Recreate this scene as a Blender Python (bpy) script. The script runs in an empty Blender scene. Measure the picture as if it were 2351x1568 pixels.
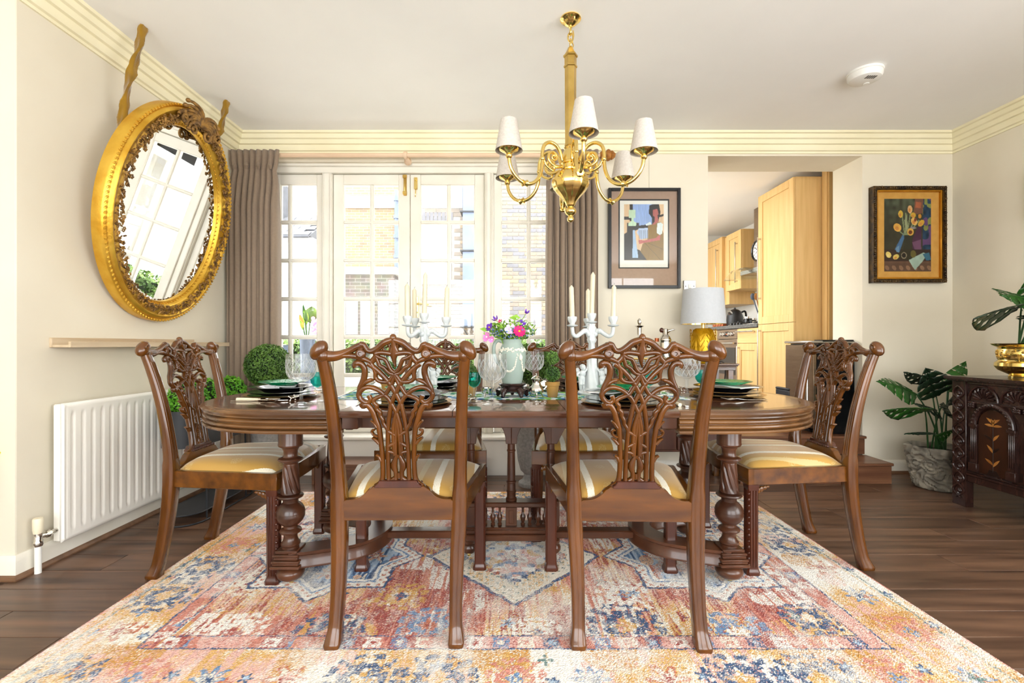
import bpy, bmesh, math, random
import numpy as np
from mathutils import Vector, Matrix, noise as mnoise

# ---------------------------------------------------------------- camera, world, lights
F = 1075.0                      # focal length in pixels of the 2351 x 1568 frame
VX, VY = 1165.0, 790.0          # vanishing point of the room in that frame
sc = bpy.context.scene
COL = sc.collection
cam = bpy.data.cameras.new('camera')
cam.sensor_width = 36.0
cam.lens = 36.0 * F / 2351.0
cam.shift_x = (1175.5 - VX) / 2351.0
cam.shift_y = (VY - 784.0) / 2351.0
cam.clip_start = 0.02
camo = bpy.data.objects.new('camera', cam)
camo.location = (0, 0, 1.0)
camo.rotation_euler = (math.pi / 2, 0, 0)
COL.objects.link(camo)
sc.camera = camo

W = bpy.data.worlds.new('sky')
sc.world = W
W.use_nodes = True
bg = W.node_tree.nodes['Background']
bg.inputs[0].default_value = (0.975, 0.985, 1.0, 1)
bg.inputs[1].default_value = 1.9
try:
    W.cycles.sampling_method = 'MANUAL'
    W.cycles.sample_map_resolution = 64
except Exception:
    pass

def portal(name, loc, rot, sx, sy):
    l = bpy.data.lights.new(name, 'AREA')
    l.shape = 'RECTANGLE'; l.size = sx; l.size_y = sy
    l.cycles.is_portal = True
    o = bpy.data.objects.new(name, l)
    o.location = loc; o.rotation_euler = rot
    COL.objects.link(o)
H2 = math.pi / 2
# daylight enters through these openings (portals only guide the sampling of the sky)
portal('daylight_garden_doors', (-0.75, 3.95, 1.35), (-H2, 0, 0), 2.5, 2.2)
portal('daylight_fill_windows', (0.25, -2.36, 1.35), (H2, 0, 0), 5.6, 2.1)
portal('daylight_fill_side_window', (3.62, -0.5, 1.35), (0, H2, 0), 2.1, 2.6)
portal('daylight_kitchen_window', (1.14, 5.3, 1.72), (0, -H2, 0), 1.55, 2.4)
portal('daylight_added_rooflight', (1.53, 5.2, 2.72), (0, 0, 0), .5, 2.0)

sun = bpy.data.lights.new('sun', 'SUN')
sun.energy = 4.5; sun.angle = 0.03; sun.color = (1.0, 0.93, 0.82)
suno = bpy.data.objects.new('sun', sun)
suno.rotation_euler = Vector((-.36, .05, -.93)).to_track_quat('-Z', 'Y').to_euler()   # high sun beside the house
COL.objects.link(suno)

vs = sc.view_settings
vs.view_transform = 'Standard'
vs.look = 'None'
vs.gamma = 1.0
vs.use_curve_mapping = False
vs.exposure = 2.38

# ---------------------------------------------------------------- helpers
RND = random.Random(7)
def R(a=0.0, b=1.0): return RND.uniform(a, b)

def at(px, py, Y):
    """a pixel of the photograph at depth Y -> point in the room"""
    return Vector(((px - VX) / F * Y, Y, 1.0 - (py - VY) / F * Y))
def ax(px, Y): return (px - VX) / F * Y
def az(py, Y): return 1.0 - (py - VY) / F * Y

def catmull(p, k=6, closed=False):
    p = [Vector(q) for q in p]; n = len(p); out = []
    rng = range(n if closed else n - 1)
    for i in rng:
        if closed: a, b, c, d = p[(i-1) % n], p[i], p[(i+1) % n], p[(i+2) % n]
        else: a, b, c, d = p[max(i-1, 0)], p[i], p[i+1], p[min(i+2, n-1)]
        for j in range(k):
            t = j / k
            out.append(0.5 * ((2*b) + (c-a)*t + (2*a-5*b+4*c-d)*t*t + (3*b-a-3*c+d)*t*t*t))
    if not closed: out.append(p[-1])
    return out

class MB:
    def __init__(self): self.v = []; self.f = []; self.T = None
    def add(self, vs, fs):
        o = len(self.v)
        if self.T is not None: vs = [self.T @ Vector(q) for q in vs]
        self.v.extend([tuple(q) for q in vs])
        self.f.extend([tuple(i + o for i in q) for q in fs])
        return self
    def box(self, x0, x1, y0, y1, z0, z1):
        v = [(x0,y0,z0),(x1,y0,z0),(x1,y1,z0),(x0,y1,z0),(x0,y0,z1),(x1,y0,z1),(x1,y1,z1),(x0,y1,z1)]
        return self.add(v, [(0,3,2,1),(4,5,6,7),(0,1,5,4),(1,2,6,5),(2,3,7,6),(3,0,4,7)])
    def loft(self, rings, cap=True, closed=False):
        n = len(rings[0]); vs = [q for r in rings for q in r]; fs = []
        m = len(rings)
        for i in range(m if closed else m - 1):
            a, b = i * n, ((i + 1) % m) * n
            for j in range(n):
                k = (j + 1) % n
                fs.append((a+j, a+k, b+k, b+j))
        if cap and not closed:
            fs.append(tuple(range(n-1, -1, -1))); fs.append(tuple((m-1)*n + j for j in range(n)))
        return self.add(vs, fs)
    def tube(self, pts, r, n=8, cap=True, closed=False):
        pts = [Vector(p) for p in pts]; m = len(pts)
        rs = r if isinstance(r, (list, tuple)) else [r] * m
        if len(rs) != m:
            rs = [rs[min(int(i*(len(rs)-1)/(m-1)), len(rs)-2)] * (1-(i*(len(rs)-1)/(m-1) - min(int(i*(len(rs)-1)/(m-1)), len(rs)-2)))
                  + rs[min(int(i*(len(rs)-1)/(m-1)), len(rs)-2)+1] * (i*(len(rs)-1)/(m-1) - min(int(i*(len(rs)-1)/(m-1)), len(rs)-2)) for i in range(m)]
        rings = []; nv = None
        for i in range(m):
            t = (pts[(i+1) % m] - pts[i-1]) if closed else (pts[min(i+1, m-1)] - pts[max(i-1, 0)])
            if t.length < 1e-9: t = Vector((0,0,1))
            t.normalize()
            if nv is None:
                nv = t.orthogonal().normalized()
            else:
                nv = nv - t * nv.dot(t)
                if nv.length < 1e-6: nv = t.orthogonal()
                nv.normalize()
            bv = t.cross(nv)
            rings.append([pts[i] + (nv*math.cos(2*math.pi*j/n) + bv*math.sin(2*math.pi*j/n)) * rs[i] for j in range(n)])
        return self.loft(rings, cap, closed)
    def ribbon(self, pts, nrm, w, d, n=8):
        """bar with an elliptical section lying in the plane with normal nrm"""
        pts = [Vector(p) for p in pts]; m = len(pts); nrm = Vector(nrm)
        ws = w if isinstance(w, (list, tuple)) else [w] * m
        if len(ws) != m: ws = list(np.interp(np.linspace(0, 1, m), np.linspace(0, 1, len(ws)), ws))
        rings = []
        for i in range(m):
            t = (pts[min(i+1, m-1)] - pts[max(i-1, 0)])
            if t.length < 1e-9: t = Vector((1,0,0))
            s = t.cross(nrm).normalized()
            rings.append([pts[i] + s*(ws[i]/2*math.cos(2*math.pi*(j+.5)/n)) + nrm*(d/2*math.sin(2*math.pi*(j+.5)/n)) for j in range(n)])
        return self.loft(rings)
    def lathe(self, prof, c=(0,0,0), n=24, rfun=None, ring=False):
        c = Vector(c); rings = []
        for (r, z) in prof:
            r = max(r, 1e-5)
            rings.append([c + Vector(((r if rfun is None else rfun(r, z, 2*math.pi*j/n))*math.cos(2*math.pi*j/n),
                          (r if rfun is None else rfun(r, z, 2*math.pi*j/n))*math.sin(2*math.pi*j/n), z)) for j in range(n)])
        return self.loft(rings, cap=not ring, closed=ring)
    def ball(self, c, r, seg=12, rings=8, M=None):
        r = r if isinstance(r, (tuple, list)) else (r, r, r); c = Vector(c)
        vs = []; fs = []
        for i in range(rings + 1):
            th = math.pi * i / rings
            for j in range(seg):
                ph = 2*math.pi*j/seg
                q = Vector((r[0]*math.sin(th)*math.cos(ph), r[1]*math.sin(th)*math.sin(ph), r[2]*math.cos(th)))
                if M is not None: q = M @ q
                vs.append(c + q)
        for i in range(rings):
            for j in range(seg):
                k = (j+1) % seg
                fs.append((i*seg+j, (i+1)*seg+j, (i+1)*seg+k, i*seg+k))
        return self.add(vs, fs)
    def prism(self, poly, fn, d0, d1):
        """2D polygon, fn(u, v, d) -> point, extruded from d0 to d1"""
        n = len(poly)
        vs = [fn(u, v, d0) for u, v in poly] + [fn(u, v, d1) for u, v in poly]
        fs = [tuple(range(n-1, -1, -1)), tuple(range(n, 2*n))]
        for i in range(n):
            k = (i+1) % n
            fs.append((i, k, n+k, n+i))
        return self.add(vs, fs)
    def sweep(self, prof, path, nrms, closed=False):
        """moulding: profile of (outward offset, z) along plan points with outward normals; profile is a closed loop"""
        rings = [[Vector((p[0]+nn[0]*o, p[1]+nn[1]*o, z)) for (o, z) in prof] for p, nn in zip(path, nrms)]
        return self.loft(rings, cap=not closed, closed=closed)
    def grid(self, fn, nu, nv, closed_u=False):
        vs = []; fs = []
        cu = nu if closed_u else nu + 1
        for j in range(nv + 1):
            for i in range(cu):
                vs.append(fn(i / nu, j / nv))
        for j in range(nv):
            for i in range(nu):
                i2 = (i + 1) % cu
                fs.append((j*cu+i, j*cu+i2, (j+1)*cu+i2, (j+1)*cu+i))
        return self.add(vs, fs)
    def build(self, name, mat, parent=None, bevel=0.0, angle=40, flat=False, seg=1):
        me = bpy.data.meshes.new(name)
        me.from_pydata(self.v, [], self.f)
        bm = bmesh.new(); bm.from_mesh(me)
        bmesh.ops.recalc_face_normals(bm, faces=bm.faces)
        if bevel > 0:
            es = [e for e in bm.edges if e.is_manifold and e.calc_face_angle(0) > 0.6]
            if es:
                bmesh.ops.bevel(bm, geom=es, offset=bevel, segments=seg, affect='EDGES', clamp_overlap=True)
        bm.to_mesh(me); bm.free()
        if not flat:
            me.polygons.foreach_set('use_smooth', [True]*len(me.polygons))
            me.set_sharp_from_angle(angle=math.radians(angle))
        mats = mat if isinstance(mat, (list, tuple)) else [mat]
        for q in mats: me.materials.append(MATS[q] if isinstance(q, str) else q)
        o = bpy.data.objects.new(name, me)
        COL.objects.link(o)
        if parent is not None: o.parent = parent
        return o

def empty(name, loc=(0,0,0), rz=0.0):
    o = bpy.data.objects.new(name, None)
    o.empty_display_size = 0.05
    o.location = loc; o.rotation_euler = (0, 0, rz)
    COL.objects.link(o)
    return o
def tag(o, label, cat, group=None, kind=None):
    o['label'] = label; o['category'] = cat
    if group: o['group'] = group
    if kind: o['kind'] = kind
    return o
def struct(o, label=None, cat=None):
    o['kind'] = 'structure'
    if label: o['label'] = label
    if cat: o['category'] = cat
    return o
def stuff(o): o['kind'] = 'stuff'; return o
KIDS = {}
def copy_tree(o, parent=None):
    c = o.copy(); COL.objects.link(c); c.parent = parent
    for ch in list(o.children): copy_tree(ch, c)
    return c
def place(o, loc, rz=0.0, label=None, group=None):
    o.location = loc; o.rotation_euler = (0, 0, rz)
    if label: o['label'] = label
    if group: o['group'] = group
    return o

# ---------------------------------------------------------------- materials
MATS = {}
def L(r, g, b):
    f = lambda c: (c/255/12.92 if c/255 <= .04045 else ((c/255+.055)/1.055)**2.4)
    return (f(r), f(g), f(b), 1)
def pm(name, c1, c2=None, scale=6.0, stretch=(1,1,1), rough=.5, metal=0.0, bump=0.0, bscale=None, detail=4,
       spec=.5, coat=0.0, sheen=0.0, trans=0.0, ior=1.45, alpha=1.0, objrand=0.0, ramp=(.35,.65), rvar=0.0, sss=0.0):
    """procedural principled material: two colours mixed by stretched noise, noise bump, optional per-object shade"""
    m = bpy.data.materials.new(name); m.use_nodes = True
    nt = m.node_tree; nd = nt.nodes; lk = nt.links
    b = nd['Principled BSDF']
    tc = nd.new('ShaderNodeTexCoord'); mp = nd.new('ShaderNodeMapping')
    mp.inputs['Scale'].default_value = stretch
    lk.new(tc.outputs['Object'], mp.inputs[0])
    nz = nd.new('ShaderNodeTexNoise'); nz.inputs['Scale'].default_value = scale; nz.inputs['Detail'].default_value = detail
    lk.new(mp.outputs[0], nz.inputs['Vector'])
    rp = nd.new('ShaderNodeValToRGB')
    rp.color_ramp.elements[0].position = ramp[0]; rp.color_ramp.elements[1].position = ramp[1]
    rp.color_ramp.elements[0].color = c1; rp.color_ramp.elements[1].color = c2 or c1
    lk.new(nz.outputs[0], rp.inputs[0])
    src = rp.outputs[0]
    if objrand > 0:
        oi = nd.new('ShaderNodeObjectInfo'); hv = nd.new('ShaderNodeHueSaturation')
        mr = nd.new('ShaderNodeMapRange'); mr.inputs[3].default_value = 1-objrand; mr.inputs[4].default_value = 1+objrand
        lk.new(oi.outputs['Random'], mr.inputs[0]); lk.new(mr.outputs[0], hv.inputs['Value'])
        lk.new(src, hv.inputs['Color']); src = hv.outputs[0]
        ad = nd.new('ShaderNodeVectorMath'); ad.operation = 'ADD'
        mu = nd.new('ShaderNodeMath'); mu.operation = 'MULTIPLY'; mu.inputs[1].default_value = 37.0
        lk.new(oi.outputs['Random'], mu.inputs[0]); lk.new(mp.outputs[0], ad.inputs[0]); lk.new(mu.outputs[0], ad.inputs[1])
        lk.new(ad.outputs[0], nz.inputs['Vector'])
    lk.new(src, b.inputs['Base Color'])
    b.inputs['Roughness'].default_value = rough
    if rvar > 0:
        m2 = nd.new('ShaderNodeMapRange'); m2.inputs[3].default_value = max(0, rough-rvar); m2.inputs[4].default_value = rough+rvar
        lk.new(nz.outputs[0], m2.inputs[0]); lk.new(m2.outputs[0], b.inputs['Roughness'])
    b.inputs['Metallic'].default_value = metal
    b.inputs['Specular IOR Level'].default_value = spec
    b.inputs['IOR'].default_value = ior
    b.inputs['Coat Weight'].default_value = coat
    b.inputs['Coat Roughness'].default_value = .08
    b.inputs['Sheen Weight'].default_value = sheen
    b.inputs['Transmission Weight'].default_value = trans
    b.inputs['Alpha'].default_value = alpha
    if bump > 0:
        n2 = nz
        if bscale:
            n2 = nd.new('ShaderNodeTexNoise'); n2.inputs['Scale'].default_value = bscale; n2.inputs['Detail'].default_value = 3
            lk.new(mp.outputs[0], n2.inputs['Vector'])
        bp = nd.new('ShaderNodeBump'); bp.inputs['Strength'].default_value = bump; bp.inputs['Distance'].default_value = .01
        lk.new(n2.outputs[0], bp.inputs['Height']); lk.new(bp.outputs[0], b.inputs['Normal'])
    MATS[name] = m
    return m

pm('wall_paint', L(224,215,195), L(229,221,202), 2.0, rough=.85, spec=.2)
pm('ceiling_paint', L(247,246,243), L(250,249,246), 2.0, rough=.9, spec=.1)
pm('cornice_paint', L(240,231,196), L(246,238,206), 3.0, rough=.6, spec=.3)
pm('white_gloss', L(240,236,226), L(245,241,232), 3.0, rough=.35)
pm('radiator_white', L(240,236,226), L(244,240,232), 3.0, rough=.22)
pm('door_paint', L(236,230,216), L(242,237,225), 5.0, rough=.4)
pm('walnut_floor', L(66,45,34), L(122,91,70), 3.2, (0.55,7,7), rough=.33, bump=.05, detail=7, objrand=.16, ramp=(.3,.72), rvar=.06)
pm('walnut_step', L(86,52,36), L(128,88,62), 3.2, (0.5,7,7), rough=.35, detail=7, ramp=(.3,.72))
pm('walnut_trim', L(104,74,52), L(126,92,66), 4, (1,6,6), rough=.4)
pm('mahogany', L(64,31,5), L(106,60,12), 3.5, (5,5,.8), rough=.22, detail=6, coat=.5, bump=.02, ramp=(.3,.7))
pm('mahogany_dark', L(56,24,14), L(84,40,22), 3.5, (5,5,.9), rough=.26, detail=6, coat=.35, ramp=(.3,.7))
pm('mahogany_rail', L(68,35,6), L(112,65,13), 3.0, (.8,6,6), rough=.22, detail=6, coat=.5, bump=.02, ramp=(.3,.7))
pm('table_walnut', L(70,44,25), L(126,86,48), 3.0, (.8,5,5), rough=.26, detail=6, coat=.3, bump=.02, ramp=(.3,.72))
pm('table_top', L(74,44,32), L(104,66,44), 2.5, (.8,6,6), rough=.13, detail=6, coat=.6, bump=.006, ramp=(.3,.72))
pm('table_leg', L(54,30,20), L(96,56,34), 4.0, (2,2,1), rough=.3, detail=5, coat=.3, ramp=(.3,.72))
pm('brass', L(236,206,122), L(242,214,138), 3, rough=.16, metal=1.0)
pm('brass_dull', L(222,190,112), L(200,166,90), 12, rough=.3, metal=1.0, bump=.1)
pm('gilt', L(226,182,72), L(204,152,44), 9, rough=.34, metal=.7, bump=.15, bscale=40)
pm('gilt_carved', L(166,124,62), L(92,64,34), 30, rough=.5, metal=.45, bump=.2)
pm('velvet', L(152,112,2), L(122,88,0), 10, rough=.9, sheen=.6, bump=.25)
pm('mirror_glass', (.93,.95,.95,1), None, rough=.0, metal=1.0)
pm('curtain', L(142,123,104), L(137,118,100), 60, (1,1,1), rough=.85, sheen=.2)
pm('rod_wood', L(222,190,158), L(230,202,172), 8, (.3,3,3), rough=.45)
pm('finial_wood', L(186,124,52), L(140,84,34), 40, rough=.5)
pm('linen_shade', L(210,202,192), L(198,190,180), 120, rough=.9)
pm('shade_inner', L(214,208,198), L(220,214,204), 30, rough=.8)
pm('lamp_shade', L(196,199,203), L(200,203,207), 60, rough=.85)
pm('gold_ceramic', L(206,160,20), L(176,130,8), 14, rough=.24, metal=.55, bump=.1)
pm('ash_wood', L(208,188,158), L(190,166,134), 5, (6,.4,6), rough=.5, detail=6)
pm('oak', L(222,184,124), L(210,170,108), 4, (8,8,.5), rough=.4, detail=6)
pm('oak_h', L(222,184,124), L(210,170,108), 4, (8,.5,8), rough=.4, detail=6)
pm('steel', L(200,198,194), L(190,188,184), 6, (1,1,10), rough=.24, metal=1.0)
pm('steel_brown', L(150,130,110), L(140,120,100), 6, (1,1,10), rough=.2, metal=.8)
pm('silver', L(222,218,210), L(206,202,194), 10, rough=.12, metal=1.0)
pm('worktop', L(66,66,64), L(104,102,98), 60, rough=.35)
pm('black_gloss', L(16,16,18), L(22,22,24), 5, rough=.12)
pm('black_satin', L(24,24,26), L(30,30,32), 8, rough=.4)
pm('black_metal', L(34,36,40), L(40,42,46), 8, rough=.5)
pm('dark_glass', L(40,36,32), L(52,46,40), 5, rough=.06)
pm('tile_white', L(238,236,230), L(232,230,224), 4, rough=.2)
pm('white_china', L(206,209,208), L(196,200,200), 20, rough=.28, bump=.05, bscale=60)
pm('wax', L(216,207,182), L(208,198,170), 10, rough=.45)
pm('green_glaze', L(4,120,72), L(20,160,98), 26, rough=.14, bump=.35, bscale=50)
pm('napkin', L(236,234,232), L(226,224,224), 30, rough=.9)
pm('gold_rim', L(196,158,92), L(180,140,76), 20, rough=.28, metal=.8)
pm('jug_green', L(156,172,162), L(150,166,156), 8, rough=.55)
pm('jug_relief', L(226,222,206), L(234,230,216), 20, rough=.6)
pm('ebony', L(34,22,20), L(52,32,28), 20, rough=.2)
pm('terracotta', L(166,124,58), L(132,104,62), 14, rough=.8)
pm('stone_urn', L(150,146,142), L(128,126,124), 60, rough=.8, bump=.1)
pm('concrete_pot', L(150,142,126), L(92,86,76), 9, rough=.9, bump=1.0, detail=6)
pm('soil', L(50,40,32), L(34,26,20), 40, rough=.95)
pm('leaf_monstera', L(40,96,24), L(26,66,22), 7, rough=.38)
pm('leaf_dark', L(30,56,28), L(22,40,26), 7, rough=.42)
pm('leaf_stem', L(46,84,40), L(36,66,34), 10, rough=.5)
pm('box_dark', L(52,86,28), L(100,136,54), 12, rough=.45)
pm('box_bright', L(70,140,20), L(120,184,50), 12, rough=.5)
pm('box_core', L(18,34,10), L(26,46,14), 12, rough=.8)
pm('hedge_leaf', L(52,80,28), L(92,118,52), 6, rough=.6)
pm('chest_oak', L(40,23,20), L(58,36,30), 8, (4,4,1), rough=.25, coat=.3, detail=6)
pm('chest_panel', L(46,24,12), L(62,33,17), 6, (4,4,1), rough=.3, detail=6)
pm('inlay_light', L(182,124,58), L(150,92,38), 20, rough=.35)
pm('inlay_dark', L(30,18,14), L(22,14,12), 20, rough=.35)
pm('black_frame', L(26,25,26), L(32,31,32), 10, rough=.3)
pm('mat_taupe', L(170,140,120), L(164,134,114), 60, rough=.9)
pm('mat_black', L(24,22,22), None, 10, rough=.8)
pm('paper', L(236,232,222), L(232,228,218), 10, rough=.9)
pm('frame_antique', L(84,60,24), L(40,28,16), 30, rough=.4, metal=.35, bump=.4)
pm('gilt_flat', L(196,134,28), L(178,118,22), 14, rough=.4, metal=.5)
pm('mount_gold', L(196,148,70), L(186,138,62), 20, rough=.7)
pm('plastic_white', L(238,236,230), L(234,232,226), 8, rough=.4)
pm('pane_far', L(136,144,158), L(150,156,166), 2, rough=.15)
pm('slate', L(66,68,74), L(54,56,62), 8, rough=.7)
pm('render_white', L(196,195,193), L(190,189,187), 1, rough=.9)
pm('paving', L(180,175,168), L(170,165,158), 3, rough=.9)
pm('brick_a', L(128,115,96), L(116,103,86), 14, rough=.9)
pm('brick_b', L(116,107,97), L(106,98,90), 14, rough=.9)
pm('brick_c', L(100,99,102), L(90,90,95), 14, rough=.9)
pm('brick_d', L(134,122,102), L(122,110,92), 14, rough=.9)
pm('mortar', L(142,138,132), L(132,128,122), 20, rough=.95)
pm('duct_blue', L(92,103,122), L(86,97,116), 4, rough=.5)
pm('pot_blue', L(80,92,112), L(66,76,94), 20, (6,6,.5), rough=.6)
pm('yellow_plastic', L(206,200,20), L(214,208,30), 5, rough=.4)
pm('bone', L(236,226,200), L(228,214,184), 12, rough=.35)
pm('copper', L(196,110,70), L(180,96,60), 10, rough=.3, metal=.8)
for nm, c in (('petal_purple',(96,40,160)),('petal_magenta',(190,16,96)),('petal_lilac',(206,184,226)),('petal_pink',(222,130,196)),
              ('petal_white',(240,238,234)),('petal_blue',(92,120,172)),('petal_yellow',(230,180,40)),('leaf_fresh',(120,160,50)),('petal_orange',(230,130,60))):
    pm(nm, L(*c), L(*[min(255, int(q*1.12)+6) for q in c]), 30, rough=.6)

def glassmat(name, tint, rough=0.0, ior=1.45, tmix=.5, gl=(1,1,1,1), milk=0.0):
    """thin clear glass: transparency with fresnel reflection plus some refraction"""
    m = bpy.data.materials.new(name); m.use_nodes = True
    nt = m.node_tree; nd = nt.nodes; lk = nt.links
    nd.remove(nd['Principled BSDF'])
    out = nd['Material Output']
    tr = nd.new('ShaderNodeBsdfTransparent'); tr.inputs[0].default_value = tint
    g = nd.new('ShaderNodeBsdfGlossy'); g.inputs['Roughness'].default_value = rough; g.inputs[0].default_value = gl
    fr = nd.new('ShaderNodeFresnel'); ge = nd.new('ShaderNodeNewGeometry'); mi = nd.new('ShaderNodeMapRange')
    mi.inputs[3].default_value = ior; mi.inputs[4].default_value = 1/ior     # thin sheet: same reflectance from both sides
    lk.new(ge.outputs['Backfacing'], mi.inputs[0]); lk.new(mi.outputs[0], fr.inputs[0])
    nz = nd.new('ShaderNodeTexNoise'); nz.inputs['Scale'].default_value = 3
    bp = nd.new('ShaderNodeBump'); bp.inputs['Strength'].default_value = .01
    lk.new(nz.outputs[0], bp.inputs['Height']); lk.new(bp.outputs[0], g.inputs['Normal'])
    mx = nd.new('ShaderNodeMixShader')
    lk.new(fr.outputs[0], mx.inputs[0]); lk.new(tr.outputs[0], mx.inputs[1]); lk.new(g.outputs[0], mx.inputs[2])
    last = mx
    if milk > 0:
        df = nd.new('ShaderNodeBsdfTranslucent'); df.inputs[0].default_value = (.95,.98,1,1); m3 = nd.new('ShaderNodeMixShader'); m3.inputs[0].default_value = milk
        lk.new(last.outputs[0], m3.inputs[1]); lk.new(df.outputs[0], m3.inputs[2]); last = m3
    if tmix > 0:
        rf = nd.new('ShaderNodeBsdfGlass'); rf.inputs['IOR'].default_value = ior; rf.inputs[0].default_value = tint
        m2 = nd.new('ShaderNodeMixShader'); m2.inputs[0].default_value = tmix
        lk.new(last.outputs[0], m2.inputs[1]); lk.new(rf.outputs[0], m2.inputs[2]); last = m2
    lk.new(last.outputs[0], out.inputs[0])
    MATS[name] = m
glassmat('pane_glass', (.97,.98,.98,1), 0, 1.45, 0)
glassmat('crystal', (.985,.992,1.0,1), .03, 1.32, .06, milk=.035)
glassmat('crystal_cut', (.97,.985,1.0,1), .05, 1.5, 0, milk=.5)
glassmat('teal_glass', (.30,.80,.76,1), .02, 1.4, .06, milk=0)
glassmat('hood_glass', (.9,.94,.94,1), 0, 1.3, 0)

def vcol_mat(name, rough=.8, spec=.2, speck=0.0, bump=0.0, bscale=300):
    m = bpy.data.materials.new(name); m.use_nodes = True
    nt = m.node_tree; nd = nt.nodes; lk = nt.links; b = nd['Principled BSDF']
    at_ = nd.new('ShaderNodeAttribute'); at_.attribute_name = 'Col'
    src = at_.outputs['Color']
    if speck > 0 or bump > 0:
        tc = nd.new('ShaderNodeTexCoord')
        nz = nd.new('ShaderNodeTexNoise'); nz.inputs['Scale'].default_value = bscale; nz.inputs['Detail'].default_value = 2
        lk.new(tc.outputs['Object'], nz.inputs['Vector'])
        mr = nd.new('ShaderNodeMapRange'); mr.inputs[1].default_value = .3; mr.inputs[2].default_value = .7
        mr.inputs[3].default_value = 1-speck; mr.inputs[4].default_value = 1+speck
        lk.new(nz.outputs[0], mr.inputs[0])
        hv = nd.new('ShaderNodeHueSaturation'); lk.new(src, hv.inputs['Color']); lk.new(mr.outputs[0], hv.inputs['Value']); src = hv.outputs[0]
        if bump > 0:
            bp = nd.new('ShaderNodeBump'); bp.inputs['Strength'].default_value = bump; bp.inputs['Distance'].default_value = .004
            lk.new(nz.outputs[0], bp.inputs['Height']); lk.new(bp.outputs[0], b.inputs['Normal'])
    lk.new(src, b.inputs['Base Color'])
    b.inputs['Roughness'].default_value = rough; b.inputs['Specular IOR Level'].default_value = spec
    MATS[name] = m
vcol_mat('rug_pile', .95, .05, .16, .5, 260)
vcol_mat('print_ink', .6, .3)
vcol_mat('runner_print', .9, .1, .08, .1, 300)

def setcol(o, cols):
    """per-vertex colours (n,3) linear"""
    me = o.data
    a = me.color_attributes.new('Col', 'FLOAT_COLOR', 'POINT')
    c = np.ones((len(me.vertices), 4), dtype=np.float32); c[:, :3] = cols
    a.data.foreach_set('color', c.ravel())
def lin(a):
    a = np.asarray(a, dtype=np.float64) / 255
    return np.where(a <= .04045, a / 12.92, ((a + .055) / 1.055) ** 2.4)
def vnoise(x, y, fx, fy, seed):
    """bilinear value noise on arrays"""
    rg = np.random.RandomState(seed); T = rg.rand(257, 257)
    u = x * fx + 1000.0; w = y * fy + 1000.0
    i = np.floor(u).astype(int); j = np.floor(w).astype(int); a = u - i; b = w - j
    a = a*a*(3-2*a); b = b*b*(3-2*b)
    i0, i1, j0, j1 = i % 257, (i+1) % 257, j % 257, (j+1) % 257
    return (T[i0,j0]*(1-a)*(1-b) + T[i1,j0]*a*(1-b) + T[i0,j1]*(1-a)*b + T[i1,j1]*a*b)
# ---------------------------------------------------------------- the room
CH = 2.62                      # ceiling height
XL, XR, YB, YF = -2.1, 3.46, 3.64, -2.3
XK0, XK1 = 1.559, 2.759        # kitchen opening
KF = 0.291                     # kitchen floor level
XN = -3.0                      # left wall of the nearer half of the room
DX0, DX1 = -1.95, 0.47         # garden door opening

# floor slab and planks
m = MB(); m.box(XN-.15, XR+.15, YF-.15, YB+.33, -.12, -.012)
floor = struct(m.build('floor', 'walnut_floor', flat=True), 'walnut laminate plank floor', 'floor')
pw, pl = .157, 1.28
pm_cache = {}
def plank_mesh(l):
    l = round(l, 3)
    if l not in pm_cache:
        q = MB(); q.box(0, l-.0022, 0, pw-.0022, -.012, 0)
        o = q.build('plank', 'walnut_floor', floor, bevel=.0012)
        pm_cache[l] = o.data
        return o
    o = bpy.data.objects.new('plank', pm_cache[l]); COL.objects.link(o); o.parent = floor
    return o
rows = int((YB - .6) / pw) + 1
y0 = YB - rows * pw
offs = [.35, .95, .1, .7, .45, 1.05, .2, .8]
for r in range(rows):
    y = y0 + r * pw
    xs = XL if y > 1.85 else XN
    x = xs
    l = offs[(r*3) % 8] + .1
    while x < XR - .01:
        l = min(l, XR - x)
        if l > .02:
            o = plank_mesh(l); o.location = (x, y, 0)
        x += l; l = pl
m = MB(); m.box(XN, XR, YF, y0, -.012, 0)
stuff(m.build('planks_behind', 'walnut_floor', floor, flat=True))

m = MB(); m.box(XN-.3, XR+.3, YF-.3, YB+.33, CH, CH+.15)
struct(m.build('ceiling', 'ceiling_paint', flat=True), 'plain white ceiling', 'ceiling')

m = MB(); m.box(XL-.9, XL, 2.0, YB+.33, -.05, CH+.05)
struct(m.build('wall_left', 'wall_paint', bevel=.004), 'cream painted wall behind the radiator and mirror', 'wall')
m = MB()   # nearer left wall
m.box(XN-.15, XN, YF-.15, 2.05, -.05, CH)
struct(m.build('wall_near_left', 'wall_paint', flat=True), 'cream wall to the left of the camera', 'wall')
m = MB(); m.box(XR, XR+.15, YF-.15, -1.8, -.05, CH+.05); m.box(XR, XR+.15, .8, YB+.33, -.05, CH+.05); m.box(XR, XR+.15, -1.8, .8, -.05, .3); m.box(XR, XR+.15, -1.8, .8, 2.4, CH+.05)
struct(m.build('wall_right', 'wall_paint', flat=True), 'cream painted wall behind the carved chest', 'wall')
m = MB()
m.box(XL, DX0, YB, YB+.33, -.05, CH+.05)
m.box(DX0, DX1, YB, YB+.33, 2.412, CH+.05)
m.box(DX0, DX1, YB, YB+.33, -.05, .27)
m.box(DX1, XK0, YB, YB+.33, -.05, CH+.05)
m.box(XK0, XK1, YB, YB+.33, 2.462, CH+.05)
m.box(XK1, XR, YB, YB+.33, -.05, CH+.05)
struct(m.build('wall_back', 'wall_paint', flat=True), 'cream wall with garden doors and kitchen opening', 'wall')
m = MB()   # unseen wall behind the camera, with tall windows added for fill light
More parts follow.
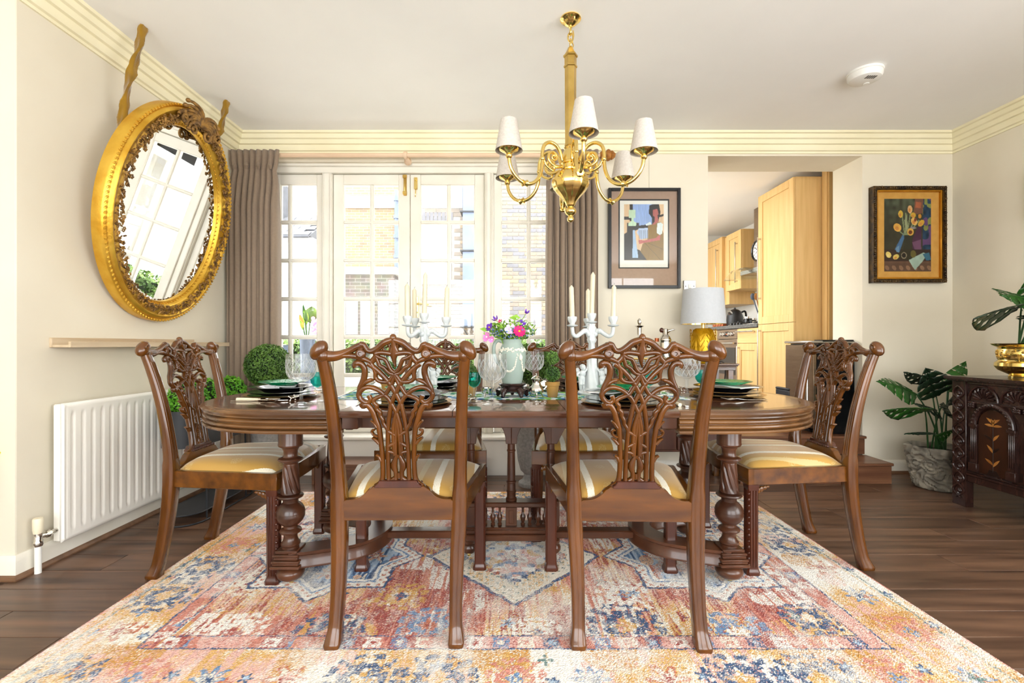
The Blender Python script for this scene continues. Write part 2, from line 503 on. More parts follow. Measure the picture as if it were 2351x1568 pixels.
m.box(XN-.15, XR+.15, YF-.15, YF, -.05, .3); m.box(XN-.15, XR+.15, YF-.15, YF, 2.4, CH)
for a, b in ((XN-.15, -2.55), (.1, .4), (3.05, XR+.15)): m.box(a, b, YF-.15, YF, .3, 2.4)
struct(m.build('wall_front', 'wall_paint', flat=True), 'cream wall with added fill-light windows behind the camera', 'wall')

def window(name, x0, x1, Y, z0, z1, nc, nr, along='x', base=None):
    """glazed sash: frame, glazing bars and one pane per opening"""
    q = MB(); t = .05
    B = (lambda a,b,c,d,e,f: q.box(a,b,c,d,e,f)) if along == 'x' else (lambda a,b,c,d,e,f: q.box(c,d,a,b,e,f))
    B(x0,x0+t,Y-.03,Y+.03,z0,z1); B(x1-t,x1,Y-.03,Y+.03,z0,z1); B(x0+t,x1-t,Y-.03,Y+.03,z0,z0+t); B(x0+t,x1-t,Y-.03,Y+.03,z1-t,z1)
    root = q.build(name, 'door_paint', None, bevel=.004)
    struct(root)
    w = (x1-x0-2*t)/nc; h = (z1-z0-2*t)/nr
    for i in range(1, nc):
        q = MB(); x = x0+t+w*i
        (q.box(x-.012,x+.012,Y-.018,Y+.018,z0+t,z1-t) if along=='x' else q.box(Y-.018,Y+.018,x-.012,x+.012,z0+t,z1-t))
        q.build('glazing_bar', 'door_paint', root)
    for j in range(1, nr):
        q = MB(); z = z0+t+h*j
        (q.box(x0+t,x1-t,Y-.016,Y+.016,z-.012,z+.012) if along=='x' else q.box(Y-.016,Y+.016,x0+t,x1-t,z-.012,z+.012))
        q.build('glazing_bar', 'door_paint', root)
    for i in range(nc):
        for j in range(nr):
            q = MB(); a = x0+t+w*i; c = z0+t+h*j
            (q.box(a,a+w,Y-.002,Y+.002,c,c+h) if along=='x' else q.box(Y-.002,Y+.002,a,a+w,c,c+h))
            q.build('pane', 'pane_glass', root, flat=True)
    return root
struct(window('window_3', -2.55, .1, YF-.08, .3, 2.4, 4, 4), 'added fill-light window behind the camera on the left', 'window')
struct(window('window_4', .4, 3.05, YF-.08, .3, 2.4, 4, 4), 'added fill-light window behind the camera on the right', 'window')
struct(window('window_5', -1.8, .8, XR+.08, .3, 2.4, 4, 4, 'y'), 'added fill-light window to the right of the camera', 'window')  # unseen opening, added so daylight from the right reaches the left wall

# cornice
CP = [(0,2.478),(.010,2.478),(.012,2.492),(.026,2.496),(.034,2.512),(.036,2.534),(.052,2.538),(.055,2.548),(.060,2.566),(.074,2.572),(.078,2.582),(.082,2.600),(.097,2.604),(.100,2.62),(0,2.62)]
def trim(name, prof, path, nr, mat, label, cat='trim'):
    q = MB(); q.sweep(prof, path, nr)
    return struct(q.build(name, mat, None, angle=25), label, cat)
trim('trim_1', CP, [(XL,2.0),(XL,YB)], [(1,-1),(1,-1)], 'cornice_paint', 'pale yellow moulded cornice along the left wall', 'cornice')
trim('trim_2', CP, [(XL,YB),(XR,YB)], [(1,-1),(-1,-1)], 'cornice_paint', 'pale yellow moulded cornice over the garden doors', 'cornice')
trim('trim_3', CP, [(XR,YB),(XR,YF)], [(-1,-1),(-1,0)], 'cornice_paint', 'pale yellow moulded cornice along the right wall', 'cornice')
trim('trim_4', CP, [(XN,2.0),(XL,2.0)], [(0,-1),(1,-1)], 'cornice_paint', 'pale yellow cornice on the wall return at far left', 'cornice')
BP = [(0,0),(.018,0),(.018,.075),(.014,.088),(.006,.1),(0,.1)]
QP = [(.018,0),(.034,0),(.034,.006),(.028,.016),(.018,.02)]
def base(name, path, nr, label):
    o = trim(name, BP, path, nr, 'door_paint', label, 'baseboard')
    q = MB(); q.sweep(QP, path, nr); q.build('floor_bead', 'walnut_trim', o, angle=25)
base('baseboard_left', [(XL,2.0),(XL,YB)], [(1,-1),(1,-1)], 'cream skirting board under the radiator')
base('baseboard_near_left', [(XN,2.0),(XL,2.0)], [(0,-1),(1,-1)], 'cream skirting on the wall return at far left')
base('baseboard_back', [(DX1,YB),(XK0-.02,YB)], [(0,-1),(0,-1)], 'cream skirting below the framed print')
base('baseboard_back_right', [(XK1+.03,YB),(XR,YB)], [(0,-1),(-1,-1)], 'cream skirting behind the floor plant')
base('baseboard_right', [(XR,YB),(XR,YF)], [(-1,-1),(-1,0)], 'cream skirting behind the carved chest')

# ---------------------------------------------------------------- garden doors
DY = 3.735                                     # plane of the doors
def dpx(px): return ax(px, DY)
# raised plinth and sill under the doors
m = MB(); m.box(XL+.001, .62, 3.56, YB, 0, .265)
struct(m.build('trim_5', 'white_gloss', bevel=.004), 'white plinth wall below the garden doors', 'plinth')
m = MB(); m.box(XL+.001, .64, 3.535, DY+.25, .27, .298)
struct(m.build('trim_6', 'white_gloss', bevel=.008), 'white sill board below the garden doors', 'sill')
# fixed frame: head, posts
zt = az(402, DY); z0 = .298
m = MB()
m.box(DX0, DX1, DY-.05, DY+.07, zt, 2.412)
m.box(DX0, DX1, DY-.075, DY-.045, zt+.045, zt+.07)
for a, b in ((DX0, DX0+.06), (dpx(745), dpx(767)), (dpx(1113), dpx(1133)), (DX1-.06, DX1)):
    m.box(a, b, DY-.05, DY+.07, z0, zt)
for px in (748, 764, 1117, 1129):
    m.box(dpx(px)-.005, dpx(px)+.005, DY-.062, DY-.05, z0, zt)
struct(m.build('trim_7', 'door_paint', bevel=.004), 'cream frame around the garden doors and sidelights', 'door frame')
ZR = [az(y, DY) for y in (426, 512, 599, 687, 774, 861, 948)]   # centre lines of the glazing bars
def leaf(name, x0, x1, g0, gm, g1, label, cat):
    """door leaf or sidelight with two columns of six panes"""
    q = MB(); zb = .302; ztop = zt - .004
    q.box(x0, g0, DY-.024, DY+.024, zb, ztop); q.box(g1, x1, DY-.024, DY+.024, zb, ztop)
    q.box(g0, g1, DY-.024, DY+.024, ZR[0], ztop); q.box(g0, g1, DY-.024, DY+.024, zb, ZR[6])
    root = struct(q.build(name, 'door_paint', None, bevel=.004), label, cat)
    bw = .011
    q = MB(); q.box(gm-bw, gm+bw, DY-.02, DY+.02, ZR[6], ZR[0]); q.build('glazing_bar', 'door_paint', root, bevel=.005)
    for k in range(1, 6):
        q = MB(); q.box(g0, g1, DY-.021, DY+.021, ZR[k]-bw, ZR[k]+bw); q.build('glazing_bar', 'door_paint', root, bevel=.005)
    for k in range(6):
        for a, b in ((g0, gm-bw), (gm+bw, g1)):
            lo = ZR[k+1] + (bw if k < 5 else 0); hi = ZR[k] - (bw if k else 0)
            q = MB(); q.box(a-.002, b+.002, DY-.002, DY+.002, lo-.002, hi+.002)
            p_ = q.build('pane', 'pane_glass', root, flat=True)
            q = MB(); t = .006
            q.box(a, a+t, DY-.014, DY-.003, lo, hi); q.box(b-t, b, DY-.014, DY-.003, lo, hi)
            q.box(a+t, b-t, DY-.014, DY-.003, lo, lo+t); q.box(a+t, b-t, DY-.014, DY-.003, hi-t, hi)
            q.build('beading', 'white_gloss', p_, flat=True)
    return root
leaf('window_1', DX0+.06, dpx(745), DX0+.15, dpx(668), dpx(730), 'fixed sidelight left of the garden doors', 'window')
d1 = leaf('door_1', dpx(768), dpx(942.3), dpx(791), dpx(855.5), dpx(917), 'left leaf of the glazed garden doors', 'door')
d2 = leaf('door_2', dpx(943.7), dpx(1112), dpx(967), dpx(1031), dpx(1090), 'right leaf of the glazed garden doors', 'door')
leaf('window_2', dpx(1134), DX1-.06, dpx(1151), dpx(1213.5), dpx(1276), 'fixed sidelight right of the garden doors', 'window')
m = MB(); x = dpx(932); m.box(x-.012, x+.012, DY-.036, DY-.0242, az(452,DY), az(404,DY))
m.tube([(x, DY-.042, az(449,DY)), (x, DY-.042, az(408,DY))], .006, 8)
for y in (409, 446): m.box(x-.016, x+.016, DY-.05, DY-.034, az(y+4,DY), az(y-3,DY))
m.build('bolt', 'brass_dull', d1, bevel=.002)
m = MB(); x = dpx(956.5); m.box(x-.013, x+.013, DY-.04, DY-.0242, az(438,DY), az(411,DY))
m.ball((x, DY-.044, az(417,DY)), .008); m.tube([(x, DY-.034, az(437,DY)), (x-.003, DY-.036, az(455,DY))], .004, 6)
m.build('latch', 'brass', d2, bevel=.002)
m = MB(); x = dpx(959); m.box(x-.011, x+.011, DY-.03, DY-.0242, az(729,DY), az(682,DY))
hz = az(699, DY)
m.tube(catmull([(x, DY-.03, hz), (x, DY-.07, hz), (x+.02, DY-.08, hz), (x+.06, DY-.08, hz-.004), (x+.1, DY-.08, hz-.008)], 4), .007, 8)
m.ball((x, DY-.034, az(718,DY)), .007)
m.build('handle', 'brass', d2, bevel=.002)

# ---------------------------------------------------------------- wooden steps
def step(name, x0, x1, y0, y1, za, zb, label):
    r = empty(name, ((x0+x1)/2, (y0+y1)/2, 0)); tag(r, label, 'step')
    r.location = (0,0,0)
    q = MB(); q.box(x0, x1, y0+.012, y1, za, zb-.02); q.build('riser', 'walnut_step', r, bevel=.002)
    q = MB(); q.box(x0-.008, x1+.008, y0, y1, zb-.02, zb); q.build('tread', 'walnut_step', r, bevel=.004)
    return r
step('wooden_step', -1.39, -.17, 3.31, 3.558, 0, .148, 'low walnut step in front of the garden doors')
step('wooden_step', 1.665, 2.748, 3.335, 3.598, 0, .149, 'lower walnut step leading up to the kitchen')
step('wooden_step', XK0+.002, XK1-.002, 3.60, 3.75, .15, KF, 'upper walnut step in the kitchen opening')
# ---------------------------------------------------------------- kitchen beyond the opening
KX0, KX1, KY1 = 1.25, 3.18, 6.75
m = MB(); m.box(KX0, KX1+.1, 3.75, KY1+.1, -.1, KF)
struct(m.build('floor_kitchen', 'walnut_step', flat=True), 'raised kitchen floor', 'floor')
m = MB(); m.box(KX0-.1, 1.28, YB+.33, KY1+.1, 2.56, 2.7); m.box(1.78, KX1+.1, YB+.33, KY1+.1, 2.56, 2.7); m.box(1.28, 1.78, YB+.33, 4.2, 2.56, 2.7); m.box(1.28, 1.78, 6.2, KY1+.1, 2.56, 2.7)
struct(m.build('ceiling_kitchen', 'ceiling_paint', flat=True), 'white kitchen ceiling', 'ceiling')
m = MB(); m.box(KX1, KX1+.1, YB+.33, KY1+.1, KF-.05, 2.56)
struct(m.build('wall_kitchen_right', 'tile_white', flat=True), 'white kitchen wall behind the cabinets', 'wall')
m = MB(); m.box(KX0, KX1, KY1, KY1+.1, KF-.05, 2.56)
struct(m.build('wall_kitchen_back', 'tile_white', flat=True), 'white far wall of the kitchen', 'wall')
m = MB()
wy0, wy1, wz0, wz1 = 4.1, 6.5, .95, 2.5
m.box(KX0-.1, KX0, YB+.33, wy0, 0, 2.9); m.box(KX0-.1, KX0, wy1, KY1+.1, 0, 2.9)
m.box(KX0-.1, KX0, wy0, wy1, 0, wz0); m.box(KX0-.1, KX0, wy0, wy1, wz1, 2.9)
struct(m.build('wall_kitchen_left', 'render_white', flat=True), 'white rendered kitchen wall facing the garden', 'wall')
struct(window('window_6', wy0, (wy0+wy1)/2, KX0-.05, wz0, wz1, 2, 2, 'y'), 'white framed kitchen window near the house', 'window')
struct(window('window_7', (wy0+wy1)/2, wy1, KX0-.05, wz0, wz1, 2, 2, 'y'), 'white framed kitchen window farther from the house', 'window')

m = MB(); m.box(1.28, 1.78, 4.2, 6.2, 2.64, 2.648)
rl = struct(m.build('window_8', 'pane_glass', flat=True), 'added roof light over the kitchen, out of view', 'window')  # added out of view to brighten the kitchen
m = MB()
for y in (4.2, 4.87, 5.53, 6.16): m.box(1.28, 1.78, y, y+.04, 2.6, 2.66)
m.build('glazing_bar', 'door_paint', rl)

CX = 2.576                               # plane of the cabinet fronts
def yk(px, X=CX): return X * F / (px - VX)      # depth of a pixel column on the plane x = X
def zk(px, py, X=CX): return az(py, yk(px, X))
def shaker(name, parent, y0, y1, z0, z1, X, handle=None, mat='oak'):
    """framed door facing -x, y0 nearer than y1"""
    q = MB(); t = .075; d = .02; g = .002
    q.box(X-d, X, y0+g, y0+t, z0+g, z1-g); q.box(X-d, X, y1-t, y1-g, z0+g, z1-g)
    q.box(X-d, X, y0+t, y1-t, z0+g, z0+t); q.box(X-d, X, y0+t, y1-t, z1-t, z1-g)
    q.box(X-.011, X, y0+t, y1-t, z0+t, z1-t)
    o = q.build(name, mat, parent, bevel=.0015)
    if handle:
        hy, ha, hb, along = handle
        q = MB()
        if along == 'z':
            q.box(X-d-.036, X-d-.026, hy-.006, hy+.006, ha, hb)
            for z in (ha+.02, hb-.02): q.box(X-d-.028, X-d, hy-.005, hy+.005, z-.008, z+.008)
        else:
            q.box(X-d-.036, X-d-.026, ha, hb, hy-.006, hy+.006)
            for y in (ha+.02, hb-.02): q.box(X-d-.028, X-d, y-.008, y+.008, hy-.005, hy+.005)
        q.build('handle', 'steel', o, bevel=.002)
    return o
WT = 1.213                                # worktop height
# tall larder unit
ya, yb = yk(1827), yk(1745)
lz = az(405, ya)
r = empty('larder_cupboard'); tag(r, 'tall oak larder cupboard with two framed doors in the kitchen', 'cupboard')
q = MB(); q.box(CX, KX1-.005, ya, yb, KF, lz); q.build('carcass', 'oak', r, bevel=.002)
zs = zk(1790, 742)
shaker('door', r, ya, yb, zs, lz, CX, (yb-.05, zk(1750, 690), zk(1750, 545), 'z'))
shaker('door', r, ya, yb, KF+.12, zs, CX, (yb-.05, KF+.2, zk(1752, 755), 'z'))
r = empty('end_panel'); tag(r, 'pale oak filler panel beside the larder cupboard', 'panel')
q = MB(); q.box(2.8, 3.16, ya-.09, ya-.002, KF, lz+.06); q.build('board', 'oak', r, bevel=.012, seg=2)
q = MB(); q.box(2.8-.01, 3.16, ya-.1, ya-.002, KF, KF+.1); q.build('plinth', 'oak', r)
# drawer base unit
yc = yk(1697)
r = empty('drawer_cabinet'); tag(r, 'oak base cabinet with drawer between oven and larder', 'cabinet')
q = MB(); q.box(CX, KX1-.005, yb+.002, yc, KF+.1, WT-.042); q.build('carcass', 'oak', r)
zd = zk(1715, 788)
q = MB(); q.box(CX-.02, CX, yb+.004, yc-.002, zd+.002, WT-.046); d = q.build('drawer', 'oak_h', r, bevel=.002)
q = MB(); zz = zk(1715, 761); q.box(CX-.056, CX-.046, yb+.05, yc-.02, zz-.006, zz+.006)
for y in (yb+.07, yc-.04): q.box(CX-.048, CX-.02, y-.008, y+.008, zz-.005, zz+.005)
q.build('handle', 'steel', d, bevel=.002)
shaker('door', r, yb+.002, yc, KF+.12, zd, CX, (yc-.05, zd-.55, zd-.03, 'z'))
# oven
ye = yk(1650)
r = empty('oven'); tag(r, 'built-in brown steel oven with dark glass door', 'oven')
q = MB(); q.box(CX, KX1-.005, yc+.002, ye, KF+.12, WT-.042); q.build('housing', 'black_satin', r)
zp = zk(1675, 778)
q = MB(); q.box(CX-.02, CX, yc+.004, ye-.002, zp, WT-.045); pn = q.build('control_panel', 'steel_brown', r, bevel=.002)
ym = (yc+ye)/2; zm = (zp+WT-.045)/2
for dy in (-.13, -.07, .07, .13):
    q = MB(); q.T = Matrix.Translation((CX-.02, ym+dy, zm)) @ Matrix.Rotation(-H2, 4, 'Y')
    q.lathe([(.0,0),(.024,0),(.022,.014),(.018,.02),(0,.02)], n=16); q.build('knob', 'steel', pn)
q = MB(); q.box(CX-.0225, CX-.019, ym-.035, ym+.035, zm-.03, zm+.03); dsp = q.build('display', 'black_gloss', pn)
q = MB(); q.box(CX-.0235, CX-.0224, ym-.02, ym+.02, zm-.006, zm+.008); q.build('digits', 'copper', dsp)
q = MB(); q.box(CX-.02, CX, yc+.004, ye-.002, KF+.25, zp-.004)
dr = q.build('oven_door', 'steel_brown', r, bevel=.003)
q = MB(); q.box(CX-.023, CX-.0195, yc+.05, ye-.05, KF+.36, zp-.1); q.build('glass', 'dark_glass', dr)
q = MB(); q.tube([(CX-.05, yc+.03, zp-.05), (CX-.05, ye-.03, zp-.05)], .01, 10)
for y in (yc+.06, ye-.06): q.tube([(CX-.05, y, zp-.05), (CX-.018, y, zp-.05)], .007, 8)
q.build('handle', 'steel', dr)
# far base unit
r = empty('base_cabinet'); tag(r, 'oak base cabinet at the far end beyond the oven', 'cabinet')
q = MB(); q.box(CX, KX1-.005, ye+.002, KY1-.01, KF+.1, WT-.042); q.build('carcass', 'oak', r)
shaker('door', r, ye+.002, ye+.5, KF+.12, WT-.045, CX, (ye+.06, WT-.6, WT-.1, 'z'))
m = MB(); m.box(CX-.03, KX1-.004, yb+.004, KY1-.005, WT-.04, WT)
tag(m.build('kitchen_worktop', 'worktop', bevel=.004), 'dark speckled stone kitchen worktop over the oven', 'worktop')
# hob
r = empty('gas_hob'); tag(r, 'gas hob with dark burners and pan stands on the worktop', 'hob')
q = MB(); q.box(CX+.05, CX+.5, yb+.22, yb+.8, WT, WT+.012); q.build('plate', 'steel', r, bevel=.003)
for i in (0, 1):
    for j in (0, 1):
        cx, cy = CX+.17+.22*i, yb+.36+.29*j
        q = MB(); q.lathe([(.0,0),(.05,0),(.05,.014),(.036,.024),(0,.026)], (cx,cy,WT+.011), 14); q.build('burner', 'black_satin', r)
        q = MB()
        for a in range(4):
            t = a*H2+.4
            q.tube([(cx+.1*math.cos(t), cy+.1*math.sin(t), WT+.012), (cx+.1*math.cos(t), cy+.1*math.sin(t), WT+.045), (cx+.03*math.cos(t), cy+.03*math.sin(t), WT+.045)], .006, 6)
        q.build('pan_stand', 'black_satin', r)
for k in range(4):
    q = MB(); q.lathe([(0,0),(.02,0),(.018,.026),(0,.03)], (CX+.02, ye-.5+.07*k, WT+.001), 12); q.build('knob', 'black_gloss', r)
# wall units
XW = 2.83
def wall_unit(px0, px1, pyt, pyb, label, hpx):
    y0_, y1_ = yk(px0, XW), yk(px1, XW)
    zt_, zb_ = az(pyt, y0_), az(pyb, y0_)
    r = empty('wall_cupboard'); tag(r, label, 'cupboard', 'oak wall cupboards in the kitchen')
    q = MB(); q.box(XW, KX1-.004, y0_, y1_, zb_, zt_); q.build('carcass', 'oak', r, bevel=.002)
    hy = yk(hpx, XW)
    shaker('door', r, y0_, y1_, zb_, zt_, XW, (hy, zb_+.08, zt_-.14, 'z'))
    return y0_, y1_, zb_, zt_
a1 = wall_unit(1705, 1671, 525, 662, 'oak wall cupboard next to the cooker hood', 1697)
a2 = wall_unit(1661, 1622, 543, 700, 'oak wall cupboard farther from the cooker hood', 1652)
r = empty('light_pelmet'); tag(r, 'oak panel between and below the wall cupboards', 'panel')
q = MB(); q.box(XW+.02, KX1-.004, a1[1]+.002, a2[0]-.002, a2[2], a1[3]); q.build('filler', 'oak', r)
# hood
hy0, hy1 = yb+.22, a1[0]-.02
hz_ = az(622, (hy0+hy1)/2)
r = empty('cooker_hood'); tag(r, 'steel chimney cooker hood with curved glass canopy', 'cooker hood')
q = MB(); q.box(XW+.02, KX1-.004, hy0+.2, hy1-.2, hz_+.02, 2.558); q.build('chimney', 'steel_brown', r, bevel=.002)
q = MB(); q.box(XW-.1, KX1-.004, hy0+.12, hy1-.12, hz_-.03, hz_+.02); q.build('body', 'steel', r, bevel=.004)
q = MB()
def canopy(u, v):
    y = hy0 + (hy1-hy0)*u
    return Vector((CX+.02+(KX1-.01-CX-.02)*v, y, hz_+.03-.24*(u-.5)**2*1.6 + .02*v))
q.grid(canopy, 16, 4)
o = q.build('canopy', 'hood_glass', r); sd = o.modifiers.new('t', 'SOLIDIFY'); sd.thickness = .008
# clock on the chimney
r = empty('wall_clock', (XW+.018, (hy0+hy1)/2, az(575, (hy0+hy1)/2))); tag(r, 'round black-rimmed white clock on the cooker hood', 'clock')
TM = Matrix.Rotation(-H2, 4, 'Y')
q = MB(); q.T = TM; q.lathe([(.1,0),(.118,0),(.122,.02),(.114,.03),(.104,.024),(.1,.012)], n=32, ring=True); q.build('rim', 'black_gloss', r)
q = MB(); q.T = TM; q.lathe([(0,.0),(.104,.0),(.104,.012),(0,.012)], n=32); dial = q.build('dial', 'paper', r)
for k in range(12):
    t = k*math.pi/6
    q = MB(); q.T = TM @ Matrix.Rotation(t, 4, 'Z') @ Matrix.Translation((.08,0,.0125)); q.box(-.012,.01,-.004,.004,0,.001); q.build('numeral_mark', 'black_satin', dial)
for ang, ln in ((2.2,.05),(.9,.075)):
    q = MB(); q.T = TM @ Matrix.Rotation(ang, 4, 'Z'); q.box(-.01,ln,-.0035,.0035,.0135,.015); q.build('hand', 'black_satin', dial)
# things on the worktop
ky = 5.92; kx = ax(1687, ky)
r = empty('kettle', (kx, ky, WT)); tag(r, 'matt black dome kettle on the kitchen worktop', 'kettle')
q = MB(); q.lathe([(0,0),(.095,0),(.1,.01),(.1,.06),(.094,.14),(.07,.2),(.04,.222),(.012,.23),(.012,.245),(0,.25)], n=28); q.build('body', 'black_satin', r)
q = MB(); q.tube(catmull([(.09,0,.19),(.13,0,.2),(.14,0,.13),(.1,0,.06)], 5), .012, 8); q.build('handle', 'black_gloss', r)
q = MB(); q.tube([(-.06,-.03,.17),(-.1,-.05,.2)], [.03,.018], 10); q.build('spout', 'steel', r)
q = MB(); q.lathe([(0,0),(.105,0),(.105,.018),(0,.02)], n=28); q.build('power_base', 'black_gloss', r)
for o in r.children:
    if o.name.startswith('power_base'): o.location.z = -.0
for i, (px, lab, mt, h) in enumerate(((1716, 'glass coffee jar with black coffee beside the kettle', 'black_gloss', .12), (1730, 'small pale spice jar on the kitchen worktop', 'bone', .1))):
    y = 5.68; r = empty('storage_jar', (ax(px, y), y, WT)); tag(r, lab, 'jar')
    q = MB(); q.lathe([(0,0),(.04,0),(.042,.01),(.042,h*.72),(.036,h*.8),(0,h*.8)], n=18); q.build('jar', mt, r)
    q = MB(); q.lathe([(0,h*.8),(.042,h*.8),(.042,h),(0,h)], n=18); q.build('lid', 'steel', r)
y = 5.05; x = ax(1739, y)+.06
r = empty('utensil_pot', (x, y, WT)); tag(r, 'white pot for cooking utensils beside the larder', 'pot')
q = MB(); q.lathe([(0,0),(.05,0),(.055,.13),(.05,.13),(.045,.01),(0,.01)], n=18); q.build('pot', 'white_china', r)
for k, (dx, dy, mt, lab, fl) in enumerate(((-.05,.0,'inlay_light','wooden spoon in the utensil pot',1),(-.075,.01,'duct_blue','blue ladle in the utensil pot',1),(.01,-.02,'black_satin','black slotted turner in the utensil pot',0))):
    q = MB(); b0 = Vector((x+dx*.2, y+dy*.2, WT+.012)); b1 = Vector((x+dx*1.3, y+dy, WT+.27))
    q.tube([b0, b1], .007, 8); q.ball(b1+Vector((dx*.1,0,.03)), (.026,.01,.038) if fl else (.03,.006,.045), 12, 8)
    tag(q.build('cooking_utensil', mt), lab, 'utensil')
# spice rack at far end of worktop
m = MB(); y = 6.1; x = ax(1641, y)
for k in range(4): m.box(x+.03+.001*k, x+.09, y-.16+.08*k, y-.1+.08*k, WT, WT+.06)
tag(m.build('spice_box', 'copper', bevel=.004), 'row of red spice boxes on the worktop behind the lamp', 'box')
# wall rail & socket strip
m = MB(); m.box(KX1-.012, KX1-.001, 5.5, 6.6, 1.69, 1.705); tag(m.build('wall_rail', 'black_satin'), 'thin black rail under the wall cupboards', 'rail')

# undercounter appliance at the opening
r = empty('wine_cooler'); tag(r, 'black undercounter fridge with grey top inside the kitchen opening', 'fridge')
x0, x1 = 2.41, 2.735
q = MB(); q.box(x0+.03, x1, 3.68, 4.06, KF, 1.005); q.build('body', 'black_gloss', r, bevel=.01, seg=2)
q = MB(); q.box(x0, x0+.028, 3.69, 4.06, KF+.04, .995); q.build('door', 'steel_brown', r, bevel=.004)
q = MB(); q.box(x0-.012, x1, 3.68, 4.06, 1.006, 1.026); q.build('top', 'steel', r, bevel=.006)
q = MB()
prof = [(x0+.02+.15*(1-math.cos(t))*.6, 3.672+.1*(1-math.sin(t))) for t in (0,)]
q.box(x0+.06, x1+.002, 3.672, 3.8, 1.008, 1.034); q.build('edge_cap', 'black_gloss', r, bevel=.012, seg=3)
q = MB(); q.tube([(x0-.03, 3.72, .45), (x0-.03, 3.72, .95)], .009, 8)
for z in (.5, .9): q.tube([(x0-.03, 3.72, z), (x0+.002, 3.72, z)], .006, 8)
q.build('handle', 'steel', r)
p = at(1856, 990, 3.86)
r = empty('vacuum_cleaner', (2.31, 3.84, KF)); tag(r, 'small glossy black cylinder vacuum on the kitchen floor', 'vacuum cleaner')
q = MB(); q.ball((0,0,.08), (.075,.11,.075), 16, 10); q.build('body', 'black_gloss', r)
for s in (-1, 1):
    q = MB(); q.T = Matrix.Translation((s*.07, 0, .052)) @ Matrix.Rotation(H2, 4, 'Y'); q.lathe([(0,-.012),(.05,-.012),(.052,0),(.05,.012),(0,.012)], n=18); q.build('wheel', 'steel_brown', r)
r = empty('slim_bin', (ax(1799, 4.1), 4.1, KF)); tag(r, 'slim grey bin beside the black fridge', 'bin')
q = MB(); q.box(-.014,.014,-.1,.1,0,.31); q.build('body', 'black_metal', r, bevel=.006)
q = MB(); q.box(-.016,.016,-.102,.102,.31,.33); q.build('lid', 'black_metal', r, bevel=.006)
